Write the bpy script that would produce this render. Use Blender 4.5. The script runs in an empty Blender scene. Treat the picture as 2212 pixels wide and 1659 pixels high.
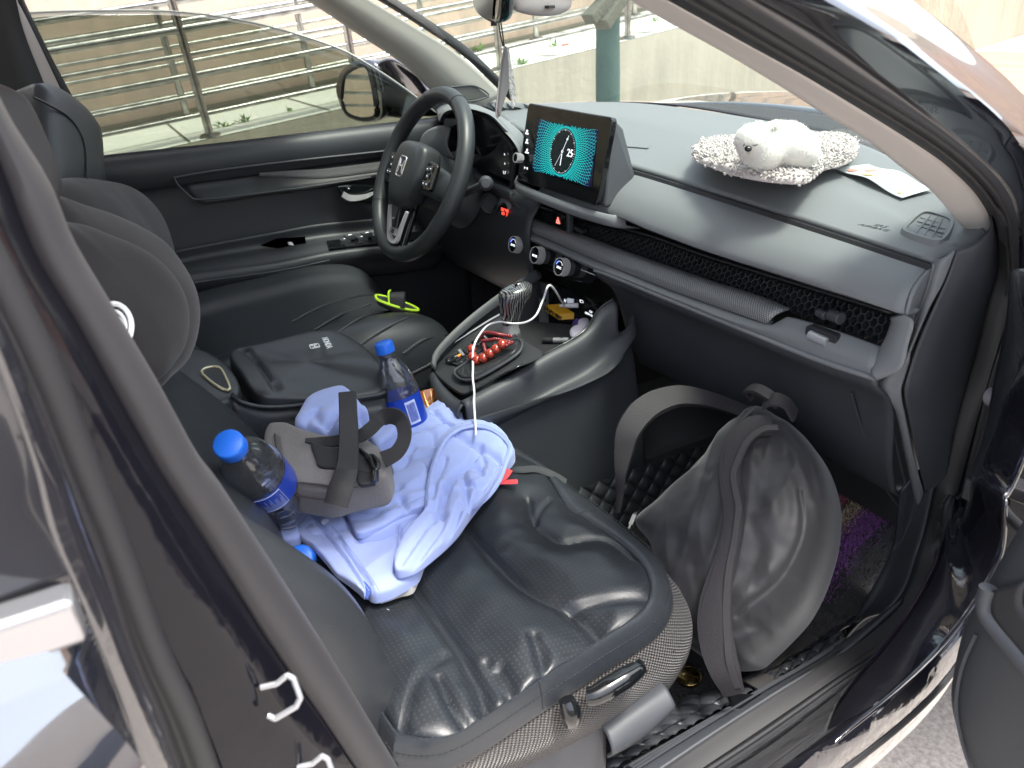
import bpy, bmesh, math, random
import numpy as np
from mathutils import Vector, Matrix, noise as mnoise
random.seed(5); np.random.seed(5)
SC=bpy.context.scene
V3=lambda *a: np.array(a,float)
# ---------------------------------------------------------------- camera
CP=V3(1.226,-0.898,1.32); AZ,PT,RO,FL=0.506,0.438,-0.049,1704.4
_F=V3(-math.cos(AZ)*math.cos(PT),math.sin(AZ)*math.cos(PT),-math.sin(PT))
_R=np.cross(_F,[0,0,1]); _R/=np.linalg.norm(_R); _U=np.cross(_R,_F)
_R2=math.cos(RO)*_R+math.sin(RO)*_U; _U2=-math.sin(RO)*_R+math.cos(RO)*_U
cd=bpy.data.cameras.new('camera'); cam=bpy.data.objects.new('camera',cd); SC.collection.objects.link(cam)
cd.sensor_width=36; cd.lens=FL/2212*36; cd.clip_start=0.02; cd.clip_end=400
cd.dof.use_dof=True; cd.dof.focus_distance=1.25; cd.dof.aperture_fstop=9.0
M=Matrix.Identity(4)
for i in range(3):
    M[i][0]=_R2[i]; M[i][1]=_U2[i]; M[i][2]=-_F[i]; M[i][3]=CP[i]
cam.matrix_world=M; SC.camera=cam
SC.render.resolution_x=1024; SC.render.resolution_y=768
# ---------------------------------------------------------------- world, sun, exposure
SUN_EL,SUN_AZ=math.radians(70),math.radians(62)      # azimuth clockwise from +y
W=bpy.data.worlds.new('World'); SC.world=W; W.use_nodes=True
nt=W.node_tree; nt.nodes.clear()
sky=nt.nodes.new('ShaderNodeTexSky'); sky.sky_type='NISHITA'; sky.sun_disc=False
sky.sun_elevation=SUN_EL; sky.sun_rotation=SUN_AZ; sky.dust_density=3.0; sky.air_density=1.0
hs=nt.nodes.new('ShaderNodeHueSaturation'); hs.inputs['Saturation'].default_value=0.5
bg=nt.nodes.new('ShaderNodeBackground'); bg.inputs[1].default_value=0.15
wo=nt.nodes.new('ShaderNodeOutputWorld')
nt.links.new(sky.outputs[0],hs.inputs['Color']); nt.links.new(hs.outputs[0],bg.inputs[0]); nt.links.new(bg.outputs[0],wo.inputs[0])
sl=bpy.data.lights.new('sun','SUN'); sl.energy=1.5; sl.angle=math.radians(12); sl.color=(1,0.96,0.9)
so=bpy.data.objects.new('sun',sl); SC.collection.objects.link(so)
sd=Vector((math.sin(SUN_AZ)*math.cos(SUN_EL),math.cos(SUN_AZ)*math.cos(SUN_EL),math.sin(SUN_EL)))
so.rotation_euler=sd.to_track_quat('Z','Y').to_euler(); so.location=sd*20
SC.view_settings.view_transform='Standard'; SC.view_settings.look='None'
SC.view_settings.gamma=1.0; SC.view_settings.exposure=1.95
SC.cycles.max_bounces=12; SC.cycles.transparent_max_bounces=16; SC.cycles.transmission_bounces=8; SC.cycles.diffuse_bounces=4

# ---------------------------------------------------------------- placing helpers
CR=dict(_=(0,0,1),A=(0,0,.3418),B=(702,0,.3418),C=(1404,0,.3652),D=(0,540,.3418),E=(702,540,.3418),F=(1404,540,.3652),
 G=(0,1080,.3489),H=(702,1080,.3489),I=(1404,1080,.3652),c1=(783,183.6,.2344),c2=(1053.1,405,.17908),c3=(891.1,583.2,.22787),
 c4=(459,842.5,.22133),c5=(540,837,.29295),c6=(1242.1,810,.45574),c7=(1782,0,.35793),c8=(1836,756,.54395),k1=(0,135,.4557))
def ray(u,v): return _F+_R2*(u-1106)/FL-_U2*(v-829.5)/FL
def q(u,v,x=None,y=None,z=None,d=None,pl=None,c='_'):
    o=CR[c]; u=o[0]+u*o[2]; v=o[1]+v*o[2]; r=ray(u,v)
    if x is not None: t=(x-CP[0])/r[0]
    elif y is not None: t=(y-CP[1])/r[1]
    elif z is not None: t=(z-CP[2])/r[2]
    elif d is not None: t=d
    else:
        n,p=np.array(pl[0],float),np.array(pl[1],float); t=((p-CP)@n)/(r@n)
    return CP+t*r
def L(c,pts,**k):
    ax,val=list(k.items())[0]; out=[]
    for i,p in enumerate(pts):
        v=val[i] if isinstance(val,list) else val
        out.append(q(p[0],p[1],c=c,**{ax:v}))
    return out
def plane3(a,b,c):
    n=np.cross(b-a,c-a); n/=np.linalg.norm(n); return (n,a)
def unit(v): v=np.asarray(v,float); return v/max(np.linalg.norm(v),1e-9)
# ---------------------------------------------------------------- mesh helpers
def setp(o,label=None,cat=None,group=None,kind=None):
    if label: o['label']=label
    if cat: o['category']=cat
    if group: o['group']=group
    if kind: o['kind']=kind
    return o
def thing(name,label,cat,loc,group=None):
    o=bpy.data.objects.new(name,None); SC.collection.objects.link(o); o.location=Vector(loc); o.empty_display_size=.05
    return setp(o,label,cat,group)
WPOS={}
def wpos(o):
    p=Vector((0,0,0))
    while o is not None: p+=o.location; o=o.parent
    return p
class MB:
    def __init__(s): s.v=[]; s.f=[]; s.uv=[]; s.mi=[]; s.n=0
    def add(s,V,F,UV=None,mi=0):
        b=s.n; s.v+= [tuple(map(float,p)) for p in V]; s.n+=len(V)
        for i,f in enumerate(F):
            s.f.append(tuple(a+b for a in f)); s.mi.append(mi)
            s.uv.append([UV[a] for a in f] if UV is not None else None)
        return s
    def build(s,name,mats,parent=None,smooth=True,solid=0,bevel=0,bseg=2,sub=0,off=-1,auto=None):
        v=np.array(s.v); lo,hi=v.min(0),v.max(0); c=Vector(((lo+hi)/2).tolist()); 
        if parent is None: c.z=float(lo[2])
        me=bpy.data.meshes.new(name); me.from_pydata([tuple(p) for p in (v-np.array(c)).tolist()],[],s.f); 
        if any(u is not None for u in s.uv):
            ul=me.uv_layers.new(name='UVMap'); k=0; data=[]
            for f,u in zip(s.f,s.uv):
                for a in range(len(f)): data+= (list(u[a][:2]) if u is not None else [0,0])
            ul.data.foreach_set('uv',data)
        if not isinstance(mats,(list,tuple)): mats=[mats]
        for m in mats: me.materials.append(m)
        me.polygons.foreach_set('material_index',s.mi)
        me.polygons.foreach_set('use_smooth',[smooth]*len(s.f))
        me.update(); me.validate()
        o=bpy.data.objects.new(name,me); SC.collection.objects.link(o)
        if parent is not None: o.parent=parent; o.location=c-wpos(parent)
        else: o.location=c
        if bevel:
            m=o.modifiers.new('b','BEVEL'); m.width=bevel; m.segments=bseg; m.limit_method='ANGLE'; m.angle_limit=math.radians(35); m.harden_normals=False
        if sub:
            m=o.modifiers.new('s','SUBSURF'); m.levels=sub; m.render_levels=sub
        if solid:
            m=o.modifiers.new('t','SOLIDIFY'); m.thickness=solid; m.offset=off
        if smooth and auto is None: auto=52
        if auto:
            bm=bmesh.new(); bm.from_mesh(me); a=math.radians(auto)
            for e in bm.edges:
                if len(e.link_faces)==2 and e.calc_face_angle(0)>a: e.smooth=False
            bm.to_mesh(me); bm.free()
        return o
def crpts(P,n,closed=False):
    """Catmull-Rom resample by arc length to n points"""
    P=np.array(P,float); m=len(P)
    if m==2 and not closed:
        t=np.linspace(0,1,n)[:,None]; return P[0]*(1-t)+P[1]*t
    if closed: Q=np.vstack([P[-1:],P,P[:2]]); ns=m
    else: Q=np.vstack([2*P[0]-P[1],P,2*P[-1]-P[-2]]); ns=m-1
    k=16; out=[]
    for i in range(ns):
        p0,p1,p2,p3=Q[i:i+4]
        for t in np.linspace(0,1,k,endpoint=False):
            out.append(.5*((2*p1)+(-p0+p2)*t+(2*p0-5*p1+4*p2-p3)*t*t+(-p0+3*p1-3*p2+p3)*t**3))
    out.append(P[0] if closed else P[-1]); out=np.array(out)
    d=np.concatenate([[0],np.cumsum(np.linalg.norm(np.diff(out,axis=0),axis=1))])
    s=np.linspace(0,d[-1],n+1 if closed else n)
    if closed: s=s[:-1]
    return np.stack([np.interp(s,d,out[:,i]) for i in range(out.shape[1])],1)
def linpts(P,n):
    P=np.array(P,float); d=np.concatenate([[0],np.cumsum(np.linalg.norm(np.diff(P,axis=0),axis=1))])
    s=np.linspace(0,d[-1],n); return np.stack([np.interp(s,d,P[:,i]) for i in range(3)],1)
def gridmesh(G,closed_u=False):
    nv,nu=G.shape[:2]; V=G.reshape(-1,3); F=[]
    du=np.linalg.norm(np.diff(G,axis=1),axis=2).mean(0); dv=np.linalg.norm(np.diff(G,axis=0),axis=2).mean(1)
    us=np.concatenate([[0],np.cumsum(du)]); vs=np.concatenate([[0],np.cumsum(dv)])
    UV=[(us[j],vs[i]) for i in range(nv) for j in range(nu)]
    for i in range(nv-1):
        for j in range(nu if closed_u else nu-1):
            j2=(j+1)%nu; F.append((i*nu+j,i*nu+j2,(i+1)*nu+j2,(i+1)*nu+j))
    return V,F,UV
def loftG(rows,nu=24,nv=12,lin=False,ulin=False):
    R=np.array([ (linpts(r,nu) if ulin else crpts(r,nu)) for r in rows])
    if len(rows)==2 or lin:
        out=[]; m=len(rows)-1; per=max(1,nv//m)
        for i in range(m):
            for t in np.linspace(0,1,per,endpoint=False): out.append(R[i]*(1-t)+R[i+1]*t)
        out.append(R[-1]); return np.array(out)
    cols=[crpts(R[:,j],nv) for j in range(nu)]
    return np.array(cols).transpose(1,0,2)
def loft(rows,nu=24,nv=12,**k): return gridmesh(loftG(rows,nu,nv,**k))
def sheet(name,rows,mat,parent,nu=24,nv=12,solid=0.004,off=1,**k):
    b=MB(); b.add(*loft(rows,nu,nv,**k)); return b.build(name,mat,parent,solid=solid,off=off)
def frames(P,up=(0,0,1)):
    P=np.array(P); T=np.gradient(P,axis=0); T/=np.linalg.norm(T,axis=1)[:,None]+1e-12
    N=[]; n=np.array(up,float)
    for t in T:
        n=n-t*(n@t)
        if np.linalg.norm(n)<1e-5: n=np.cross(t,[1,0.3,0.2])
        n/=np.linalg.norm(n); N.append(n.copy())
    N=np.array(N); return T,N,np.cross(T,N)
def tube(P,r,seg=8,closed=False,n=None,up=(0,0,1),ry=None,caps=True,sm=True):
    P=np.array(P,float)
    if n: P=crpts(P,n,closed) if sm else linpts(P,n)
    m=len(P)
    if closed:
        T=np.roll(P,-1,0)-np.roll(P,1,0); T/=np.linalg.norm(T,axis=1)[:,None]
        N=np.array([unit(np.cross(np.cross(t,up),t)) for t in T]); B=np.cross(T,N)
    else: T,N,B=frames(P,up)
    r=np.broadcast_to(np.array(r,float) if np.ndim(r)==0 or len(np.atleast_1d(r))==m else np.interp(np.linspace(0,1,m),np.linspace(0,1,len(r)),r),(m,))
    ry_=r if ry is None else np.broadcast_to(ry,(m,))
    a=np.linspace(0,2*math.pi,seg,endpoint=False)
    G=P[:,None]+r[:,None,None]*np.cos(a)[None,:,None]*B[:,None]+ry_[:,None,None]*np.sin(a)[None,:,None]*N[:,None]
    V=G.reshape(-1,3); F=[]
    for i in range(m if closed else m-1):
        i2=(i+1)%m
        for j in range(seg): F.append((i*seg+j,i2*seg+j,i2*seg+(j+1)%seg,i*seg+(j+1)%seg))
    if caps and not closed: F+= [tuple(range(seg)),tuple((m-1)*seg+j for j in reversed(range(seg)))]
    pl=np.concatenate([[0],np.cumsum(np.linalg.norm(np.diff(P,axis=0),axis=1))])
    UV=[(pl[i],a[j]*float(r[i])) for i in range(m) for j in range(seg)]
    return V,F,UV
def ribbon(P,N,w,t=.0015,n=40,sm=True,ridge=0):
    """flat strap: centre line P, face normals N (one or per point), width w"""
    P=np.array(P,float); N=np.array(N,float); 
    if N.ndim==1: N=np.repeat(N[None],len(P),0)
    w=np.array(w,float) if np.ndim(w) else np.repeat(w,len(P))
    X=np.hstack([P,N,w[:,None]]); d=np.concatenate([[0],np.cumsum(np.linalg.norm(np.diff(P,axis=0),axis=1))])
    PP=crpts(P,n); dd=np.concatenate([[0],np.cumsum(np.linalg.norm(np.diff(PP,axis=0),axis=1))]); dd*=d[-1]/dd[-1]
    NN=np.stack([np.interp(dd,d,N[:,i]) for i in range(3)],1); ww=np.interp(dd,d,w)
    T=np.gradient(PP,axis=0); T/=np.linalg.norm(T,axis=1)[:,None]
    NN-=T*(NN*T).sum(1)[:,None]; NN/=np.linalg.norm(NN,axis=1)[:,None]; B=np.cross(T,NN)
    prof=[(-.5,-.5),(-.44,.5),(0,.5+ridge),(.44,.5),(.5,-.5),(0,-.6)]
    V=[];m=len(prof)
    for i in range(n):
        for a,b in prof: V.append(PP[i]+B[i]*a*ww[i]+NN[i]*b*t)
    F=[(i*m+j,i*m+(j+1)%m,(i+1)*m+(j+1)%m,(i+1)*m+j) for i in range(n-1) for j in range(m)]
    F+=[tuple(reversed(range(m))),tuple((n-1)*m+j for j in range(m))]
    UV=[(dd[i],prof[j][0]*ww[i]) for i in range(n) for j in range(m)]
    return V,F,UV
def basis(ax,hint=(0,0,1)):
    w=unit(ax); u=np.cross(hint,w)
    if np.linalg.norm(u)<1e-3: u=np.cross((1,0,0),w)
    u=unit(u); return u,np.cross(w,u),w
def lathe(prof,o,ax,seg=32,hint=(0,0,1),wob=None):
    u,v,w=basis(ax,hint); V=[];F=[]; m=len(prof)
    for (r,h) in prof:
        for k in range(seg):
            a=2*math.pi*k/seg; rr=r*(wob(a,h) if wob else 1)
            V.append(np.array(o)+w*h+rr*(math.cos(a)*u+math.sin(a)*v))
    for i in range(m-1):
        for k in range(seg): F.append((i*seg+k,i*seg+(k+1)%seg,(i+1)*seg+(k+1)%seg,(i+1)*seg+k))
    if prof[0][0]>1e-5: F.append(tuple(reversed(range(seg))))
    if prof[-1][0]>1e-5: F.append(tuple((m-1)*seg+k for k in range(seg)))
    UV=[(k/seg,h) for (r,h) in prof for k in range(seg)]
    return V,F,UV
def box(c,ex,ey,ez):
    """centre and three half-extent vectors"""
    c,ex,ey,ez=map(lambda a:np.array(a,float),(c,ex,ey,ez))
    V=[c+sx*ex+sy*ey+sz*ez for sz in(-1,1) for sy in(-1,1) for sx in(-1,1)]
    return V,[(0,2,3,1),(4,5,7,6),(0,1,5,4),(2,6,7,3),(0,4,6,2),(1,3,7,5)]
def abox(lo,hi):
    lo=np.array(lo,float);hi=np.array(hi,float);c=(lo+hi)/2;h=(hi-lo)/2
    return box(c,(h[0],0,0),(0,h[1],0),(0,0,h[2]))
def prism(P,d):
    P=[np.array(p,float) for p in P]; n=len(P); d=np.array(d,float)
    V=P+[p+d for p in P]; F=[tuple(range(n)),tuple(reversed(range(n,2*n)))]
    F+=[(i,n+i,n+(i+1)%n,(i+1)%n) for i in range(n)]; return V,F
def rrect(c,ex,ey,r,seg=6):
    """rounded rectangle outline"""
    c=np.array(c,float); X=np.linalg.norm(ex);Y=np.linalg.norm(ey);u=unit(ex);v=unit(ey);out=[]
    for sx,sy,a0 in ((1,1,0),(-1,1,90),(-1,-1,180),(1,-1,270)):
        for k in range(seg+1):
            a=math.radians(a0+90*k/seg); out.append(c+u*(sx*(X-r)+r*math.cos(a))+v*(sy*(Y-r)+r*math.sin(a)))
    return out
def polydist(Vt,line):
    line=np.array(line); best=np.full(len(Vt),1e9)
    for a,b in zip(line[:-1],line[1:]):
        ab=b-a; t=np.clip(((Vt-a)@ab)/(ab@ab+1e-12),0,1); best=np.minimum(best,np.linalg.norm(Vt-(a+t[:,None]*ab),axis=1))
    return best
def creasedisp(Vt,creases,n):
    d=np.zeros(len(Vt)); Vt=Vt-np.outer(Vt@n,n)
    for line,w,h in creases:
        l=crpts(line,30) if len(line)>2 else np.array(line)
        l=l-np.outer(l@n,n)
        x=polydist(Vt,l); d-=h*np.exp(-(x/w)**2)
    return d
def fbm(P,s,o=3,seed=0.0):
    return np.array([mnoise.fractal(Vector((p[0]*s+seed,p[1]*s+seed*1.7,p[2]*s)),1.0,2.0,o) for p in P])
def ridge(P,s,seed=0.0):
    return np.array([1-abs(mnoise.noise(Vector((p[0]*s[0]+seed,p[1]*s[1]+seed,p[2]*s[2]))))*2 for p in P])
def inflate(outline,nrm,hf,hb,power=2.0,nr=30,nt=120,creases=(),nz=None,center=None,dome=None,smooth=True):
    """cushion shape from an outline; nrm front direction; hf front height, hb back height"""
    O=crpts(outline,nt,True) if smooth else np.array(outline,float); nt=len(O); n=unit(nrm); c=np.array(center) if center is not None else O.mean(0)
    rr=np.sin(np.linspace(0,1,nr)*math.pi/2)**.9
    V=[];hh=[]
    for s in rr[1:]:
        for p in O: V.append(c+(p-c)*s); hh.append((1-s**power)**(1/power))
    V=np.array([c]+V); hh=np.array([1.0]+hh)
    D=creasedisp(V,creases,n) if creases else np.zeros(len(V))
    if nz is not None: D=D+nz(V)
    if dome is not None: D=D+dome(V)
    fade=np.clip(hh*2.5,0,1)
    top=V+n*(hh*hf+D*fade)[:,None]
    F=[]
    for k in range(nt): F.append((0,1+k,1+(k+1)%nt))
    for i in range(nr-2):
        a=1+i*nt;b=a+nt
        for k in range(nt): F.append((a+k,b+k,b+(k+1)%nt,a+(k+1)%nt))
    u,v,_=basis(n)
    UV=[((p-c)@u,(p-c)@v) for p in V]
    VV=list(top); FF=list(F); UU=list(UV)
    if hb is not None:
        bot=V-n*(hh*hb)[:,None]; b=len(VV); last=1+(nr-2)*nt
        VV+=list(bot); UU+=UV
        # share rim
        remap={b+last+k:last+k for k in range(nt)}
        for f in F:
            g=tuple(remap.get(b+i,b+i) for i in reversed(f)); FF.append(g)
    return VV,FF,UU
def stitches(line,step=.006,ln=.0035,r=.0006,lift=(0,0,0),n=None):
    l=crpts(line,400); d=np.concatenate([[0],np.cumsum(np.linalg.norm(np.diff(l,axis=0),axis=1))]); b=MB(); s=0
    while s+ln<d[-1]:
        a=np.array([np.interp(s,d,l[:,i]) for i in range(3)])+lift; e=np.array([np.interp(s+ln,d,l[:,i]) for i in range(3)])+lift
        b.add(*tube([a,e],r,5)); s+=step
    return b
def text(name,s,o,xd,yd,size,mat,parent,depth=.0003,align='CENTER',bold=0):
    cu=bpy.data.curves.new(name,'FONT'); cu.body=s; cu.size=size; cu.align_x=align; cu.align_y='CENTER'; cu.extrude=depth; cu.offset=bold
    t=bpy.data.objects.new(name,cu); SC.collection.objects.link(t); bpy.context.view_layer.update()
    me=bpy.data.meshes.new_from_object(t.evaluated_get(bpy.context.evaluated_depsgraph_get())); bpy.data.objects.remove(t)
    x=unit(xd); y=np.array(yd,float); y=unit(y-x*(y@x)); z=np.cross(x,y)
    V=[np.array(o)+v.co.x*x+v.co.y*y+v.co.z*z for v in me.vertices]; F=[tuple(p.vertices) for p in me.polygons]
    b=MB(); b.add(V,F); return b.build(name,mat,parent,smooth=False)
from mathutils.bvhtree import BVHTree
def surf(objs):
    T=[]
    for o in objs:
        p=np.array(wpos(o)); T.append(BVHTree.FromPolygons([Vector((np.array(v.co)+p).tolist()) for v in o.data.vertices],[tuple(f.vertices) for f in o.data.polygons]))
    def f(u,v,h=0,c='_'):
        k=CR[c]; r=unit(ray(k[0]+u*k[2],k[1]+v*k[2])); best=None
        for t in T:
            l,n,i,d=t.ray_cast(Vector(CP.tolist()),Vector(r.tolist()))
            if l is not None and (best is None or d<best[0]): best=(d,np.array(l),np.array(n))
        if best is None: return None
        n=best[2]; n=n if n@(CP-best[1])>0 else -n
        return best[1]+n*h
    return f
# ---------------------------------------------------------------- materials
def mat(name,col,rough=.5,metal=0,spec=.5,coat=0,bump=None,var=None,sheen=0,emit=None,trans=0,ior=1.45,alpha=1,aniso=0,coord='Object'):
    m=bpy.data.materials.new(name); m.use_nodes=True; t=m.node_tree; b=t.nodes['Principled BSDF']
    b.inputs['Base Color'].default_value=(*col,1); b.inputs['Roughness'].default_value=rough; b.inputs['Metallic'].default_value=metal
    b.inputs['Specular IOR Level'].default_value=spec; b.inputs['Coat Weight'].default_value=coat; b.inputs['Coat Roughness'].default_value=.03
    b.inputs['Sheen Weight'].default_value=sheen; b.inputs['Transmission Weight'].default_value=trans; b.inputs['IOR'].default_value=ior; b.inputs['Alpha'].default_value=alpha
    if emit: b.inputs['Emission Color'].default_value=(*emit[0],1); b.inputs['Emission Strength'].default_value=emit[1]
    tc=t.nodes.new('ShaderNodeTexCoord')
    if var:  # (scale, amount, colour2)
        n=t.nodes.new('ShaderNodeTexNoise'); n.inputs['Scale'].default_value=var[0]; n.inputs['Detail'].default_value=8; n.inputs['Roughness'].default_value=.6
        r=t.nodes.new('ShaderNodeValToRGB'); r.color_ramp.elements[0].position=.5-var[1]; r.color_ramp.elements[1].position=.5+var[1]
        r.color_ramp.elements[0].color=(*col,1); r.color_ramp.elements[1].color=(*var[2],1)
        t.links.new(tc.outputs[coord],n.inputs['Vector']); t.links.new(n.outputs[0],r.inputs[0]); t.links.new(r.outputs[0],b.inputs['Base Color'])
    if bump: # list of (kind, scale, strength, dist)
        prev=None
        for kind,sc,st,di in (bump if isinstance(bump,list) else [bump]):
            if kind=='noise': n=t.nodes.new('ShaderNodeTexNoise'); n.inputs['Detail'].default_value=4; out=n.outputs[0]
            elif kind=='vor': n=t.nodes.new('ShaderNodeTexVoronoi'); n.feature='SMOOTH_F1'; out=n.outputs[0]
            elif kind=='cell': n=t.nodes.new('ShaderNodeTexVoronoi'); n.feature='DISTANCE_TO_EDGE'; out=n.outputs[0]
            n.inputs['Scale'].default_value=sc; t.links.new(tc.outputs[coord],n.inputs['Vector'])
            bp=t.nodes.new('ShaderNodeBump'); bp.inputs['Strength'].default_value=st; bp.inputs['Distance'].default_value=di
            t.links.new(out,bp.inputs['Height'])
            if prev: t.links.new(prev.outputs[0],bp.inputs['Normal'])
            prev=bp
        t.links.new(prev.outputs[0],b.inputs['Normal'])
    return m
def mathn(t,op,a,b=None,c=None):
    n=t.nodes.new('ShaderNodeMath'); n.operation=op
    for i,x in enumerate((a,b,c)):
        if x is None: continue
        if isinstance(x,(int,float)): n.inputs[i].default_value=x
        else: t.links.new(x,n.inputs[i])
    return n.outputs[0]
def uvsplit(t):
    tc=t.nodes.new('ShaderNodeTexCoord'); s=t.nodes.new('ShaderNodeSeparateXYZ'); t.links.new(tc.outputs['UV'],s.inputs[0]); return s.outputs[0],s.outputs[1]
def pattern(m,kind,pitch,strength=.6,dist=.001,col2=None,off=(0,0),rot=0):
    """regular pattern in UV metres added as bump and optionally colour"""
    t=m.node_tree; b=t.nodes['Principled BSDF']; u,v=uvsplit(t)
    if rot:
        c,s=math.cos(rot),math.sin(rot)
        u2=mathn(t,'ADD',mathn(t,'MULTIPLY',u,c),mathn(t,'MULTIPLY',v,s)); v=mathn(t,'SUBTRACT',mathn(t,'MULTIPLY',v,c),mathn(t,'MULTIPLY',u,s)); u=u2
    fu=mathn(t,'FRACT',mathn(t,'DIVIDE',u,pitch)); fv=mathn(t,'FRACT',mathn(t,'DIVIDE',v,pitch))
    if kind=='dots':
        du=mathn(t,'SUBTRACT',fu,.5); dv=mathn(t,'SUBTRACT',fv,.5)
        r=mathn(t,'SQRT',mathn(t,'ADD',mathn(t,'MULTIPLY',du,du),mathn(t,'MULTIPLY',dv,dv)))
        h=mathn(t,'GREATER_THAN',r,.17)
    elif kind=='weave':
        su=mathn(t,'SINE',mathn(t,'MULTIPLY',u,2*math.pi/pitch)); sv=mathn(t,'SINE',mathn(t,'MULTIPLY',v,2*math.pi/pitch))
        h=mathn(t,'MULTIPLY_ADD',mathn(t,'MULTIPLY',su,sv),.5,.5)
    elif kind=='lines':
        h=mathn(t,'MULTIPLY_ADD',mathn(t,'SINE',mathn(t,'MULTIPLY',u,2*math.pi/pitch)),.5,.5)
    bp=t.nodes.new('ShaderNodeBump'); bp.inputs['Strength'].default_value=strength; bp.inputs['Distance'].default_value=dist
    t.links.new(h,bp.inputs['Height'])
    old=b.inputs['Normal'].links
    if old: t.links.new(old[0].from_socket,bp.inputs['Normal'])
    t.links.new(bp.outputs[0],b.inputs['Normal'])
    if col2:
        mx=t.nodes.new('ShaderNodeMix'); mx.data_type='RGBA'; t.links.new(h,mx.inputs[0])
        mx.inputs[6].default_value=(*col2,1); mx.inputs[7].default_value=b.inputs['Base Color'].default_value
        if b.inputs['Base Color'].links: t.links.new(b.inputs['Base Color'].links[0].from_socket,mx.inputs[7])
        t.links.new(mx.outputs[2],b.inputs['Base Color'])
    return m
def glassmat(name,tint,rough=.0,refl=1.0,haze=0):
    m=bpy.data.materials.new(name); m.use_nodes=True; t=m.node_tree; t.nodes.clear()
    o=t.nodes.new('ShaderNodeOutputMaterial'); tr=t.nodes.new('ShaderNodeBsdfTransparent'); tr.inputs[0].default_value=(*tint,1)
    g=t.nodes.new('ShaderNodeBsdfGlossy'); g.inputs['Roughness'].default_value=rough; f=t.nodes.new('ShaderNodeFresnel'); f.inputs[0].default_value=1.45
    mx=t.nodes.new('ShaderNodeMixShader'); t.links.new(mathn(t,'MULTIPLY',f.outputs[0],refl),mx.inputs[0]); t.links.new(tr.outputs[0],mx.inputs[1]); t.links.new(g.outputs[0],mx.inputs[2]); 
    if haze:
        d=t.nodes.new('ShaderNodeBsdfDiffuse'); d.inputs[0].default_value=(.8,.84,.9,1); m2=t.nodes.new('ShaderNodeMixShader'); m2.inputs[0].default_value=haze; t.links.new(mx.outputs[0],m2.inputs[1]); t.links.new(d.outputs[0],m2.inputs[2]); mx=m2
    t.links.new(mx.outputs[0],o.inputs[0])
    return m
LB=('noise',900,.25,.0006)
def hardcoat(m,i=2.1):
    m.node_tree.nodes['Principled BSDF'].inputs['Coat IOR'].default_value=i; return m
M_=dict(
 plastic=mat('black grained plastic',(.045,.049,.056),.50,bump=[('cell',520,.25,.0006)]),
 dash=mat('dark grey soft dash',(.150,.160,.168),.60,bump=[('cell',600,.22,.0006)]),
 dark=mat('black moulding',(.018,.019,.022),.55,bump=LB),
 gloss=mat('piano black',(.006,.007,.008),.08,coat=.5),
 rubber=mat('black rubber seal',(.022,.022,.024),.55),
 seal=mat('grey flocked seal',(.026,.025,.028),.5,sheen=.05,bump=('noise',1500,.3,.0008)),
 paint=hardcoat(mat('black car paint',(.006,.006,.010),.22,spec=.5,coat=1.0)),
 leather=mat('black leather',(.028,.031,.035),.36,spec=.5,bump=[('cell',420,.35,.0008),('noise',40,.15,.003)]),
 leather2=mat('soft black leather',(.032,.035,.040),.44,bump=[('cell',380,.3,.0008)]),
 wheel=mat('smooth black wheel leather',(.03,.034,.037),.40,bump=('cell',500,.2,.0005)),
 beige=mat('warm grey pillar cloth',(.47,.445,.42),.85,bump=('noise',1200,.25,.0006)),
 chrome=mat('brushed chrome',(.68,.68,.69),.2,metal=.7),
 silver=mat('satin silver',(.42,.43,.45),.34,metal=.55),
 carpet=mat('black carpet',(.012,.012,.014),.95,bump=[('noise',700,1,.004)],sheen=.3),
 knit=mat('dark knit cloth',(.010,.009,.010),.9,sheen=.15,bump=('noise',900,.5,.001)),
 thread=mat('grey thread',(.22,.23,.24),.7),
 white=mat('white plastic',(.82,.82,.82),.35),
 glow=mat('lit white marking',(.8,.8,.8),.5,emit=((.9,.95,1),.3)),
)
# ================================================================ SETTING
GR=unit((-0.134,0.108,-0.985))       # true gravity in the car's frame (the car stands on a slope)
UPW=-GR
peach=mat('peach render wall',(.68,.46,.35),.9,var=(1.3,.22,(.60,.40,.30)),bump=[('noise',30,.3,.01),('noise',300,.3,.003)])
# streaks of damp running down the wall
def wallmat(name,c1,c2,c3):
    m=mat(name,c1,.92,bump=[('noise',25,.35,.012),('noise',260,.35,.004)]); t=m.node_tree; b=t.nodes['Principled BSDF']
    tc=t.nodes.new('ShaderNodeTexCoord'); mp=t.nodes.new('ShaderNodeMapping'); mp.inputs['Scale'].default_value=(5,5,.35)
    n=t.nodes.new('ShaderNodeTexNoise'); n.inputs['Scale'].default_value=2.2; n.inputs['Detail'].default_value=9; n.inputs['Roughness'].default_value=.65
    r=t.nodes.new('ShaderNodeValToRGB'); e=r.color_ramp.elements; e[0].position=.36; e[1].position=.62; e[0].color=(*c2,1); e[1].color=(*c1,1)
    n2=t.nodes.new('ShaderNodeTexNoise'); n2.inputs['Scale'].default_value=1.1; n2.inputs['Detail'].default_value=6
    mx=t.nodes.new('ShaderNodeMix'); mx.data_type='RGBA'; r2=t.nodes.new('ShaderNodeValToRGB'); r2.color_ramp.elements[0].position=.5; r2.color_ramp.elements[1].position=.7
    t.links.new(tc.outputs['Object'],mp.inputs[0]); t.links.new(mp.outputs[0],n.inputs[0]); t.links.new(n.outputs[0],r.inputs[0])
    t.links.new(tc.outputs['Object'],n2.inputs[0]); t.links.new(n2.outputs[0],r2.inputs[0]); t.links.new(r2.outputs[0],mx.inputs[0]); t.links.new(r.outputs[0],mx.inputs[6]); mx.inputs[7].default_value=(*c3,1)
    t.links.new(mx.outputs[2],b.inputs['Base Color']); return m
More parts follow.
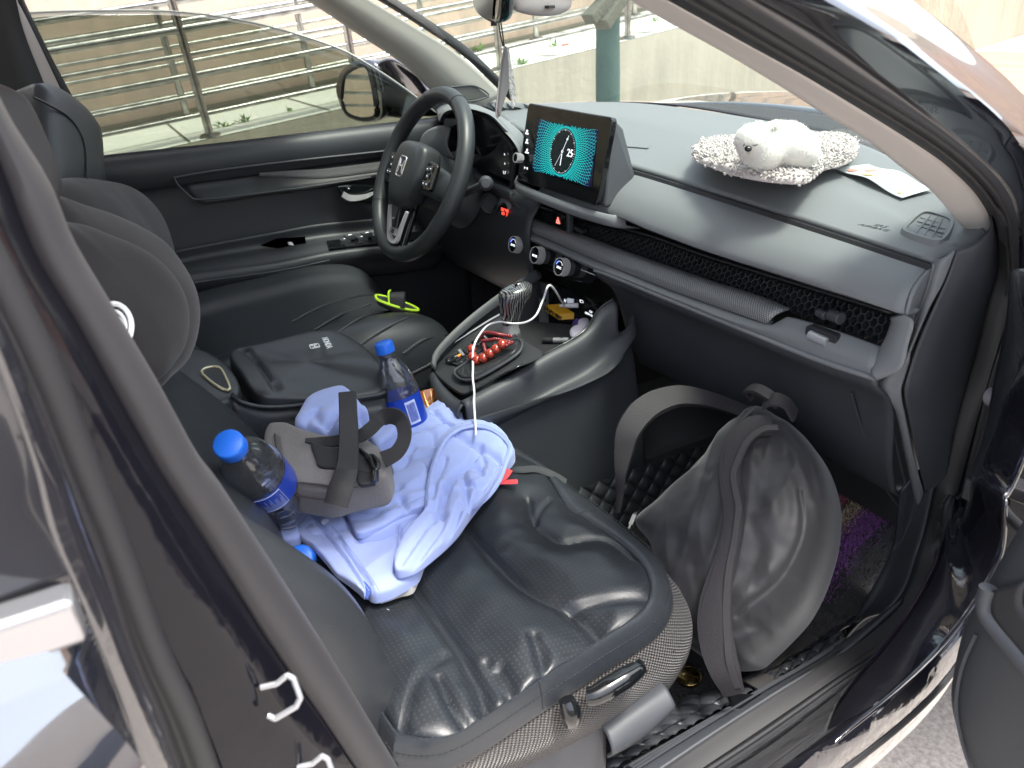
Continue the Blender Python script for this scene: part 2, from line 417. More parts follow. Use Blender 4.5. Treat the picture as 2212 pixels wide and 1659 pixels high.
peach=wallmat('peach render wall',(.60,.45,.36),(.46,.37,.30),(.54,.44,.35))
conc=wallmat('cream cement render',(.41,.38,.31),(.32,.30,.25),(.45,.42,.35))
grnd=mat('granite chip paving',(.42,.37,.33),.9,var=(90,.12,(.62,.57,.52)),bump=('noise',120,.5,.004))
# ground sheet: level under the car, rising ahead of it
def gz(y): return 0 if y<2.2 else .125*(y-2.2)*min(1,(y-2.2)/1.0)
ys=[-40,-12,-3,0,1.5,2.2]+[2.2+.5*i for i in range(1,30)]+[20,30,60]
mb=MB(); V=[];F=[]; xs=[-30,-8,-3,0,3,8,30]
for y in ys:
    for x in xs: V.append((x,y,gz(y)))
nx=len(xs)
for i in range(len(ys)-1):
    for j in range(nx-1): F.append((i*nx+j,i*nx+j+1,(i+1)*nx+j+1,(i+1)*nx+j))
mb.add(V,F); g=mb.build('ground',grnd); setp(g,kind='structure')
# brick paving ahead: coloured bands on the rising part, laid 4 mm proud
def bricks(name,c1,c2,mort,sc):
    m=mat(name,c1,.85,bump=('noise',200,.3,.003)); t=m.node_tree; b=t.nodes['Principled BSDF']
    tc=t.nodes.new('ShaderNodeTexCoord'); k=t.nodes.new('ShaderNodeTexBrick'); k.inputs['Color1'].default_value=(*c1,1); k.inputs['Color2'].default_value=(*c2,1); k.inputs['Mortar'].default_value=(*mort,1)
    k.inputs['Scale'].default_value=sc; k.inputs['Mortar Size'].default_value=.018; k.inputs['Row Height'].default_value=.25
    t.links.new(tc.outputs['Object'],k.inputs[0]); t.links.new(k.outputs[0],b.inputs['Base Color']); return m
bands=[(4.2,6.35,bricks('pink brick',(.50,.25,.18),(.40,.20,.15),(.25,.2,.17),2.2)),(6.354,7.35,bricks('orange brick',(.62,.40,.20),(.55,.34,.18),(.3,.25,.2),2.2)),
       (7.354,8.0,bricks('red brick',(.50,.25,.2),(.44,.22,.17),(.3,.22,.2),2.2)),(8.004,12.5,bricks('grey stone',(.52,.50,.44),(.45,.44,.36),(.25,.24,.18),1.2))]
for i,(a,b_,m) in enumerate(bands):
    mb=MB(); yy=np.linspace(a,b_,5); V=[];F=[]
    for y in yy: V+= [(-4.28,y,gz(y)+.006+.001*i),(9,y,gz(y)+.006+.001*i)]
    for j in range(4): F.append((2*j,2*j+1,2*j+3,2*j+2))
    mb.add(V,F); setp(mb.build('pavement',m),kind='structure')
# ramp: retaining wall, walkway, upper wall
def rz(y): return .850+.112*y+.004*y*y if y>-1 else .742+.112*(y+1)
YS=list(np.linspace(-5,4.6,40))
wk=mat('pale cement paving',(.70,.70,.63),.9,var=(3,.2,(.78,.78,.72)),bump=[('noise',60,.3,.006)])
mb=MB(); V=[];F=[]
for y in YS: V+= [(-3.0,y,0),(-3.0,y,rz(y)),(-3.22,y,rz(y)),(-3.22,y,0)]
n=len(YS)
for i in range(n-1):
    for a,b_ in ((0,1),(1,2),(2,3)): F.append((4*i+a,4*i+4+a,4*i+4+b_,4*i+b_))
F+=[(0,1,2,3),tuple(4*(n-1)+k for k in (3,2,1,0))]
mb.add(V,F); o=mb.build('retaining_wall',conc,smooth=False); setp(o,'low cream cement wall holding up the sloping walkway','wall')
mb=MB(); V=[];F=[]
for y in YS: V+= [(-3.006,y,rz(y)+.004),(-4.30,y,rz(y)+.004)]
for i in range(n-1): F.append((2*i,2*i+1,2*i+3,2*i+2))
mb.add(V,F); o=mb.build('walkway',wk,smooth=False); setp(o,kind='structure')
# joints between the paving slabs (thin recessed-looking strips of dirt lie in the joints)
dirt=mat('dirt in joints',(.16,.15,.11),1,bump=('noise',300,.6,.004)); mb=MB()
for y in np.arange(-3.9,4.5,.72):
    yy=y+.02; z0=rz(yy)+.007; z1=rz(yy+.012)+.007
    mb.add([(-3.02,yy,z0),(-4.28,yy+.05,z0+.006),(-4.28,yy+.062,z1+.006),(-3.02,yy+.012,z1)],[(0,1,2,3)])
for y0,y1 in zip(YS[:-1],YS[1:]): mb.add([(-3.30,y0,rz(y0)+.0065),(-3.312,y0,rz(y0)+.0065),(-3.312,y1,rz(y1)+.0065),(-3.30,y1,rz(y1)+.0065)],[(0,1,2,3)])
# dirty gutter against the wall
Y2=np.linspace(-4,4.5,260); V=[];F=[]
for i,y in enumerate(Y2):
    w=.045+.06*max(0,mnoise.noise(Vector((y*3,0,0))))+.02*mnoise.noise(Vector((y*14,3,0)))
    V+= [(-4.29,y,rz(y)+.03),(-4.29+w,y,rz(y)+.0075)]
for i in range(259): F.append((2*i,2*i+1,2*i+3,2*i+2))
mb.add(V,F); setp(mb.build('walkway_joint',dirt,smooth=False),kind='structure')
mb=MB(); mb.add(*abox((-4.6,-14,.0),(-4.3,9.4,2.7))); o=mb.build('building_wall',peach,smooth=False); setp(o,'tall peach rendered wall behind the sloping walkway','wall')
mb=MB(); mb.add(*abox((-9,9.4,.6),(6,9.7,2.5))); o=mb.build('garden_wall',peach,smooth=False); setp(o,'far peach wall ahead beyond the brick paving','wall')
# unseen building added on the camera's side, there only to give reflections
mb=MB(); mb.add(*abox((9,-14,0),(9.4,12,3.4)))
for y in np.arange(-12,11,3.2): mb.add(*abox((8.9,y,1.1),(8.99,y+1.5,2.4)),mi=1)
o=mb.build('reflection_building',[mat('pale tiled facade',(.6,.55,.48),.7),M_['gloss']],smooth=False); setp(o,'unseen pale building added across the street for reflections','building')
# weeds
leafm=mat('weed green',(.10,.22,.05),.6,var=(60,.2,(.18,.30,.07)))
def weed(x,y,s,seed,label):
    rnd=random.Random(seed); mb=MB(); z=rz(y)+.005
    for i in range(int(16*s)+8):
        a=rnd.uniform(0,6.28); l=rnd.uniform(.04,.11)*s; e=rnd.uniform(.4,1.3); p=V3(x+rnd.uniform(-.03,.03)*s,y+rnd.uniform(-.04,.04)*s,z)
        d=V3(math.cos(a)*math.cos(e),math.sin(a)*math.cos(e),math.sin(e)); t=p+d*l; mid=p+d*l*.5; sd=unit(np.cross(d,(0,0,1)))*.008*s
        mb.add([p,mid+sd,t-V3(0,0,.01),mid-sd],[(0,1,2,3)]); mb.add(*tube([p-V3(0,0,.004),mid],.0012,4))
    o=mb.build('weed',leafm); setp(o,label,'weed','weeds on the walkway')
for (px,py),x,s,lb in (((480,258),-3.3,1.0,'spindly weed on the walkway right of the near railing post foot'),((526,255),-3.31,1.0,'small green weed left of the door mirror'),
    ((627,244),-3.35,.7,'low weed closest to the door mirror'),((1196,108),-3.5,1.3,'bright green weed tuft between mirror and dark pole'),
    ((1125,148),-3.05,1.2,'straggly weed beside the hanging charm'),((1030,88),-4.2,1.4,'dark weed at the foot of the far wall'),((1417,52),-3.5,.9,'tiny weed right of the railing post by the pole')):
    p=q(px,py,x=x); weed(x,p[1],s*.6,int(px),lb)
mb=MB(); p=q(1215,116,x=-3.4); mb.add(*tube([(-3.4,p[1],rz(p[1])+.012),(-3.4,p[1]+.05,rz(p[1])+.02)],.006,5)); setp(mb.build('red_leaf',mat('red leaf',(.55,.06,.05),.6)),'small red fallen leaf on the walkway','leaf')
# railings -------------------------------------------------------
steel=mat('weathered stainless steel',(.42,.42,.40),.28,metal=1,var=(14,.15,(.20,.20,.19)),bump=('noise',200,.2,.001))
def railing(name,label,x,ybases,heights,radii,y0,y1,ptop):
    t=thing(name,label,'railing',(x,ybases[0],rz(ybases[0])))
    for yb in ybases:
        p=V3(x,yb,rz(yb)); mb=MB(); mb.add(*tube([p,p+UPW*ptop*.5,p+UPW*ptop],.020,12)); f=mb.build('post',steel,t)
        fl=MB(); fl.add(*lathe([(.052,.004),(.050,.014),(.024,.022)],p,UPW,20)); fl.build('base_flange',steel,f)
    for h,r in zip(heights,radii):
        pts=[V3(x,y,rz(y))+UPW*h+V3(.0,0,0) for y in np.linspace(y0,y1,14)]; mb=MB(); mb.add(*tube(pts,r,8)); mb.build('rail',steel,t)
# heights of the rails are measured at the near post
railing('railing','steel railing along the outer edge of the walkway, nearest the car',-3.06,[-1.85,-1.0,-.165,.63,1.5,2.42,3.3,4.2],[.115,.205,.30,.39,.50,.62,.80],[.011]*4+[.019,.011,.024],-4,4.6,.82)
railing('railing','steel railing against the peach wall, behind the other one',-4.14,[-1.7,-.89,-.09,.71,1.53,2.42,3.32,4.2],[.13,.215,.305,.40,.52,.62,.80],[.011]*4+[.019,.011,.024],-4,4.6,.82)
# painted pole with a wooden brace -------------------------------
bm_=mat('dark teal painted timber',(.045,.085,.08),.7,var=(8,.2,(.06,.12,.11)),bump=[('noise',30,.5,.01)])
t=thing('timber_pole','dark teal painted timber pole with peeled pale patches, in front of the low wall','pole',(-2.6,1.93,.5))
a=q(1313,212,x=-2.6); b_=a+UPW*1.6; rr=.068
P=[a-UPW*1.0+ (a*0)]+[a+(b_-a)*s for s in np.linspace(0,1,12)]
rad=[rr*1.02]+[rr*(1.0+.05*mnoise.noise(Vector((s*9,0,0)))-.13*s) for s in np.linspace(0,1,12)]
mb=MB(); mb.add(*tube(P,rad,16)); mb.build('pole_shaft',bm_,t)
pm=mat('bare pale wood',(.62,.58,.48),.9); mb=MB()
def patch(px,py,w,h,seed):
    c=q(px,py,x=-2.6); rd=unit(CP-c); c=c+rd*(rr*.965); r_=random.Random(seed)
    pts=[c+_R2*w*math.cos(k)*r_.uniform(.6,1.1)+UPW*h*math.sin(k)*r_.uniform(.6,1.1) for k in np.linspace(0,6.28,14)[:-1]]
    mb.add(*prism([p-rd*.006 for p in pts],rd*.010))
patch(1305,139,.017,.04,1); patch(1314,146,.014,.022,2); patch(1309,155,.008,.03,3); mb.build('peeled_patch',pm,t,smooth=False)
mb=MB(); a1=q(1330,-20,x=-2.55); 
for (u,v),(u2,v2),w,off in (((1310,-20),(1246,44),.045,.05),((1330,-25),(1268,56),.05,.12)):
    s0=q(u,v,x=-2.6)+V3(.09,0,0); s1=q(u2,v2,x=-2.6)+V3(.09+off*.3,0,0); d=s1-s0; u_,v_,_=basis(d); mb.add(*box((s0+s1)/2,d/2,u_*w,v_*.03))
mb.build('wooden_brace',mat('old grey timber',(.10,.10,.075),.85,bump=('noise',60,.7,.01)),t,smooth=False,bevel=.008)
# ================================================================ CAR
car=thing('car','black car seen through its open front passenger door','car',(0,0,0))
pl_,ds_,dk_,rb_,pt_=M_['plastic'],M_['dash'],M_['dark'],M_['rubber'],M_['paint']
# ---- near A pillar: strips from the cabin outwards
A0=L('F',[(1330,0)],x=.7)
trimLo=L('C',[(-260,-110),(0,50),(430,290),(830,530),(1060,680),(1290,820),(1500,990),(1700,1150),(1850,1330),(1990,1450)],x=[.60,.615,.63,.645,.65,.655,.66,.665,.67,.675])
trimHi=L('C',[(-200,-160),(100,0),(550,250),(830,400),(1000,500),(1300,680),(1600,870),(1800,1020),(1950,1180),(2030,1350),(2038,1470)],x=.70)
trimMid=[(a+b)/2+V3(.0,-.012,.004) for a,b in zip(crpts(trimLo,12),crpts(trimHi,12))]
trimBack=[p+V3(.03,.05,.02) for p in crpts(trimLo,12)]
sheet('pillar_trim',[trimBack,trimLo,trimMid,trimHi],M_['beige'],car,40,16,solid=.003,off=-1)
# aperture line runs down the A pillar, the hinge pillar and along the sill, and up the B pillar
ap1=L('C',[(100,-140),(330,0),(800,280),(1230,540),(1650,800),(1900,1000),(2050,1180),(2110,1350),(2130,1650)],x=.725)
ap1+=L('F',[(2110,400),(2000,750),(1900,1150),(1820,1450)],x=.725)+L('I',[(1740,0),(1690,350),(1590,600),(1390,850),(1100,1050),(700,1330),(380,1540),(100,1715)],x=[.725,.73,.735,.74,.74,.74,.74,.74])
ap0=L('C',[(-140,-120),(100,0),(550,250),(1000,500),(1600,870),(1800,1020),(1950,1180),(2030,1350),(2045,1570)],x=.70)
ap0+=L('F',[(1990,300),(1900,650),(1800,950),(1720,1250),(1640,1600)],x=.705)+L('I',[(1590,300),(1490,560),(1250,800),(960,985),(560,1240),(250,1445),(-60,1660)],x=.715)
nA=160; S0=crpts(ap0,nA); S1=crpts(ap1,nA)
mid1=[S0[i]*.55+S1[i]*.45+V3(.012,0,0) for i in range(nA)]
G=np.array([S0,S0*.5+S1*.5+V3(.016,-.004,0),S1-V3(.006,0,0),S1+V3(.004,0,0)])
mb=MB(); mb.add(*gridmesh(np.array([crpts(G[:,i],9) for i in range(nA)]).transpose(1,0,2))); mb.build('door_seal',rb_,car,solid=.006,off=-1)
# grey flange beyond the seal
fl=L('C',[(400,-130),(620,0),(1000,220),(1300,430),(1630,680),(1900,900),(2100,1100),(2175,1300),(2180,1650)],x=.75)
fl+=L('F',[(2150,400),(2045,750),(1950,1150),(1870,1450)],x=.745)+L('I',[(1790,0),(1735,350),(1640,600),(1440,860),(1150,1070),(740,1365),(420,1580),(150,1750)],x=.752)
S2=crpts(fl,nA); mb=MB(); mb.add(*gridmesh(loftG([S1+V3(.001,0,0),(S1+S2)/2+V3(.008,-.002,0),S2],nA,8)))
mb.build('body_flange',mat('satin grey flange paint',(.06,.06,.065),.35,coat=.4),car,solid=.004,off=-1)
mb=MB(); mb.add(*tube(S1+V3(.006,-.002,.0),.0045,8,n=160)); mb.build('seal_lip',M_['dark'],car)
# painted pillar face and outer skin up to the windscreen edge
o1=L('C',[(640,-130),(850,0),(1250,180),(1700,500),(2000,750),(2212,960),(2340,1100),(2480,1300)],x=.80)
o2=L('C',[(900,-130),(1100,0),(1400,180),(1700,400),(2000,620),(2212,800),(2400,980),(2600,1200)],x=.815)
o3=L('C',[(1180,-130),(1320,0),(1600,190),(1830,370),(2050,545),(2230,690),(2450,900),(2700,1150)],x=.755)
o4=L('C',[(1400,-130),(1560,0),(1800,190),(1950,320),(2100,450),(2212,560),(2450,800),(2700,1080)],x=.695)
o5=[p+V3(-.03,.03,-.02) for p in o4]
S2a=crpts(S2[:70],60)
sheet('body_panel',[S2[:64],[p+V3(0,0,0) for p in crpts(o1,30)],o2,o3,o4,o5],pt_,car,60,40,solid=.003,off=-1)
# hinge pillar face below (painted) going down to the sill
h0=S2[60:118]
hx=L('F',[(2360,100),(2330,400),(2300,750),(2240,1150),(2120,1450)],x=.86)+L('I',[(2100,0),(2080,300),(1960,560),(1760,850),(1500,1100),(1120,1400),(960,1560)],x=[.87,.88,.885,.885,.885,.885,.885])
hm=[(a*.45+b*.55)+V3(-.015,-.015,0) for a,b in zip(crpts(h0,40),crpts(hx,40))]
sheet('hinge_pillar',[h0,hm,hx],hardcoat(mat('black paint door jamb',(.006,.006,.010),.10,coat=1,bump=('noise',9,.28,.03)),1.6),car,80,24,solid=.003,off=-1)
# sill rocker below
r0=S2[104:]; e0=L('I',[(1960,560),(1760,850),(1480,1120),(1000,1480),(700,1715)],x=.885)
r1=[(a+b)/2+V3(.01,0,.008) for a,b in zip(crpts(r0,20),crpts(e0,20))]
e1=[p+V3(.0,0,-.10) for p in e0]; e2=[p+V3(-.05,0,-.16) for p in e0]
sheet('rocker_panel',[r0,r1,e0,e1,e2],hardcoat(mat('wavy black sill paint',(.006,.006,.010),.07,coat=1,bump=('noise',14,.35,.03)),1.6),car,80,30,solid=.003,off=-1)
mb=MB(); mb.add(*tube([p+V3(.004,0,-.05) for p in e0],.006,8,n=40)); mb.build('sill_moulding',M_['rubber'],car)
# scuff plate on the sill top
sp0=L('I',[(-60,1540),(300,1330),(700,1110),(1130,880)],x=.60); sp0=[q(p[0],p[1],c='I',z=.462) for p in [(-150,1585),(0,1500),(560,1190),(1130,870)]]
spe=[S0[i] for i in np.linspace(nA-1,108,8).astype(int)]
sp1=[S0[i]+V3(.004,0,.002) for i in (159,148,136,124,113)]
sheet('scuff_plate',[sp0,[a*.66+b*.34+V3(0,0,.006) for a,b in zip(crpts(sp0,9),crpts(sp1,9))],[a*.3+b*.7+V3(0,0,.004) for a,b in zip(crpts(sp0,9),crpts(sp1,9))],sp1],M_['plastic'],car,50,14,solid=.006)
for k,f in enumerate((.30,.44,.58)):
    a=crpts(sp0,20); b_=crpts(sp1,20); mb=MB(); mb.add(*tube([a[i]*(1-f)+b_[i]*f+V3(0,0,.010) for i in range(0,18-k)],.0016,6,n=50)); mb.build('scuff_rib',M_['plastic'],car)
inner=[p+V3(0,0,-.10) for p in sp0]; sheet('sill_inner_trim',[sp0,inner],pl_,car,30,4,solid=.003)
# kick panel at the front of the sill
k0=[q(u,v,c='F',x=.70) for u,v in ((1640,1600),)]
kr=[S0[i] for i in range(92,117)]
kl=L('F',[(1480,1430),(1500,1600)],x=.665)+L('I',[(1470,100),(1440,300),(1330,520),(1130,880)],x=[.665,.66,.66,.64])
kl=L('I',[(1485,-60),(1470,100),(1440,300),(1330,520),(1130,872)],x=[.668,.665,.66,.655,.64])
km=[a*.45+b*.55+V3(-.012,.012,0) for a,b in zip(crpts(kl,20),crpts(kr,20))]
sheet('kick_panel',[[p+V3(-.02,.08,-.02) for p in kl],kl,km,kr],M_['plastic'],car,40,20,solid=.003)
# bolts of the hinge pillar, hinge and door check
for (u,v,x,r) in ((2075,890,.80,.016),(2180,430,.80,.016)):
    o_=q(u,v,c='F',x=x) if False else None
c1_=q(2160,862,x=.775); mb=MB(); mb.add(*lathe([(.013,-.012),(.013,.004),(.009,.009),(0,.011)],c1_,(1,-.35,.15),20)); mb.build('jamb_bolt',mat('grey bolt paint',(.22,.21,.23),.35,coat=.5),car)
c1_=q(2214,700,x=.775); mb=MB(); mb.add(*lathe([(.013,-.012),(.013,.004),(.009,.009),(0,.011)],c1_,(1,-.35,.15),20)); mb.build('jamb_bolt',mat('grey bolt paint 2',(.22,.21,.23),.35,coat=.5),car)
mb=MB(); a=q(2128,1040,x=.80); mb.add(*box(a,(.006,0,0),(0,.035,.0),(0,0,.014)))
mb.add(*box(a+V3(.03,.028,-.008),(.028,.004,0),(-.002,.014,0),(0,0,.009))); mb.add(*tube([a+V3(.0,-.014,0),a+V3(.014,-.014,0)],.009,6)); mb.add(*tube([a+V3(.0,.012,0),a+V3(.014,.012,0)],.009,6))
mb.add(*tube([a+V3(.055,.03,-.03),a+V3(.055,.03,.02)],.011,12)); mb.build('door_hinge',mat('hinge paint',(.05,.05,.055),.25,metal=.3,coat=.6),car,bevel=.002,smooth=False)
mb=MB(); mb.add(*tube([q(2150,1065,x=.82),q(2175,1110,x=.85),q(2215,1150,x=.9)],.006,8,n=12)); mb.build('door_check_strap',M_['dark'],car)
# ---- open front passenger door, hinged forwards, swung out past the right of frame
dr=bpy.data.objects.new('front_door',None)
dn=unit(V3(-.45,-.89,0))
D0=q(2145,1263,x=.93)
PLD=(V3(-.12,-.99,.06),q(2072,1440,x=.925))
dL=[(2240,1105),(2195,1180),(2165,1232),(2145,1268),(2098,1354),(2074,1445),(2066,1518),(2084,1591),(2116,1659),(2170,1760)]
out=[q(u,v,pl=PLD) for u,v in dL]
lat=unit(np.cross((0,0,1),PLD[0])); lat=lat if (lat@_R2)>0 else -lat
rows=[[p+unit(p-CP)*.07 for p in out],[p+unit(p-CP)*.02 for p in out],out,[p+lat*.02+unit(PLD[0])*.012 for p in out],[p+lat*.10+unit(PLD[0])*.016 for p in out],[p+lat*.55+unit(PLD[0])*.01 for p in out]]
fd=sheet('front_door',rows,mat('grey black door card',(.040,.043,.048),.5,bump=('cell',500,.25,.0006)),car,50,30,solid=.004)
rec=[q(u,v,pl=PLD)+unit(PLD[0])*.020 for u,v in ((2168,1258),(2160,1290),(2168,1325),(2230,1400),(2300,1480))]
mb=MB(); mb.add(*tube(rec,.008,10,n=40)); mb.build('grab_rim',M_['plastic'],fd)
recf=[p+unit(PLD[0])*.002 for p in rec]; 
mb=MB(); mb.add(*loft([[p+lat*.004 for p in recf],[p+lat*.03+V3(0,0,.03) for p in recf]],20,4)); mb.build('grab_recess',M_['dark'],fd,solid=.004)
sa=[q(u,v,pl=PLD)+unit(PLD[0])*.017 for u,v in ((2135,1360),(2105,1430),(2092,1510),(2104,1590),(2135,1680))]
mb=MB(); mb.add(*tube(sa,.0018,6,n=40)); mb.build('door_card_seam',M_['plastic'],fd)
# upper part of the open door: shoulder pad, and painted door shell edge
# ---- near B pillar trim, seal, painted pillar
Bs=lambda c,pts,x: L(c,pts,x=x)
bl=[(-60,225),(0,325),(79,540),(171,694),(256,848),(342,1001),(394,1080),(488,1226),(593,1394),(698,1544),(756,1631),(830,1740)]
br=[(-60,130),(0,263),(92,410),(147,540),(239,694),(342,865),(427,1018),(478,1085),(558,1205),(640,1330),(735,1480),(845,1659),(900,1750)]
Lb=crpts(L('_',bl,x=.745),60); Rb=crpts(L('_',br,x=.735),60)
mb=MB(); mb.add(*gridmesh(loftG([Rb+V3(-.03,.0,0),Rb,(Lb+Rb)/2+V3(.008,.0,.0),Lb],60,20))); mb.build('rear_door_seal',M_['seal'],car,solid=.004)
sb=MB(); 
st=stitches(Rb+V3(.001,-.001,.0),.006,.0045,.0009); st.build('seal_piping',M_['rubber'],car)
# inner B pillar trim (cabin side)
it=[p for p in L('_',[(300,800),(500,1085),(640,1320),(760,1500),(880,1700)],x=.70)]
br2=Rb[26:]+V3(-.008,.012,0)
# black painted B pillar between the two doors
bp=[(-200,300),(-60,480),(60,700),(130,850),(190,1000),(270,1200),(350,1400),(430,1560),(500,1750)]
Pb=crpts(L('_',bp,x=.775),60)
glp=mat('black pillar paint',(.006,.006,.009),.12,coat=.2,spec=.2,bump=('noise',6,.25,.05))
sheet('door_pillar',[Lb+V3(.001,0,0),(Lb*.6+Pb*.4)+V3(.010,0,0),(Lb*.25+Pb*.75)+V3(.006,-.002,0),Pb],glp,car,60,24,solid=.003)
# rubber strip, then rear door frame and skin
e1=[(-240,330),(-100,480),(20,700),(90,850),(150,1000),(225,1180),(300,1400),(370,1560),(440,1750)]
e2=[(-300,330),(-150,500),(-40,700),(20,850),(75,1010),(110,1150),(190,1330),(255,1500),(300,1640),(330,1750)]
E1=crpts(L('_',e1,x=.795),50); E2=crpts(L('_',e2,x=.845),50)
sheet('rear_door_edge',[E1,(E1+E2)/2+V3(.012,.004,0),E2],hardcoat(mat('glossy door edge paint',(.02,.02,.024),.15,coat=1,bump=('noise',12,.3,.03)),1.9),car,50,12,solid=.003)
mb=MB(); mb.add(*tube((E1+crpts(L('_',bp,x=.775),50))/2,.010,8)); mb.build('rear_door_gasket',M_['rubber'],car)
w1=L('_',[(-500,1290),(-250,1340),(0,1282),(60,1268),(128,1248)],x=.875)
wt=L('_',[(-400,600),(-300,560),(-150,640),(-40,740),(20,880)],x=.86)
# rear quarter of glass above the belt line
bE=E2
gl=E2[:28]
sheet('rear_window',[[p+V3(.002,.0,0) for p in gl],[p+V3(.01,-.25,0) for p in gl],[p+V3(.012,-.8,0) for p in gl]],mat('dark privacy glass',(.03,.03,.034),.12,coat=.8),car,40,10,solid=.004)
ch=[E2[28]+V3(.010,0,.0)]
zb=E2[27][2]
cr0=MB(); base=E2[28]
cr0.add(*box(base+V3(.012,-.5,-.004),(.010,0,0),(0,.5,0),(0,0,.013))); cr0.build('belt_moulding',mat('dull chrome',(.42,.42,.43),.3,metal=.8),car,bevel=.004,bseg=3)
dk=E2[29:]
sheet('rear_door',[dk,[p+V3(.02+.55*(dk[0][2]-p[2]),-.03,-.0) for p in dk],[p+V3(.03+.6*(dk[0][2]-p[2]),-.4,0) for p in dk],[p+V3(.02+.6*(dk[0][2]-p[2]),-1.0,0) for p in dk]],hardcoat(mat('black door paint',(.02,.022,.03),.12,coat=1,bump=('noise',3,.12,.05)),3.2),car,40,24,solid=.004)
# door striker loops
for (u,v,s) in ((592,1480,1.0),(668,1650,1.0)):
    c_=q(u,v,x=.765); k=.026*s
    mb=MB(); pts=[c_+V3(-.012,-.002,.016),c_+V3(.016,-.004,.018),c_+V3(.024,-.002,.010),c_+V3(.024,.002,-.014),c_+V3(.016,.002,-.022),c_+V3(-.014,.0,-.020)]
    R_=_R2; U_=_U2
    pts=[c_+R_*a*.62+U_*b*.62+V3(.012,0,0) for a,b in ((-.020,.010),(-.002,.014),(.010,.024),(.017,.020),(.025,-.002),(.020,-.012),(-.004,-.026),(-.012,-.022))]
    mb.add(*tube(pts,.0022,10,n=60,sm=False)); mb.add(*box(c_+V3(-.004,0,0)-R_*.010,R_*.006,U_*.015,V3(.002,0,0))); mb.build('door_striker',M_['silver'],car)
# ---- roof, far side body, windscreen, bonnet
hl=mat('pale headliner',(.45,.43,.41),.9)
mb=MB(); mb.add(*loft([[(-.62,-.32,1.52),(0,-.28,1.56),(.62,-.32,1.52)],[(-.60,-1.0,1.60),(0,-1.0,1.64),(.60,-1.0,1.60)],[(-.6,-2.4,1.55),(0,-2.4,1.58),(.6,-2.4,1.55)]],20,20)); mb.build('headliner',hl,car,solid=.01)
mb=MB(); mb.add(*loft([[(-.70,-.30,1.52),(0,-.24,1.575),(.72,-.30,1.52)],[(-.66,-1.0,1.63),(0,-1.0,1.67),(.70,-1.0,1.63)],[(-.66,-2.5,1.56),(0,-2.5,1.61),(.7,-2.5,1.56)]],20,20)); mb.build('roof',pt_,car,solid=.01)
mb=MB(); mb.add(*loft([[(-.78,-.95,.35),(-.78,-.95,1.1),(-.68,-1.0,1.6)],[(-.80,-2.6,.35),(-.80,-2.6,1.1),(-.68,-2.5,1.55)]],8,8)); 
mb.add(*loft([[(-.8,-2.6,.3),(0,-2.7,.3),(.8,-2.6,.3)],[(-.8,-2.6,1.1),(0,-2.7,1.1),(.8,-2.6,1.1)]],8,8)); mb.build('rear_body',pt_,car,solid=.01)
wg=glassmat('windscreen glass',(.80,.87,.80))
w0=[(-.74,.18,1.10),(-.45,.45,1.105),(0,.43,1.095),(.35,.34,1.085),(.71,.08,1.06)]
w1_=[(-.60,-.34,1.50),(-.3,-.27,1.545),(0,-.25,1.56),(.3,-.27,1.545),(.62,-.34,1.50)]
wm=[(-.68,-.08,1.32),(-.35,.10,1.345),(0,.13,1.35),(.35,.10,1.345),(.69,-.08,1.32)]
mb=MB(); mb.add(*loft([w0,wm,w1_],30,20)); mb.build('windscreen',wg,car)
bn=[(-.82,.42,1.05),(-.4,.60,1.088),(0,.62,1.086),(.4,.56,1.072),(.82,.36,1.02)]
bm2=[(-.88,1.0,1.035),(-.6,1.1,1.072),(0,1.16,1.085),(.4,1.15,1.06),(.88,1.0,1.0)]
bf=[(-.84,1.55,.86),(-.4,1.66,.90),(0,1.7,.91),(.4,1.66,.90),(.84,1.55,.86)]
bb=[(-.84,1.58,.4),(-.4,1.7,.4),(0,1.74,.4),(.4,1.7,.4),(.84,1.58,.4)]
mb=MB(); mb.add(*loft([bn,bm2,bf,bb],30,24)); mb.build('bonnet',hardcoat(mat('bonnet paint',(.01,.012,.018),.08,coat=1)),car,solid=.006)
cw0=[(-.76,.22,1.096),(-.45,.47,1.10),(0,.45,1.09),(.35,.36,1.075),(.73,.12,1.05)]
mb=MB(); mb.add(*loft([cw0,bn],30,6)); mb.build('cowl_panel',M_['dark'],car,solid=.004,off=-1)
# right front wing outside the pillar
mb=MB(); mb.add(*loft([[(.80,.28,1.02),(.86,.8,.99),(.86,1.55,.87)],[(.90,.26,.92),(.93,.8,.9),(.90,1.5,.8)],[(.90,.24,.35),(.93,.8,.5),(.9,1.5,.4)]],20,14)); mb.build('front_wing',pt_,car,solid=.004)
mb=MB(); mb.add(*loft([[(-.82,.30,1.02),(-.86,.8,.99),(-.86,1.55,.87)],[(-.92,.26,.92),(-.93,.8,.9),(-.90,1.5,.8)],[(-.92,.24,.35),(-.93,.8,.5),(-.9,1.5,.4)]],20,14)); mb.build('front_wing',pt_,car,solid=.004)
# wheel for the near side front, under the wing
mb=MB(); mb.add(*lathe([(.20,-.10),(.34,-.09),(.36,-.05),(.36,.05),(.34,.09),(.20,.10)],(.80,.95,.36),(1,0,0),40)); w_=mb.build('wheel',M_['rubber'],car)
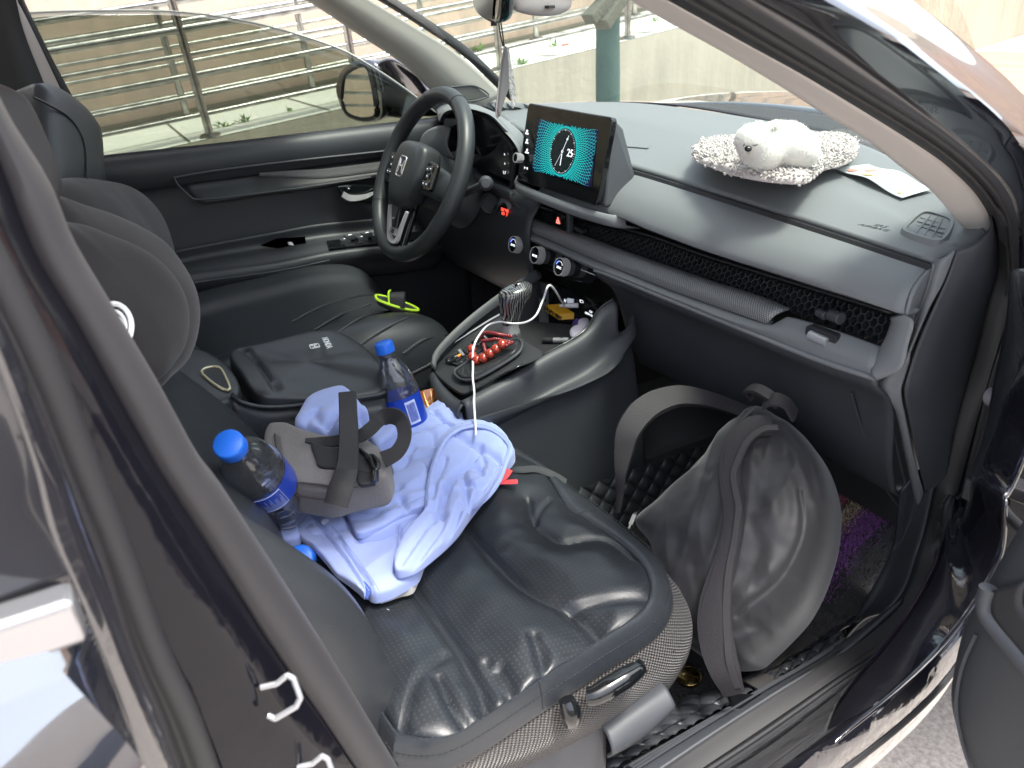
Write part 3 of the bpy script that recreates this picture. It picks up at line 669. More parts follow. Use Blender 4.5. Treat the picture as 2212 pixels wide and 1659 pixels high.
# far A pillar trim with tweeter
fa0=L('_',[(600,-30),(640,0),(780,58),(860,90),(930,135),(1000,172),(1045,190)],x=-.66)
fa1=L('_',[(770,-25),(800,0),(900,60),(980,110),(1040,160),(1088,207)],x=-.64)
fa0=L('_',[(600,-30),(666,0),(780,75),(870,135),(928,190),(990,250)],x=-.70)
mb_=[(a+b)/2+V3(.02,-.02,0) for a,b in zip(crpts(fa0,8),crpts(fa1,8))]
sheet('pillar_trim',[fa0,mb_,fa1],mat('pale grey pillar trim',(.36,.35,.32),.8,bump=('noise',1200,.2,.0005)),car,30,14)
mb=MB(); mb.add(*tube([p+V3(-.01,.02,0) for p in L('_',[(790,-20),(900,48),(990,110),(1060,175),(1098,212)],x=-.66)],.012,8,n=30)); mb.build('windscreen_seal',M_['dark'],car)
tw=L('B',[(800,560),(825,548),(950,545),(1035,610),(870,640)],x=-.640); mb=MB(); c_=sum(tw)/5
tw=[p+unit(CP-p)*.010 for p in tw]
tt=mat('speaker grille',(.10,.105,.10),.6); pattern(tt,'lines',.0035,.9,.002,rot=.7,col2=(.03,.03,.03))
mb.add(*prism(tw,unit(CP-c_)*.004)); b_=mb.build('speaker_grille',tt,car,smooth=False,bevel=.001)
mb=MB(); mb.add(*tube([p+unit(CP-p)*.005 for p in tw],.0022,8,closed=True,n=60)); mb.build('speaker_bezel',pl_,car)
# driver's window: half lowered tinted glass, frame at the rear
wb=L('_',[(140,360),(215,335),(520,302),(960,250)],x=-.735)
arc=L('_',[(-60,40),(75,27),(240,23),(400,27),(560,52),(720,100),(800,142),(870,188),(950,260)],x=-.735)
arc2=L('_',[(-60,40),(75,27),(240,23),(400,27),(560,52),(720,100),(800,142),(870,188),(945,246)],x=-.735)
low=L('_',[(-60,400),(215,345),(520,310),(700,292),(960,262)],x=-.735)
mb=MB(); mb.add(*loft([arc2,low],40,6)); mb.build('side_window',glassmat('tinted side glass',(.50,.53,.48)),car,solid=.004)
mb=MB(); mb.add(*tube(arc2,.0022,8,n=60)); mb.build('glass_edge',mat('glass edge',(.55,.6,.5),.2),car)
# driver side B pillar trim, belt and window seal
f0=L('_',[(20,-60),(46,60),(92,180),(135,290),(170,380)],x=-.66); f1=L('_',[(-10,-60),(42,20),(130,200),(190,330),(215,372)],x=-.70)
sheet('pillar_trim',[[p+V3(.0,-.01,0) for p in f0],f0,f1],mat('warm grey b pillar trim',(.40,.36,.34),.85),car,24,12)
sheet('rear_side_trim',[L('_',[(-360,-60),(-280,120),(-190,330),(-60,520),(80,600)],x=-.60),L('_',[(22,-60),(48,60),(94,180),(137,290),(172,380)],x=-.655)],M_['dark'],car,24,6)
mb=MB(); mb.add(*tube(L('_',[(25,-30),(50,30),(110,150),(165,250),(212,338)],x=-.715),.012,8,n=30)); mb.build('window_seal',M_['dark'],car)
# ================================================================ DASHBOARD
far=[(-.74,.22,1.098),(-.6,.37,1.10),(-.39,.415,1.105),(-.01,.375,1.105),(.30,.295,1.10),(.52,.18,1.085),(.70,.05,1.06)]
near=[q(990,222,z=1.10),q(1041,230,z=1.10),q(1071,245,z=1.095),q(1128,282,z=1.083),q(1300,340,z=1.072),q(1404,370,z=1.066),q(1600,429,z=1.056),q(1800,493,z=1.045),q(2018,563,z=1.033)]
mid=[(-.72,.10,1.105),(-.5,.17,1.112),(-.2,.20,1.112),(.05,.19,1.105),(.3,.15,1.093),(.5,.09,1.072),(.70,.02,1.045)]
mid0=[a*.35+b*.65+V3(0,0,.004) for a,b in zip(crpts(near,9),crpts(mid,9))]
nearL=[V3(-.73,-.02,1.085)]+near
dash=sheet('dashboard',[far,mid,mid0,near],ds_,car,70,30,solid=.008,off=1)
# left end of the dash top behind the wheel
sheet('dash_corner_trim',[[(-.735,.20,1.096),(-.60,.31,1.103),(-.42,.22,1.11)],[(-.735,.05,1.07),(-.62,.03,1.075),(-.48,.02,1.08)],[(-.735,-.02,1.02),(-.64,-.05,1.03),(-.52,-.08,1.02)],[(-.735,-.03,.95),(-.64,-.06,.95),(-.52,-.09,.94)]],ds_,dash,24,20,solid=.004)
# front pad below the seam
p0=[V3(-.05,-.015,1.066)]+[p+V3(.0,-.004,-.004) for p in (q(1320,352,z=1.066),q(1404,375,z=1.062),q(1600,434,z=1.052),q(1800,499,z=1.041),q(2010,568,z=1.029))]
p1=L('_',[(1150,432),(1312,462),(1404,497),(1524,541),(1714,602),(1850,645),(1952,680)],y=[-.082,-.084,-.086,-.086,-.085,-.080,-.072])
pm=[(a*.45+b*.55)+V3(0,-.009,.007) for a,b in zip(crpts(p0,9),crpts(p1,9))]
p2=[p+V3(0,.03,-.004) for p in p1]
sheet('padded_fascia',[[p+V3(0,.02,-.006) for p in p0],p0,pm,p1,p2],ds_,dash,60,30,solid=.005)
sheet('fascia_end',[[p0[-1],pm[-1]+V3(.001,0,0),p1[-1]],[q(2016,568,x=.682),q(2000,618,x=.680),q(1972,692,x=.675)],[q(2024,570,x=.690),q(2010,625,x=.690),q(1984,700,x=.686)]],ds_,dash,20,10,solid=.004,off=1)
# lower fascia, strip, honeycomb
st_top=L('_',[(1114,457),(1157,482),(1250,514),(1322,541),(1404,571),(1524,613),(1638,650),(1692,674)],y=-.070)
st_bot=L('_',[(1105,477),(1160,504),(1284,557),(1357,586),(1431,616),(1540,655),(1660,697)],y=-.082)
cen=[(a+b)/2 for a,b in zip(crpts(st_top,9),crpts(st_bot,9))]
mesh_m=mat('fine silver metal mesh',(.34,.35,.36),.35,metal=.3); pattern(mesh_m,'weave',.0042,.5,.0012,col2=(.03,.032,.035))
mb=MB(); T=crpts(st_top,60); B=crpts(st_bot,60)
rows=[T+V3(0,.012,.0),T,(T*.7+B*.3)+V3(0,-.0045,.001),(T+B)/2+V3(0,-.006,0),(T*.3+B*.7)+V3(0,-.0045,-.001),B,B+V3(0,.01,0)]
mb.add(*loft(rows,60,20)); 
sheetm=mb.build('mesh_trim_strip',mesh_m,dash,solid=.003)
f_top=L('_',[(1100,480),(1160,507),(1284,560),(1357,589),(1431,619),(1540,658),(1662,700),(1700,684),(1800,712),(1908,750)],y=[-.080]*6+[-.082,-.074,-.070,-.066])
lip=L('_',[(1092,498),(1190,540),(1286,584),(1318,595),(1431,641),(1587,704),(1769,777),(1893,818)],y=[-.090]*7+[-.088])
fm=[(a+b)/2+V3(0,-.008,.001) for a,b in zip(crpts(f_top,9),crpts(lip,9))]
lo2=[p+V3(0,.006,-.016) for p in lip]; lo3=[V3(p[0],-.045,.84) for p in lip]; lo4=[V3(p[0]*.97,.01,.72) for p in lip]; lo5=[V3(p[0]*.95,.10,.58) for p in lip]; lo6=[V3(p[0]*.95,.2,.47) for p in lip]
sheet('lower_fascia',[f_top,fm,lip],ds_,dash,70,14,solid=.003)
mb=MB(); mb.add(*tube([p+V3(0,-.0015,0) for p in lip[2:]],.0035,8,n=60)); mb.build('fascia_lip',ds_,dash)
lo2x=lo2[2:]; 
sheet('glovebox_panel',[[p for p in lip[2:]],lo2[2:],[V3(p[0],-.045,.84) for p in lip[2:]],[V3(p[0]*.985,0,.72) for p in lip[2:]],[V3(p[0]*.98,.06,.665) for p in lip[2:]],[V3(p[0]*.98,.30,.665) for p in lip[2:]]],M_['plastic'],dash,50,40,solid=.004)
# glovebox split line
mb=MB(); mb.add(*tube(L('_',[(1838,848),(1855,905),(1880,980),(1910,1050),(1945,1100)],y=[-.055,-.035,-.005,.02,.05]),.0016,6,n=40)); mb.build('glovebox_seam',M_['plastic'],dash)
# honeycomb grille: real hexagonal walls in the long recess
hp=crpts(L('_',[(1135,447),(1250,478),(1404,517),(1524,560),(1714,620),(1850,662),(1932,688)],y=-.048),80)
hb=crpts(L('_',[(1120,466),(1250,515),(1404,571),(1524,614),(1640,652),(1760,700),(1906,754)],y=-.054),80)
back=[(a+V3(0,.02,0)) for a in hp]; backb=[(a+V3(0,.02,0)) for a in hb]
sheet('vent_recess',[[p+V3(0,-.012,.012) for p in hp],back,backb],M_['dark'],dash,60,8,solid=.003,off=-1)
def hxy(s,t):
    i=min(max(s,0),1)*79; k=min(int(i),78); f=i-k; a=hp[k]*(1-f)+hp[k+1]*f; b=hb[k]*(1-f)+hb[k+1]*f; return a*(1-t)+b*t
Lh=np.linalg.norm(np.diff(hp,axis=0),axis=1).sum(); Hh=.034; cell=.0105; mb=MB(); done=set()
cols=int(Lh/(cell*.866*1.0)); 
hm_=mat('honeycomb plastic',(.020,.022,.025),.42)
for ci in range(cols):
    for rj in range(-1,5):
        cx_=ci*cell*.866; cy_=(rj+.5*(ci%2))*cell
        pts=[(cx_+cell*.577*math.cos(a),cy_+cell*.577*math.sin(a)) for a in [k*math.pi/3 for k in range(6)]]
        for k in range(6):
            a,b=pts[k],pts[(k+1)%6]; key=tuple(sorted(((round(a[0],4),round(a[1],4)),(round(b[0],4),round(b[1],4)))))
            if key in done: continue
            done.add(key)
            if min(a[1],b[1])<0 or max(a[1],b[1])>Hh or max(a[0],b[0])>Lh: continue
            A=hxy(a[0]/Lh,a[1]/Hh);B=hxy(b[0]/Lh,b[1]/Hh); w=unit(np.cross(B-A,(0,1,0)))*.0009; d=V3(0,.010,0)
            mb.add([A-w,A+w,B+w,B-w,A-w+d,A+w+d,B+w+d,B-w+d],[(0,1,2,3),(0,4,5,1),(2,6,7,3),(1,5,6,2),(0,3,7,4)])
mb.build('honeycomb_grille',hm_,dash,smooth=False)
# right frame of the recess and shelf
fi=L('_',[(1925,684),(1931,690),(1922,720),(1905,755),(1890,795)],y=[-.06,-.062,-.066,-.070,-.082])
fo=L('_',[(1955,680),(1975,696),(1963,745),(1948,797),(1895,820)],y=[-.074,-.074,-.078,-.084,-.088])
sheet('recess_frame',[[p+V3(0,.02,0) for p in fi],fi,[(a+b)/2+V3(0,-.006,0) for a,b in zip(fi,fo)],fo],ds_,dash,24,12,solid=.003)
# roller latch on the shelf
a=q(1745,718,y=-.082);b_=q(1805,742,y=-.080); 
mb=MB(); mb.add(*prism([p+V3(0,-.003,0) for p in rrect((a+b_)/2,(b_-a)*.55,V3(0,0,.0115),.006)],V3(0,.012,0))); lt=mb.build('glovebox_latch',M_['dark'],dash,smooth=False,bevel=.001)
mb=MB(); mb.add(*tube([a*.85+b_*.15+V3(0,-.004,.0),a*.2+b_*.8+V3(0,-.004,-.001)],.0065,14)); mb.build('latch_lever',M_['silver'],lt)
# vent tabs
for (u,v,s) in ((1778,678,1.0),(1806,683,1.35)):
    c_=q(u,v,y=-.062); mb=MB(); mb.add(*tube([c_+V3(-.008,0,0),c_+V3(.008*s,-.003,0)],.0062*s,12)); mb.add(*tube([c_+V3(0,.018,0),c_],.004,8)); mb.build('vent_tab',M_['plastic'],dash,bevel=.001)
for (u,v) in ((1145,463),(1255,496)):
    c_=q(u,v,y=-.062); mb=MB(); mb.add(*box(c_,(.012,0,-.002),(0,.008,0),(0,0,.004))); mb.build('vent_tab',M_['dark'],dash,bevel=.002,smooth=False)
# hazard switch
c_=q(1209,476,y=-.066); mb=MB(); mb.add(*box(c_,(.022,0,-.003),(0,.003,0),(0,0,.016))); hz=mb.build('hazard_switch',M_['gloss'],dash,bevel=.002,smooth=False)
mb=MB(); o_=c_+V3(0,-.0042,0); tri=[o_+V3(-.006,0,-.005),o_+V3(.006,0,-.005),o_+V3(0,0,.007)]
mb.add(*tube(tri+[tri[0]],.0009,4,sm=False,n=40)); mb.add(*tube([o_+V3(-.003,0,-.003),o_+V3(.003,0,-.003),o_+V3(0,0,.003),o_+V3(-.003,0,-.003)],.0007,4,sm=False,n=30)); mb.build('hazard_symbol',mat('red print',(.8,.12,.1),.5,emit=((.9,.2,.15),.5)),hz)
c_=q(1231,480,y=-.068); mb=MB(); mb.add(*box(c_,(.0045,0,0),(0,.006,0),(0,0,.02))); mb.build('vent_divider',pl_,dash,bevel=.002,smooth=False)
# side demister vent with louvres
vc=q(2010,490,z=1.050); u_=unit(q(2052,500,z=1.045)-q(1950,490,z=1.052)); 
vpts=L('_',[(1940,497),(1958,475),(1975,458),(1998,450),(2030,458),(2062,470),(2068,482),(2062,500),(2042,525),(2025,531),(1995,524),(1950,508)],z=[1.056+.0]*12)
dsf=surf([dash]); v_a,v_b,v_c=dsf(1950,492),dsf(2055,492),dsf(2005,455); v_c=v_c if v_c is not None else v_a+V3(.02,.05,.01)
vn=np.cross(v_b-v_a,v_c-v_a); vn=unit(vn if vn[2]>0 else -vn); PV=(vn,dsf(2005,492)+vn*.0015)
def vpt(u,v,h=0): return q(u,v,pl=PV)+vn*h
vo=[vpt(*p) for p in ((1941,497),(1958,475),(1975,459),(1998,451),(2030,459),(2060,469),(2067,482),(2060,502),(2044,523),(2026,530),(1995,524),(1950,508))]
vi=[vpt(*p,.003) for p in ((1958,497),(1970,482),(1982,470),(2000,461),(2026,467),(2047,475),(2052,484),(2046,502),(2036,516),(2022,520),(1998,514),(1966,504))]
mb=MB(); VO=crpts([p-vn*.005 for p in vo],48,True);VM=crpts([(a*.5+b*.5)+vn*.002 for a,b in zip(vo,vi)],48,True);VI=crpts(vi,48,True)
mb.add(*gridmesh(np.array([VO,VM,VI,VI-vn*.016]),closed_u=True)); ve=mb.build('demister_vent',ds_,dash)
mb=MB(); mb.add([VI.mean(0)-vn*.010]+list(VI-vn*.010),[(0,1+i,1+(i+1)%48) for i in range(48)]); mb.build('vent_cavity',mat('vent cavity',(.004,.004,.004),.9),ve)
mb=MB()
lft=[(1962,495),(1972,483),(1983,472),(1996,463)]; 
def lerp(a,b,t): return (a[0]*(1-t)+b[0]*t,a[1]*(1-t)+b[1]*t)
TL,TR,BR,BL=(1996,461),(2050,476),(2030,519),(1962,500)
for k in range(1,5):
    t=k/5; mb.add(*ribbon([vpt(*lerp(TL,BL,t),-.001),vpt(*lerp(TR,BR,t),-.001)],unit(vn),.003,.0022,n=6))
for k in range(1,4):
    t=k/4; mb.add(*tube([vpt(*lerp(TL,TR,t),.0005),vpt(*lerp(BL,BR,t),.0005)],.0010,6))
mb.build('vent_louvres',ds_,ve)
text('airbag_mark','SRS\nAIRBAG',q(1895,490,z=1.0665),q(1925,496,z=1.0665)-q(1880,486,z=1.0665),V3(0,1,0),.012,mat('debossed print',(.03,.033,.036),.6),dash,depth=.0002)
# seam is the real gap; a dark liner lies under it
mb=MB(); mb.add(*tube([p+V3(0,-.003,-.010) for p in near[3:]],.006,6,n=50)); mb.build('seam_liner',M_['dark'],dash)
# sensor on the dash top by the screen
c_=dsf(1378,315,.001); mb=MB(); e1_,e2_=dsf(1352,313),dsf(1402,317); e3_,e4_=dsf(1382,306),dsf(1374,324); mb.add(*prism(rrect(c_,(e2_-e1_)/2,(e3_-e4_)*.3,.005),V3(0,0,.0012))); mb.build('light_sensor',ds_,dash,smooth=False,bevel=.0012)
# ---- end cap of the dash towards the door
rA=L('_',[(2021,564),(2008,600),(1976,698),(1949,797),(1895,821),(1892,858),(1935,885),(1962,1000),(1984,1105)],x=[.685,.682,.675,.675,.665,.66,.668,.668,.668])
rB=L('_',[(2060,540),(2038,600),(2020,640),(1978,735),(1952,815),(1947,850),(1957,900),(1975,985),(1994,1060)],x=[.700,.698,.696,.694,.692,.692,.692,.692,.690])
rAB=[(a+b)/2+V3(.004,-.008,0) for a,b in zip(crpts(rA,20),crpts(rB,20))]
sheet('dash_end_band',[rA,rAB,rB],ds_,dash,60,12,solid=.003)
rC=[S0[i] for i in range(58,93)]; rBB=[p+V3(.002,.002,0) for p in rB]
rm1=[(a*.8+b*.2)+V3(.010,.004,0) for a,b in zip(crpts(rBB,20),crpts(rC,20))]; rm2=[(a*.35+b*.65)+V3(.012,.004,0) for a,b in zip(crpts(rBB,20),crpts(rC,20))]
sheet('dash_end_panel',[rBB,rm1,rm2,rC],pl_,dash,60,24,solid=.003)
sheet('footwell_side_trim',[[p+V3(-.01,.02,0) for p in rA[5:]],[p+V3(-.012,.25,-.02) for p in rA[5:]]],pl_,dash,20,6,solid=.004)
mb=MB(); mb.add(*tube(L('_',[(1921,900),(1935,960),(1952,1030),(1968,1090)],x=.672),.0018,6,n=20)); mb.build('trim_seam',pl_,dash)
# ---- instrument cluster
hr=L('c1',[(900,185),(1080,205),(1215,268),(1330,340),(1470,420)],y=[.09,.06,.03,-.01,-.04])
nr_=near[:4]
rim=L('c1',[(700,330),(760,240),(930,208),(1080,236),(1200,292),(1330,440),(1420,560),(1452,650)],y=[-.105,-.105,-.10,-.10,-.098,-.095,-.092,-.09])
hood0=[p+V3(0,-.002,-.004) for p in ([q(940,222,z=1.09)]+near[:4]+[q(1135,330,y=-.02)])]
sheet('cluster_hood',[hood0,[(a+b)/2+V3(0,0,.008) for a,b in zip(crpts(hood0,9),crpts(rim,9))],rim,[p+V3(-.004,.012,-.005) for p in rim]],ds_,dash,50,20,solid=.003)
cl=L('c1',[(720,330),(780,260),(935,222),(1150,285),(1275,410),(1395,560),(1418,640),(1400,840),(1365,962),(1180,880),(960,765),(740,640)],y=[-.075]*12)
mb=MB(); c_=sum(cl)/len(cl); mb.add([c_]+list(crpts(cl,60,True)),[(0,1+i,1+(i+1)%60) for i in range(60)]); cg=mb.build('instrument_display',M_['gloss'],dash)
mb=MB(); mb.add(*tube(crpts([p+V3(0,-.004,0) for p in cl],80,True),.005,6,closed=True)); mb.build('display_bezel',M_['dark'],cg)
for (u,v,s,z_) in ((1310,640,'K',.006),(1312,725,'A',.006),(1308,808,'L F',.009),(1408,700,'C',.006)):
    text('gauge_marking',s,q(u,v,c='c1',y=-.079),(1,0,0),(0,0,1),z_,M_['glow'],cg)
lp=L('c1',[(950,760),(1025,800),(1180,880),(1365,962),(1400,1000)],y=[-.09,-.09,-.092,-.094,-.094])
sheet('cluster_base_trim',[lp,[p+V3(0,-.010,-.010) for p in lp],[p+V3(0,.03,-.055) for p in lp]],pl_,dash,30,10,solid=.003)
# lower panel on the driver's side
xs_=[-.73,-.6,-.45,-.3,-.2,-.12]
sheet('knee_panel',[[(x,-.06,.985) for x in xs_],[(x,-.095,.93) for x in xs_],[(x,-.09,.84) for x in xs_],[(x,-.05,.75) for x in xs_],[(x,.05,.68) for x in xs_],[(x,.3,.60) for x in xs_]],M_['leather2'],dash,24,30,solid=.004)
mb=MB(); mb.add(*lathe([(.020,0),(.021,.004),(.019,.008),(.014,.008),(.013,.005),(0,.005)],q(1090,462,y=-.085),(0,-1,.15),36)); sbn=mb.build('start_button',M_['gloss'],dash)
bc=q(1090,463,y=-.092)
text('start_lettering','ENGINE\nSTART\nSTOP',bc,(1,0,0),(0,0.1,1),.0085,mat('red lit legend',(.9,.05,.03),.5,emit=((1,.07,.04),.6)),sbn,bold=.0002)
mb=MB(); mb.add(*lathe([(.034,-.004),(.033,.004),(.026,.008),(.022,.006),(.021,0)],q(1092,460,y=-.082),(0,-1,.1),36)); mb.build('button_surround',M_['dash'],dash)
# ---- heater controls
KP=(unit(V3(0,-1,.28)),q(1225,577,y=-.098))
def kp(u,v,h=0,c='c2'): return q(u,v,c=c,pl=KP)+KP[0]*h
pan=[kp(*p,-.012) for p in ((262,455),(420,510),(600,590),(900,720),(1283,905),(1292,940),(1255,1070),(1200,1140),(1150,1150),(900,1100),(600,960),(400,850),(300,700))]
mb=MB(); mb.add(*prism(pan,-KP[0]*.02)); hc=mb.build('heater_panel',M_['gloss'],dash,smooth=False,bevel=.002)
knur=mat('knurled silver',(.60,.60,.61),.32,metal=.45); pattern(knur,'weave',.0022,1,.002,rot=.78)
for i,(u,v,s) in enumerate(((400,690,'AUTO'),(665,818,'MODE'),(960,960,'SYNC'))):
    ax=KP[0]; o_=kp(u-22,v+3,.016); R=.0170
    mb=MB(); mb.add(*lathe([(R*.93,-.034),(R*.93,-.016)],o_,ax,48,wob=lambda a,h:1+.03*(math.sin(a*30)>0))); kn=mb.build('climate_knob',pl_,dash,smooth=False)
    V,F,UV=lathe([(R*1.02,-.016),(R*1.06,-.0135),(R*1.02,-.012),(R,-.002),(R*.985,0),(R*.93,0),(R*.92,-.0015)],o_,ax,48); mb=MB(); mb.add(V,F[:-2]+[],[(a*2*math.pi*R,b) for a,b in UV]); mb.build('knob_ring',knur,kn)
    mb=MB(); mb.add(*lathe([(R*.93,-.0022),(0,-.0018)],o_,ax,40)); kf=mb.build('knob_face',M_['gloss'],kn)
    text('knob_legend',s,o_+ax*-.0012+V3(0,0,-.002),(1,0,0),(0,.28,1),.0062,M_['glow'],kn,bold=.0001)
    if i!=1:
        mb=MB(); u0,v0,_=basis(ax); arc_=[o_+ax*-.0012+(V3(1,0,0)*math.cos(t)+unit(V3(0,.28,1))*math.sin(t))*R*.62 for t in np.linspace(.4,2.9,14)]
        mb.add(*tube(arc_[:9],.0004,4)); mb.build('knob_arc',M_['glow'],kn)
        mb=MB(); mb.add(*tube(arc_[8:],.0006,4)); mb.build('knob_arc',mat('blue lit arc',(.05,.1,.8),.5,emit=((.1,.2,1),1.2)),kn)
mb=MB()
for a,b in (((500,715),(590,760)),((735,705),(1280,915)),((770,850),(890,898)),((1080,988),(1245,1052)),((300,600),(345,635))): mb.add(*tube([kp(*a,-.010),kp(*b,-.010)],.0009,6))
mb.add(*tube([kp(262,470,-.008),kp(280,600,-.008),kp(305,680,-.008)],.0007,6)); mb.build('silver_inlay',M_['chrome'],hc)
for (u,v) in ((533,815),(803,955)): text('demist_symbol','|||',kp(u,v,-.0105),(1,0,0),(0,.28,1),.008,M_['thread'],hc)
# ---- touch screen
SP=plane3(q(1262,648,c='B',y=-.070),q(1790,735,c='B',y=-.070),q(1235,1140,c='B',y=-.100)); sn=SP[0] if SP[0][1]<0 else -SP[0]
def sp(u,v,h=0): return q(u,v,c='B',pl=SP)+sn*h
TL,TR,BR,BL=sp(1262,648),sp(1786,732),sp(1745,1315),sp(1235,1140)
ex=(TR-TL+BR-BL)/4; ey=(TL-BL+TR-BR)/4; cc=(TL+TR+BR+BL)/4
ey=ey-unit(ex)*(ey@unit(ex))
mb=MB(); mb.add(*prism(rrect(cc,ex,ey,.009),-sn*.012)); sc=mb.build('touch_screen',M_['gloss'],dash,smooth=False,bevel=.002,bseg=3)
hs_=[TR+ -sn*.012-ex*.02,BR-sn*.012-ex*.02,BL-sn*.012+ex*.02,TL-sn*.012+ex*.02]
bk=[TR-sn*.045-ey*.22-ex*.06,BR-sn*.085+ey*.30-ex*.0,BL-sn*.085+ey*.3+ex*.1,TL-sn*.045-ey*.22+ex*.1]
mb=MB(); mb.add(hs_+bk,[(0,1,2,3),(7,6,5,4),(0,4,5,1),(1,5,6,2),(2,6,7,3),(3,7,4,0)]); mb.build('screen_housing',M_['plastic'],sc,smooth=False,bevel=.006,bseg=3)
sil=[BL+V3(-.012,-.002,-.002),BL+V3(-.008,-.004,-.014),(BL+BR)/2+V3(0,-.006,-.018),BR+V3(.004,.002,-.018),BR+V3(.03,.03,-.02)]
sheet('screen_plinth',[[p+V3(0,.006,.008) for p in sil],sil,[p+V3(0,.004,-.012) for p in sil],[p+V3(0,.03,-.02) for p in sil]],ds_,dash,40,14,solid=.003)
dTL,dTR,dBR,dBL=sp(1345,757,.0012),sp(1722,822,.0012),sp(1688,1182,.0012),sp(1322,1075,.0012)
dex=(dTR-dTL+dBR-dBL)/4; dey=(dTL-dBL+dTR-dBR)/4; dc=(dTL+dTR+dBR+dBL)/4
def D2(a,b,h=0): return dc+dex*a+dey*b+sn*h
mb=MB(); mb.add([D2(-1,-1),D2(1,-1),D2(1,1),D2(-1,1)],[(0,1,2,3)]); mb.build('display_panel',mat('display black',(.004,.004,.02),.1,emit=((.01,.015,.06),.08)),sc,smooth=False)
teal=[mat('teal ray inner',(0,.1,.1),.3,emit=((.01,.55,.52),.42)),mat('teal ray middle',(0,.1,.1),.3,emit=((.02,.40,.50),.36)),mat('violet ray outer',(0,.0,.1),.3,emit=((.10,.12,.42),.20))]
cl0=D2(0,0); cx0=sp(1508,958,.0016); rx=np.linalg.norm(sp(1586,958)-sp(1430,958))/2*1.02; X_=unit(dex); Y_=unit(dey-X_*(dey@X_)); W2=np.linalg.norm(dex);H2=np.linalg.norm(dey)
ox=(cx0-dc)@X_; oy=(cx0-dc)@Y_
def SD(x,y,h=.0006): return dc+X_*(ox+x)+Y_*(oy+y)+sn*h
def inside(x,y): return abs(ox+x)<W2 and abs(oy+y)<H2
mb=MB()
for layer in range(3):
    for fam in (-1,1):
        for k in range(96):
            a0=2*math.pi*k/96; pts=[]
            r0_,r1_=((1.0,1.9),(1.85,2.5),(2.45,3.3))[layer]
            for i in range(9):
                rr_=r0_+(r1_-r0_)*i/8; aa=a0+fam*.20*(rr_-1.0); x,y=rx*rr_*math.cos(aa),rx*rr_*math.sin(aa)
                if inside(x,y): pts.append((x,y,rr_))
            if len(pts)<2: continue
            w=.00034
            for (x,y,r_),(x2,y2,r2) in zip(pts[:-1],pts[1:]):
                l=math.hypot(x2-x,y2-y)+1e-9; nx_,ny_=-(y2-y)/l*w,(x2-x)/l*w; h=.0004+.0001*layer+.00003*(fam+1)
                mb.add([SD(x+nx_,y+ny_,h),SD(x-nx_,y-ny_,h),SD(x2-nx_,y2-ny_,h),SD(x2+nx_,y2+ny_,h)],[(0,1,2,3)],mi=layer)
mb.build('starburst_graphic',teal,sc,smooth=False)
mb=MB(); ang=np.linspace(0,2*math.pi,49)[:-1]; mb.add([SD(0,0,.0012)]+[SD(rx*math.cos(a),rx*math.sin(a),.0012) for a in ang],[(0,1+i,1+(i+1)%48) for i in range(48)]); ck=mb.build('clock_face',mat('clock black',(.003,.008,.012),.2,emit=((.01,.04,.05),.05)),sc,smooth=False)
mb=MB()
for k in range(60):
    a=2*math.pi*k/60; l=.0028 if k%5==0 else .0015; w=.0006 if k%5==0 else .0003; r_=rx*.97
    c,s=math.cos(a),math.sin(a); mb.add([SD(r_*c-w*s,r_*s+w*c,.0016),SD(r_*c+w*s,r_*s-w*c,.0016),SD((r_-l)*c+w*s,(r_-l)*s-w*c,.0016),SD((r_-l)*c-w*s,(r_-l)*s+w*c,.0016)],[(0,1,2,3)])
def hand(a,l,w,tail=0,gap=0):
    c,s=math.cos(a),math.sin(a); mb.add([SD(gap*c-w*s,gap*s+w*c,.0018),SD(gap*c+w*s,gap*s-w*c,.0018),SD(l*c+w*s,l*s-w*c,.0018),SD(l*c-w*s,l*s+w*c,.0018)],[(0,1,2,3)])
hand(-math.pi/2,rx*.62,.0011,gap=rx*.1); hand(math.pi/2-.42,rx*.80,.0005,gap=rx*.05); hand(-math.pi/2-.55,rx*.8,.0003)
for r_,a,rr_ in ((0,0,.0022),(rx*.62,math.pi/2-.42,.0017)):
    x,y=r_*math.cos(a),r_*math.sin(a); mb.add(*tube([SD(x+rr_*math.cos(t),y+rr_*math.sin(t),.0018) for t in np.linspace(0,6.28,16)],.0004,4))
mb.build('clock_hands',M_['glow'],sc)
text('clock_date','25',SD(rx*.62,-.0005,.0018),X_,Y_,.019,M_['glow'],sc)
for (v,s1,s2) in ((835,'⌂','HOME'),(893,'↩','BACK'),(955,'♪','AUDIO')):
    mb=MB(); c_=sp(1279,v-6,.0008); mb.add(*tube([c_+X_*.0018*math.cos(t)+Y_*.0022*math.sin(t) for t in np.linspace(0,6.28,10)],.0007,4)); mb.build('key_icon',M_['glow'],sc)
    text('key_legend',s2,sp(1278,v+10,.0008),X_,Y_,.0042,M_['glow'],sc)
text('key_legend','|<   >|',sp(1272,1062,.0008),X_,Y_,.005,M_['glow'],sc,bold=.0001)
o_=sp(1262,1003,.016); mb=MB(); V,F,UV=lathe([(.0078,-.016),(.0085,-.014),(.0095,-.012),(.0095,-.001),(.0088,0),(.0078,0),(.0074,-.001)],o_+sn*.006,sn,36); mb.add(V,F[:-2],[(a*.06,b) for a,b in UV]); vk=mb.build('volume_knob',knur,sc)
mb=MB(); mb.add(*lathe([(.0078,-.0008),(0,-.0008)],o_+sn*.006,sn,30)); mb.build('knob_face',M_['gloss'],vk)
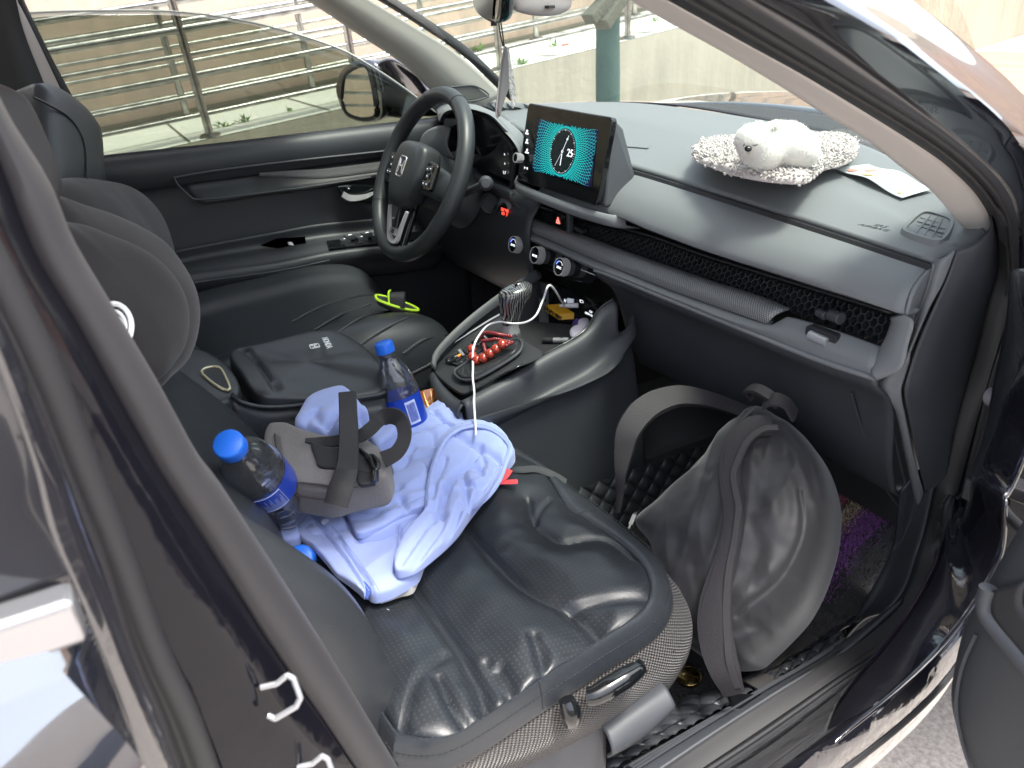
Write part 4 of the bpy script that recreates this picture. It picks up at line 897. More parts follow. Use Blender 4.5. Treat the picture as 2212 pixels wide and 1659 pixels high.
# ---- steering wheel
wc=V3(-.392,-.205,1.012); wa=V3(1,0,0); wn=unit(V3(.02,-math.cos(math.radians(26)),math.sin(math.radians(26)))); wb_=np.cross(wn,wa); wb_=unit(wb_); wa=unit(np.cross(wb_,wn))
def Wp(a,b,h=0): return wc+wa*a+wb_*b+wn*h
RR=.176
mb=MB(); pts=[Wp(RR*math.cos(t),RR*math.sin(t)*(1 if math.sin(t)>-.8 else 1),0) for t in np.linspace(0,2*math.pi,97)[:-1]]
rr_=[.0165+.0016*(abs(math.sin(t))<.55)*(1) for t in np.linspace(0,2*math.pi,97)[:-1]]
V,F,UV=tube(pts,.0170,16,closed=True,up=wn,ry=.0185); mb.add(V,F,UV); sw=mb.build('steering_wheel',M_['wheel'],car)
for t in (1.18,1.96,-2.62,-.52):
    mb=MB(); c_=Wp(RR*math.cos(t),RR*math.sin(t)); tg=-wa*math.sin(t)+wb_*math.cos(t); rd=wa*math.cos(t)+wb_*math.sin(t)
    mb.add(*tube([c_+rd*.0172*math.cos(k)+wn*.0187*math.sin(k) for k in np.linspace(0,2*math.pi,30)],.0008,5)); mb.build('wheel_seam',M_['dark'],sw)
for t0,t1 in ((1.96,2.62),(-2.9,-2.0),(.3,1.15),(-1.1,-.5)):
    ln=[Wp((RR-.0163)*math.cos(t),(RR-.0163)*math.sin(t),.006) for t in np.linspace(t0,t1,20)]; stitches(ln,.0055,.004,.0009).build('wheel_stitching',M_['leather'],sw)
hub=[Wp(a,b,.018) for a,b in ((-.062,.045),(-.045,.060),(0,.064),(.045,.060),(.062,.045),(.068,.0),(.052,-.045),(.03,-.075),(0,-.082),(-.03,-.075),(-.052,-.045),(-.068,.0))]
mb=MB(); mb.add(*inflate(hub,wn,.030,.035,4.0,16,72)); mb.build('airbag_pad',M_['wheel'],sw)
def spoke(pa,pb,wa1,wb1,h0,h1,name,m):
    d=unit(np.array(pb)-np.array(pa)); n=np.array([-d[1],d[0]]); rows=[]
    for t in np.linspace(0,1,6):
        p=np.array(pa)*(1-t)+np.array(pb)*t; w=wa1*(1-t)+wb1*t; h=h0*(1-t)+h1*t; rows.append([Wp(*(p+n*w),h-.012),Wp(*(p+n*w*.9),h),Wp(*p,h+.004),Wp(*(p-n*w*.9),h),Wp(*(p-n*w),h-.012)])
    b=MB(); b.add(*loft(rows,14,10)); return b.build(name,m,sw,solid=.012,off=-1)
spoke((-.05,0.0),(-.166,-.012),.036,.028,.022,.004,'wheel_spoke',M_['wheel']); spoke((.05,0.0),(.166,-.012),.036,.028,.022,.004,'wheel_spoke',M_['wheel'])
spoke((0,-.06),(0,-.168),.045,.034,.012,.004,'wheel_spoke',M_['gloss'])
for s in(-1,1):
    mb=MB(); mb.add(*ribbon([Wp(s*.046,-.082,.024),Wp(s*.034,-.115,.020),Wp(s*.020,-.147,.014),Wp(0,-.155,.013)],wn,[.006,.010,.014,.008],.006,n=24)); mb.build('chrome_bezel',mat('bright satin chrome',(.72,.72,.72),.3,metal=.35),sw)
mb=MB(); mb.add(*prism(rrect(Wp(0,-.133,.020),wa*.017,wb_*.0075,.002),-wn*.002)); mb.build('trim_badge',M_['silver'],sw,smooth=False); text('badge_lettering','RS',Wp(0,-.133,.0205),wa+wb_*.0,wb_,.012,M_['dark'],sw,bold=.0004)
# emblem: rounded frame with an H inside
mb=MB(); ew,eh=.0150,.0215; fr=rrect(Wp(0,.004,.0475),wa*ew,wb_*eh,.007,5); mb.add(*tube(fr+[fr[0]],.0018,6))
for s in (-1,1): mb.add(*tube([Wp(s*.0095,.018,.0475),Wp(s*.0065,.004,.0485),Wp(s*.0095,-.010,.0475)],.0019,6,n=8))
mb.add(*tube([Wp(-.0065,.004,.0485),Wp(.0065,.004,.0485)],.0019,6)); em=mb.build('wheel_emblem',M_['chrome'],sw)
mb=MB(); mb.add(*prism(rrect(Wp(0,.004,.0465),wa*ew,wb_*eh,.007,5),-wn*.004)); mb.build('emblem_plate',M_['gloss'],sw,smooth=False)
for s in (-1,1):
    mb=MB(); mb.add(*prism(rrect(Wp(s*.094,.002,.026),wa*.024,wb_*.028,.008,4),-wn*.008)); mb.build('wheel_button_pad',M_['gloss'],sw,smooth=False,bevel=.0015)
    for a,b in ((.084,.016),(.098,.018),(.092,.002),(.086,-.014),(.1,-.014)):
        mb=MB(); mb.add(*box(Wp(s*a,b,.028),wa*.005,wb_*.0055,wn*.0015)); mb.build('wheel_button',M_['plastic'],sw,smooth=False,bevel=.001)
        mb=MB(); mb.add(*box(Wp(s*a,b,.0297),wa*.002,wb_*.0007,wn*.0002)); mb.build('button_mark',M_['glow'],sw,smooth=False)
# column, stalk
rows=[]
for h,r,dz in ((-.012,.062,0),(-.05,.060,-.004),(-.09,.066,-.008),(-.13,.07,-.012)):
    rows.append([Wp(r*math.cos(t),r*math.sin(t)*1.0+dz,h) for t in np.linspace(0,2*math.pi,17)])
mb=MB(); mb.add(*loft(rows,40,14)); mb.build('steering_column',pl_,car)
sk=[q(1165,1080,c='c1',y=-.125),q(1155,1010,c='c1',y=-.14),q(1145,930,c='c1',y=-.150)]
k2=q(1137,905,c='c1',y=-.150); a_=unit(CP-k2); mb=MB(); mb.add(*tube([Wp(.05,-.03,-.06),k2-a_*.02],.008,10)); mb.add(*lathe([(.011,-.03),(.0145,-.02),(.0150,-.008),(.0135,-.003),(.0095,-.001),(.0090,.001),(0,.0015)],k2,a_,28)); mb.build('wiper_stalk',pl_,car)
k3=q(1170,1090,c='c1',y=-.10); mb=MB(); mb.add(*lathe([(.021,-.01),(.022,-.002),(.0205,.002),(.019,-.002),(.017,-.012),(0,-.012)],k3,unit(V3(.6,-.8,.1)),32)); mb.build('key_slot_cover',pl_,dash)
# driver side air vent surround left of the cluster
vs=L('c1',[(520,540),(560,450),(640,395),(750,370),(800,400)],y=-.10)
sheet('side_vent_housing',[vs,[p+V3(0,-.01,-.035) for p in vs],L('c1',[(520,560),(600,600),(680,630),(780,660),(830,680)],y=-.11)],ds_,dash,24,12,solid=.004)
# ================================================================ DRIVER'S DOOR
dd=bpy.data.objects.new('x',None); bpy.data.objects.remove(dd)
b0=L('_',[(150,342),(215,336),(400,316),(520,303),(760,274),(960,251)],x=-.715); b0=[V3(-.715,-.98,b0[0][2])]+b0+[V3(-.715,.06,b0[-1][2]-.004)]
def shift(P,dx,dz): return [p+V3(dx,0,dz) for p in P]
door=sheet('driver_door',[shift(b0,-.02,-.01),b0,shift(b0,.022,-.012),shift(b0,.030,-.04),shift(b0,.022,-.075),shift(b0,.004,-.085),shift(b0,.004,-.16),shift(b0,.010,-.30),shift(b0,.0,-.45),shift(b0,-.01,-.62)],M_['leather2'],car,50,70,solid=.004,off=1)
# groove with metal mesh strip
gt=L('_',[(376,386),(450,372),(581,355),(702,342),(840,326),(985,305)],x=-.688); gb=L('_',[(430,432),(470,428),(581,412),(702,396),(840,372),(985,345)],x=-.690)
sheet('door_groove',[gt,[p+V3(-.012,0,0) for p in gt],[(a+b)/2+V3(-.020,0,0) for a,b in zip(crpts(gt,8),crpts(gb,8))],gb,[p+V3(.006,0,-.004) for p in gb]],M_['leather2'],door,40,20,solid=.003,off=1)
mt=L('_',[(560,376),(620,370),(702,365),(828,349),(900,338)],x=-.682); mb_b=L('_',[(560,378),(620,382),(702,385),(828,369),(900,357)],x=-.680)
dm=mat('door mesh trim',(.24,.245,.25),.4,metal=.5); pattern(dm,'weave',.0042,1,.002,col2=(.03,.03,.03))
mb=MB(); mb.add(*loft([mt,[(a+b)/2+V3(.003,0,0) for a,b in zip(mt,mb_b)],mb_b],40,8)); mb.build('door_mesh_trim',dm,door,solid=.003)
mb=MB(); mb.add(*tube([p+V3(.004,0,.001) for p in L('_',[(376,386),(384,400),(405,420),(427,431),(520,423),(702,398),(800,383)],x=-.684)],.0022,6,n=50)); mb.build('groove_edge',pl_,door)
mb=MB(); mb.add(*tube(L('_',[(376,384),(450,371),(581,354),(702,340),(840,325),(985,304)],x=-.682),.0028,6,n=50)); mb.build('groove_edge',M_['silver'] if False else pl_,door)
# handle bowl and lever
hb_=[(728,402),(760,398),(800,400),(830,405),(830,440),(800,440),(760,437),(742,428)]
P_=L('_',hb_,x=-.680); c_=sum(P_)/8; mb=MB(); mb.add(*prism(P_,V3(-.006,0,0))); hbw=mb.build('handle_bowl',M_['gloss'],door,smooth=False,bevel=.003)
mb=MB(); mb.add(*ribbon(L('B',[(112,1228),(150,1250),(200,1252),(260,1240),(300,1222),(330,1202)],x=-.668),V3(1,0,.4),[.016,.018,.016,.013,.008,.004],.005,n=30)); mb.build('door_handle',M_['chrome'],hbw)
mb=MB(); mb.add(*box(q(150,1200,c='B',x=-.674),(.003,0,0),(0,.008,0),(0,0,.009))); mb.build('lock_button',M_['gloss'],hbw,bevel=.001,smooth=False)
text('lock_mark','o',q(150,1190,c='B',x=-.6705),(0,1,0),(0,0,1),.006,M_['glow'],hbw)
# armrest
ar0=L('_',[(370,572),(470,552),(600,528),(700,510),(850,495),(960,485)],x=-.690)
ar1=L('_',[(370,606),(441,593),(600,571),(714,548),(850,532),(960,520)],x=-.610)
arm=sheet('door_armrest',[shift(ar0,0,.03),ar0,[(a+b)/2+V3(0,0,.004) for a,b in zip(ar0,ar1)],shift(ar1,-.012,.004),ar1,shift(ar1,.002,-.02),shift(ar1,-.02,-.05),shift(ar1,-.07,-.09)],M_['leather2'],door,40,40,solid=.004,off=1)
stitches([p+V3(.003,0,-.014) for p in ar1[:4]],.008,.0055,.0008).build('armrest_stitching',M_['thread'],arm)
mb=MB(); mb.add(*prism([p+V3(0,0,.009) for p in (ar0[3]*.55+ar1[3]*.45,ar0[5]*.55+ar1[5]*.45,ar0[5]*.1+ar1[5]*.9,ar0[3]*.1+ar1[3]*.9)],V3(0,0,-.004))); sp_=mb.build('switch_panel',M_['gloss'],arm,smooth=False,bevel=.002)
for (u,v) in ((755,512),(792,507),(745,520),(782,515)):
    c_=q(u,v,x=-.645); mb=MB(); mb.add(*box(c_,(.008,0,0),(0,.013,0),(0,0,.006))); mb.build('window_switch',pl_,sp_,smooth=False,bevel=.002)
    mb=MB(); mb.add(*tube([c_+V3(.005,-.004,.0068),c_+V3(.005,.004,.0068)],.0008,4)); mb.build('switch_mark',M_['glow'],sp_)
pk=L('_',[(565,536),(600,522),(660,518),(662,530),(600,541)],x=-.66); mb=MB(); mb.add(*prism([p+V3(0,0,.008) for p in pk],V3(0,0,-.003))); mb.build('pull_pocket',M_['plastic'],arm,smooth=False)
mb=MB(); c_=q(624,533,x=-.65)+V3(0,0,.004); mb.add(*prism([c_,c_+V3(.0,.010,-.003),c_+V3(0,.006,.006),c_+V3(0,-.002,.008)],V3(.004,.002,.001))); o=mb.build('paper_scrap',M_['white'],None,smooth=False); setp(o,'tiny white paper scrap in the driver door armrest pocket','paper')
# door mirror
mp=[(728,190),(735,160),(760,135),(790,124),(840,128),(880,150),(915,190),(930,215),(912,235),(860,256),(800,265),(760,258),(738,232)]
mc=[q(u,v,x=-.97) for u,v in mp]; c_=sum(mc)/len(mc); nm=unit(V3(.35,-.94,.0))
PM=(nm,q(780,200,x=-1.0))
mo=[q(u,v,pl=PM) for u,v in ((728,195),(733,165),(752,140),(785,128),(812,136),(822,165),(832,205),(832,248),(815,262),(780,264),(752,252),(738,230))]
mb=MB(); mb.add(*inflate(mo,-nm,.10,.012,3.2,20,60)); wm_=mb.build('door_mirror',pt_,car)
mi=[q(u,v,pl=PM)+nm*.016 for u,v in ((750,190),(755,163),(772,148),(795,140),(806,152),(814,185),(820,225),(820,248),(800,256),(775,252),(756,240),(749,215))]
c_=sum(mi)/len(mi); mb=MB(); mb.add([c_]+list(crpts(mi,40,True)),[(0,1+i,1+(i+1)%40) for i in range(40)]); mb.build('mirror_glass',mat('mirror glass',(.75,.78,.74),.02,metal=1),wm_)
mb=MB(); mb.add(*tube(crpts([p-nm*.002 for p in mi],50,True),.006,8,closed=True)); mb.build('mirror_rim',M_['dark'],wm_)
ms=[q(u,v,x=-.86) for u,v in ((800,124),(850,132),(900,170),(925,205),(905,240),(850,256),(815,250))]
mb=MB(); mb.add(*loft([[q(u,v,x=-.93) for u,v in ((812,135),(822,170),(830,210),(830,250))],[q(u,v,x=-.90) for u,v in ((845,128),(862,160),(872,205),(868,255))],[q(u,v,x=-.84) for u,v in ((895,160),(910,190),(915,215),(905,250))],[q(u,v,x=-.76) for u,v in ((925,200),(938,218),(945,235),(950,256))]],16,20)); mb.build('mirror_shell',pt_,wm_,solid=.006)
sheet('mirror_sail',[L('_',[(905,252),(925,225),(950,205)],x=-.735),L('_',[(1000,246),(1000,235),(1000,225)],x=-.735)],M_['dark'],door,8,4)
# ================================================================ REAR-VIEW MIRROR and overhead camera
mm=[q(u,v,x=.02) for u,v in ((1022,-30),(1024,8),(1034,30),(1052,44),(1072,50),(1083,44),(1078,-40))]
c_=q(1058,5,x=.0); nn=unit(V3(-.28,-.93,-.1)); PR=(nn,c_)
mo=[q(u,v,pl=PR) for u,v in ((1021,-60),(1022,0),(1030,25),(1046,40),(1066,49),(1082,47),(1086,10),(1086,-60))]
mb=MB(); mb.add(*inflate(mo,-nn,.03,.004,3,14,50)); im=mb.build('interior_mirror',M_['gloss'],car)
mi=[q(u,v,pl=PR)+nn*.006 for u,v in ((1029,-55),(1030,-2),(1038,20),(1052,34),(1068,42),(1072,20),(1072,-55))]
cc_=sum(mi)/7; mb=MB(); mb.add([cc_]+list(crpts(mi,30,True)),[(0,1+i,1+(i+1)%30) for i in range(30)]); mb.build('mirror_glass',mat('mirror glass rear',(.8,.8,.8),.02,metal=1),im)
mb=MB(); a=q(1067,56,x=.0); mb.add(*tube([a+V3(0,0,.03),a],.005,8)); mb.build('mirror_tab',M_['dark'],im)
cbx=[q(u,v,x=.02) for u,v in ((1105,-40),(1108,12),(1125,25),(1165,32),(1205,30),(1230,18),(1236,0),(1236,-40))]
mb=MB(); mb.add(*inflate(cbx,unit(V3(.8,-.6,-.2)),.03,.05,3,16,50)); cb=mb.build('camera_housing',mat('warm grey housing',(.33,.31,.31),.5),car)
mb=MB(); mb.add(*box(q(1188,15,x=.045),(.003,.002,0),(-.006,.010,0),(0,0,.0022))); mb.build('camera_slot',M_['dark'],cb,smooth=False)
# ================================================================ SEATS
def seatback(name,cx,parent,bol=1.0,top=1.12,lean=0,tw=.05):
    xs=[-.235,-.232,-.215,-.17,-.10,0,.10,.17,.215,.240,.243]
    bo=[-.16,-.05,.025,.022,.004,0,.004,.03,.045,-.04,-.16]
    prof=[(.58,-.75),(.66,-.768),(.74,-.782),(.80,-.800),(.86,-.838),(.92,-.876),(1.01,-.908),(1.09,-.912),(top,-.925),(top+.02,-.95)]
    rows=[]
    for i,(z,y) in enumerate(prof):
        k=(.9,1.1,1.05,.95,.9,.8,.7,.6,.3,.2)[i]; w=(1,1.02,1.0,1,.99,.98,.96,.92,.80,.7)[i]
        rows.append([V3(cx+x*w,y+lean*(z-.6)-tw*x+(b*k*bol if b>-.03 else b),z) for x,b in zip(xs,bo)])
    s=MB(); s.add(*loft(rows,60,50)); return s.build(name,M_['leather'],parent,solid=.02,off=-1)
ps=sheet('passenger_seat',[[(.17,-.80,.56),(.62,-.80,.56)],[(.17,-.36,.54),(.62,-.36,.54)]],M_['dark'],car,4,4,solid=.05)
sb_=seatback('backrest',.378,ps)
# driver's seat
dsx=-.385
rows=[]
for y,zc,w in ((-.80,.70,.20),(-.70,.735,.235),(-.55,.745,.245),(-.42,.75,.25),(-.33,.735,.245),(-.29,.70,.235),(-.28,.62,.225)):
    rows.append([V3(dsx-w-.02,y,zc-.10),V3(dsx-w,y,zc+.015),V3(dsx-w*.75,y,zc+.022),V3(dsx-w*.5,y,zc),V3(dsx,y,zc-.008),V3(dsx+w*.5,y,zc),V3(dsx+w*.75,y,zc+.02),V3(dsx+w,y,zc+.01),V3(dsx+w+.02,y,zc-.10)])
mb=MB(); V,F,UV=loft(rows,60,50); mb.add(V,F,UV); dseat=mb.build('driver_seat',M_['leather'],car,solid=.02,off=1)
dss=surf([dseat])
for ln_ in ([(690,735),(745,700),(800,678),(850,665)],[(720,748),(790,708),(850,690),(905,683)],[(770,752),(830,722),(885,706),(930,704)],[(865,760),(905,738),(948,733)],[(880,802),(912,786),(932,776)],[(640,715),(700,682),(760,662),(800,655)]):
    P_=[dss(u,v,.0212) for u,v in ln_]; P_=[p for p in P_ if p is not None]
    if len(P_)<2: continue
    b=MB(); b.add(*tube(P_,.0022,6,n=30)); b.build('seat_groove',M_['dark'],dseat)
    stitches([p+V3(.0,-.004,.0015) for p in P_],.0065,.0045,.0007).build('seat_stitching',M_['thread'],dseat)
seatback('backrest',dsx,dseat,1.0,1.12)
hrn=unit(V3(.35,.80,.25))
ho=[q(u,v,c='k1',pl=(hrn,q(130,300,x=-.34))) for u,v in ((135,125),(150,108),(200,110),(260,140),(310,175),(370,225),(410,275),(440,330),(452,420),(455,520),(460,600),(380,640),(250,640),(180,560),(140,350))]
mb=MB(); mb.add(*inflate(ho,hrn,.03,.07,3.5,20,80)); hr_=mb.build('headrest',M_['leather2'],dseat)
pq=[q(u,v,c='k1',pl=(hrn,q(130,300,x=-.34)+hrn*.031)) for u,v in ((160,165),(230,200),(320,255),(380,330),(405,420),(412,560))]
mb=MB(); mb.add(*tube(pq,.002,6,n=40)); mb.build('headrest_piping',M_['leather'],hr_)
hpn=unit(V3(.55,.75,.2))
ho=[q(u,v,c='k1',pl=(hpn,q(30,300,x=.36))) for u,v in ((-260,120),(-100,110),(0,148),(45,180),(90,260),(130,350),(165,430),(200,510),(216,580),(222,660),(150,760),(-60,700),(-250,500))]
mb=MB(); mb.add(*inflate(ho,hpn,.03,.07,3.5,20,80)); mb.build('headrest',mat('dusty grey brown leather',(.05,.046,.048),.6,bump=('noise',300,.2,.001)),ps)
# ================================================================ CENTRE CONSOLE
Rr,Rf=q(1000,872,x=.15),q(1322,700,x=.135)
eL=[q(936,800,x=-.03),q(945,768,x=-.05),q(1000,713,x=-.075),q(1080,652,x=-.095),q(1165,598,x=-.11)]
eR=[q(1000,868,x=.150),q(1031,852,x=.150),q(1100,815,x=.150),q(1172,770,x=.148),q(1244,731,x=.143),q(1275,704,x=.138),q(1298,668,x=.134),q(1326,648,x=.140)]
rear=[q(936,800,x=-.03),q(950,835,x=.04),q(978,865,x=.11),q(1000,872,x=.15)]
EL=crpts(eL,9);ER=crpts(eR,9)
s1=[p+V3(.012,0,-.014) for p in eR]; s2=[p+V3(.018,0,-.06) for p in eR]; 
cr_=L('_',[(1034,909),(1100,888),(1172,864),(1240,840),(1290,819),(1318,803),(1345,770),(1371,726),(1372,690)],x=[.185,.19,.193,.193,.190,.188,.178,.165,.152])
s3=[p+V3(-.012,0,-.02) for p in cr_]; s4=[V3(.175,p[1]+.01,.56) for p in cr_]; s5=[V3(.18,p[1]+.02,.42) for p in cr_]
con=sheet('centre_console',[[p+V3(-.012,0,-.004) for p in eR],eR,s1,s2,cr_,s3,s4,s5],M_['plastic'],car,60,60,solid=.004)
rr0=rear; rr1=[p+V3(0,-.012,-.015) for p in rear]; rr2=[p+V3(0,-.005,-.08) for p in rear]; rr3=[V3(p[0],p[1],.5) for p in rear]
sheet('console_nose',[[p+V3(0,.01,0) for p in rear],rr0,rr1,rr2,rr3],M_['plastic'],con,30,20,solid=.004)
l0=eL; sheet('console_side',[[p+V3(.01,0,0) for p in eL],eL,[p+V3(-.003,0,-.006) for p in eL],[V3(p[0]-.012,p[1],.5) for p in eL]],M_['plastic'],con,30,16,solid=.004)
# the tunnel flank on the driver side (grey plastic) and carpet below
tf=L('c3',[(470,585),(470,540),(520,470),(650,370),(820,270)],x=-.13)
sheet('tunnel_side_panel',[tf,[p+V3(0,.0,-.02) for p in tf],[V3(-.14,p[1],.5) for p in tf]],M_['plastic'],con,24,10,solid=.004)
# deck with the shift gate
dk0=[p+V3(.006,0,-.004) for p in crpts(eL,20)[:13]]; dk1=[p+V3(-.010,0,-.006) for p in crpts(eR,20)[:11]]
deckm=mat('ribbed carbon look plastic',(.035,.037,.04),.45); pattern(deckm,'lines',.004,.5,.001,rot=.5)
PD=plane3(q(936,800,x=-.03),q(1000,872,x=.150),q(1165,745,x=.149)); dn_=PD[0] if PD[0][2]>0 else -PD[0]
def dk(u,v,h=0,c='c3'): return q(u,v,c=c,pl=PD)+dn_*h
dkp=[(170,905),(195,850),(260,780),(400,690),(600,560),(760,455),(830,425),(980,560),(1060,660),(1230,790),(1000,910),(800,1010),(560,1140),(480,1170),(420,1150),(300,1060),(200,960)]
mb=MB(); P_=[dk(*p,-.003) for p in dkp]; c_=dk(560,850,-.003); n_=60; mb.add([c_]+list(crpts(P_,n_,True)),[(0,1+i,1+(i+1)%n_) for i in range(n_)],[((p-c_)@V3(1,0,0),(p-c_)@V3(0,1,0)) for p in [c_]+list(crpts(P_,n_,True))]); deck=mb.build('console_deck',deckm,con)
mb=MB(); mb.add(*tube([dk(*p,.001) for p in ((830,425),(700,500),(540,600),(400,690),(260,780),(205,840),(185,900))],.0022,8,n=60)); mb.build('chrome_edge',M_['chrome'],con)
mb=MB(); mb.add(*tube([dk(*p,-.001) for p in ((185,905),(205,960),(300,1060),(420,1150),(490,1172),(570,1140),(800,1012),(1000,912))]+[p+V3(-.003,0,.001) for p in eR[3:]],.0018,8,n=80)); mb.build('gloss_edge',M_['gloss'],con)
# front tray: floor, walls, back panel
tr=[(820,430),(1180,100),(1290,130),(1750,290),(1750,390),(1710,480),(1640,570),(1480,660),(1240,780),(1060,660)]
PTR=(unit(V3(0,-.12,1)),V3(0,-.15,.748))
qt=lambda u,v,h=0: q(u,v,c='c3',pl=PTR)+PTR[0]*h
tf_=[qt(*p) for p in ((840,520),(1000,480),(1290,500),(1560,520),(1700,500),(1700,640),(1500,740),(1240,830),(1060,720))]
mb=MB(); c_=sum(tf_)/len(tf_); n_=40; mb.add([c_]+list(crpts(tf_,n_,True)),[(0,1+i,1+(i+1)%n_) for i in range(n_)]); mb.build('tray_floor',M_['rubber'],con)
wl0=[p+V3(-.006,0,-.002) for p in eR[2:]]
sheet('tray_wall',[wl0,[p+V3(-.006,0,-.06) for p in wl0]],M_['dark'],con,30,6,solid=.003)
# upright panel at the front of the tray (sockets)
PU=(unit(V3(.15,-1,.30)),q(1560,330,c='c3',y=-.045))
def pu(u,v,h=0): return q(u,v,c='c3',pl=PU)+PU[0]*h
mb=MB(); mb.add(*prism([pu(*p) for p in ((1290,120),(1500,190),(1755,300),(1750,400),(1700,500),(1590,560),(1290,520))],-PU[0]*.004)); up_=mb.build('socket_panel',M_['gloss'],con,smooth=False)
mb=MB(); mb.add(*prism([pu(*p,-.003) for p in ((1180,100),(1295,145),(1285,540),(1000,560),(1000,330),(1100,230))],-PU[0]*.004)); mb.build('tray_side_panel',M_['dash'],con,smooth=False)
text('socket_legend','12V\n180W MAX',pu(1688,412,.001),q(1710,420,c='c3',pl=PU)-q(1660,395,c='c3',pl=PU),(0,.3,1),.0062,M_['glow'],up_)
fr=[pu(1605+dx,297+dy,.001) for dx,dy in ((-16,-14),(12,-6),(18,14),(-10,10))]; mb=MB(); mb.add(*tube(fr+[fr[0]],.0007,4)); mb.build('socket_mark',M_['glow'],up_)
pk0=[pu(1470,255,.001),pu(1515,270,.001),pu(1512,335,.001),pu(1468,315,.001)]; mb=MB(); mb.add(*prism(pk0,PU[0]*.012)); ua=mb.build('usb_adapter',M_['gloss'],None,smooth=False,bevel=.001)
setp(ua,'small black square USB adapter plugged into the console socket panel','usb adapter')
mb=MB(); mb.add(*prism([pu(1517,268,.013),pu(1548,276,.004),pu(1546,330,.004),pu(1515,336,.013)],PU[0]*.002)); mb.build('adapter_side',M_['silver'],ua,smooth=False)
text('adapter_mark','H',(pk0[0]+pk0[2])/2+PU[0]*.0125,(1,0,0),(0,.3,1),.010,M_['glow'],ua)
# buttons, parking brake strip
mb=MB(); mb.add(*prism([dk(*p,.001) for p in ((310,865),(480,770),(760,590),(850,640),(700,740),(420,905))],-dn_*.003)); bs=mb.build('button_strip',M_['dark'],con,smooth=False,bevel=.001)
for i,pp in enumerate((((320,860),(365,835),(405,870),(360,895)),((370,830),(430,790),(490,830),(420,880)),((480,770),(545,712),(610,760),(525,810)),((560,700),(620,668),(665,700),(600,735)),((630,660),(680,630),(720,660),(668,690)),((670,630),(755,590),(820,635),(740,675)))):
    mb=MB(); mb.add(*prism([dk(*p,.0045) for p in pp],-dn_*.004)); mb.build('console_button',M_['gloss'] if i!=2 else M_['dark'],bs,smooth=False,bevel=.001)
mb=MB(); mb.add(*prism([dk(*p,.0052) for p in ((440,778),(465,766),(508,822),(484,832))],-dn_*.001)); mb.build('button_mark',M_['thread'],bs,smooth=False)
mb=MB(); mb.add(*prism([dk(*p,.0052) for p in ((676,640),(690,634),(728,668),(712,676))],-dn_*.001)); mb.build('button_mark',M_['thread'],bs,smooth=False)
mb=MB(); mb.add(*lathe([(.0035,0),(.0035,.0006),(0,.0006)],dk(455,828,.0052),dn_,16)); mb.build('warning_lamp',mat('amber lamp',(.9,.2,.02),.4,emit=((1,.22,.03),.6)),bs)
mb=MB(); mb.add(*lathe([(.0028,0),(.0028,.0006),(0,.0006)],dk(424,840,.0052),dn_,16)); mb.build('button_mark',M_['thread'],bs)
for (u,v,s) in ((355,885,'P'),(480,893,'A'),(535,862,'H'),(612,700,'(P)'),(642,732,'/')): text('button_legend',s,dk(u,v,.0055),(.8,.6,0),(-.6,.8,0),.0062,M_['thread'],bs)
# shift boot recess and gear lever
rc=[dk(*p,.002) for p in ((405,985),(430,950),(620,830),(900,700),(1000,670),(1045,700),(1040,760),(980,830),(760,970),(600,1050),(500,1060),(430,1030))]
mb=MB(); mb.add(*inflate(rc,dn_,.004,None,3,8,60)); mb.build('boot_surround',M_['dark'],con)
mb=MB(); mb.add(*tube(crpts([p+dn_*.0015 for p in rc],60,True),.0028,8,closed=True)); mb.build('boot_rim',M_['plastic'],con)
bt=[dk(*p,.004) for p in ((440,985),(640,850),(860,740),(990,690),(1020,720),(960,810),(740,950),(580,1030),(480,1040))]
gbase=dk(905,720,.004); gtop=q(925,598,c='c3',x=.035); axg=unit(q(935,480,c='c3',x=.045)-gtop)
mid_=lambda f,r: [gtop+ (p-(gbase))*r*(1-f)+ (gbase-gtop)*(f) for p in bt]
rows=[]
for t in np.linspace(0,1,8):
    o_=gbase*(1-t)+gtop*t; sc_=(1-t)**1.6*.85+.16
    cen_=dk(760,860,.004)*(1-t)**1.5+gtop*(1-(1-t)**1.5)
    rows.append([cen_+(p-dk(760,860,.004))*sc_ for p in bt+[bt[0]]])
lb=MB(); G=loftG(rows,60,24); V,F,UV=gridmesh(G); V=V+np.array([V3(0,0,1)*.0015*math.sin(i*.9) for i in range(len(V))]); lb.add(V,F,UV); gl_=lb.build('gear_lever',M_['leather'],car,solid=.002)
g1=q(925,598,c='c3',x=.038); g2=q(928,520,c='c3',x=.040)
mb=MB(); mb.add(*lathe([(.016,-.006),(.019,0),(.018,.006),(.0155,.012),(.0150,.03),(.0158,.034),(.0158,.038)],g1,unit(g2-g1),30)); mb.build('lever_collar',M_['silver'],gl_)
kr=[]
cfm=mat('carbon fibre look gear knob',(.012,.012,.013),.12,coat=1); t_=cfm.node_tree; b__=t_.nodes['Principled BSDF']; w_=t_.nodes.new('ShaderNodeTexWave'); w_.bands_direction='Y'; w_.inputs['Scale'].default_value=75; w_.inputs['Distortion'].default_value=9; w_.inputs['Detail'].default_value=.5; w_.inputs['Detail Scale'].default_value=.6
r_=t_.nodes.new('ShaderNodeValToRGB'); r_.color_ramp.elements[0].position=.42; r_.color_ramp.elements[1].position=.58; r_.color_ramp.elements[0].color=(.008,.008,.009,1); r_.color_ramp.elements[1].color=(.11,.11,.115,1)
tc_=t_.nodes.new('ShaderNodeTexCoord'); t_.links.new(tc_.outputs['Object'],w_.inputs[0]); t_.links.new(w_.outputs[0],r_.inputs[0]); t_.links.new(r_.outputs[0],b__.inputs['Base Color'])
ax=unit(g2-g1); kb=g2+ax*.002; u0,v0,_=basis(ax,hint=(0,1,0))
fy=unit(V3(0,1,0)-ax*ax[1]); fx=np.cross(fy,ax)
rows=[]
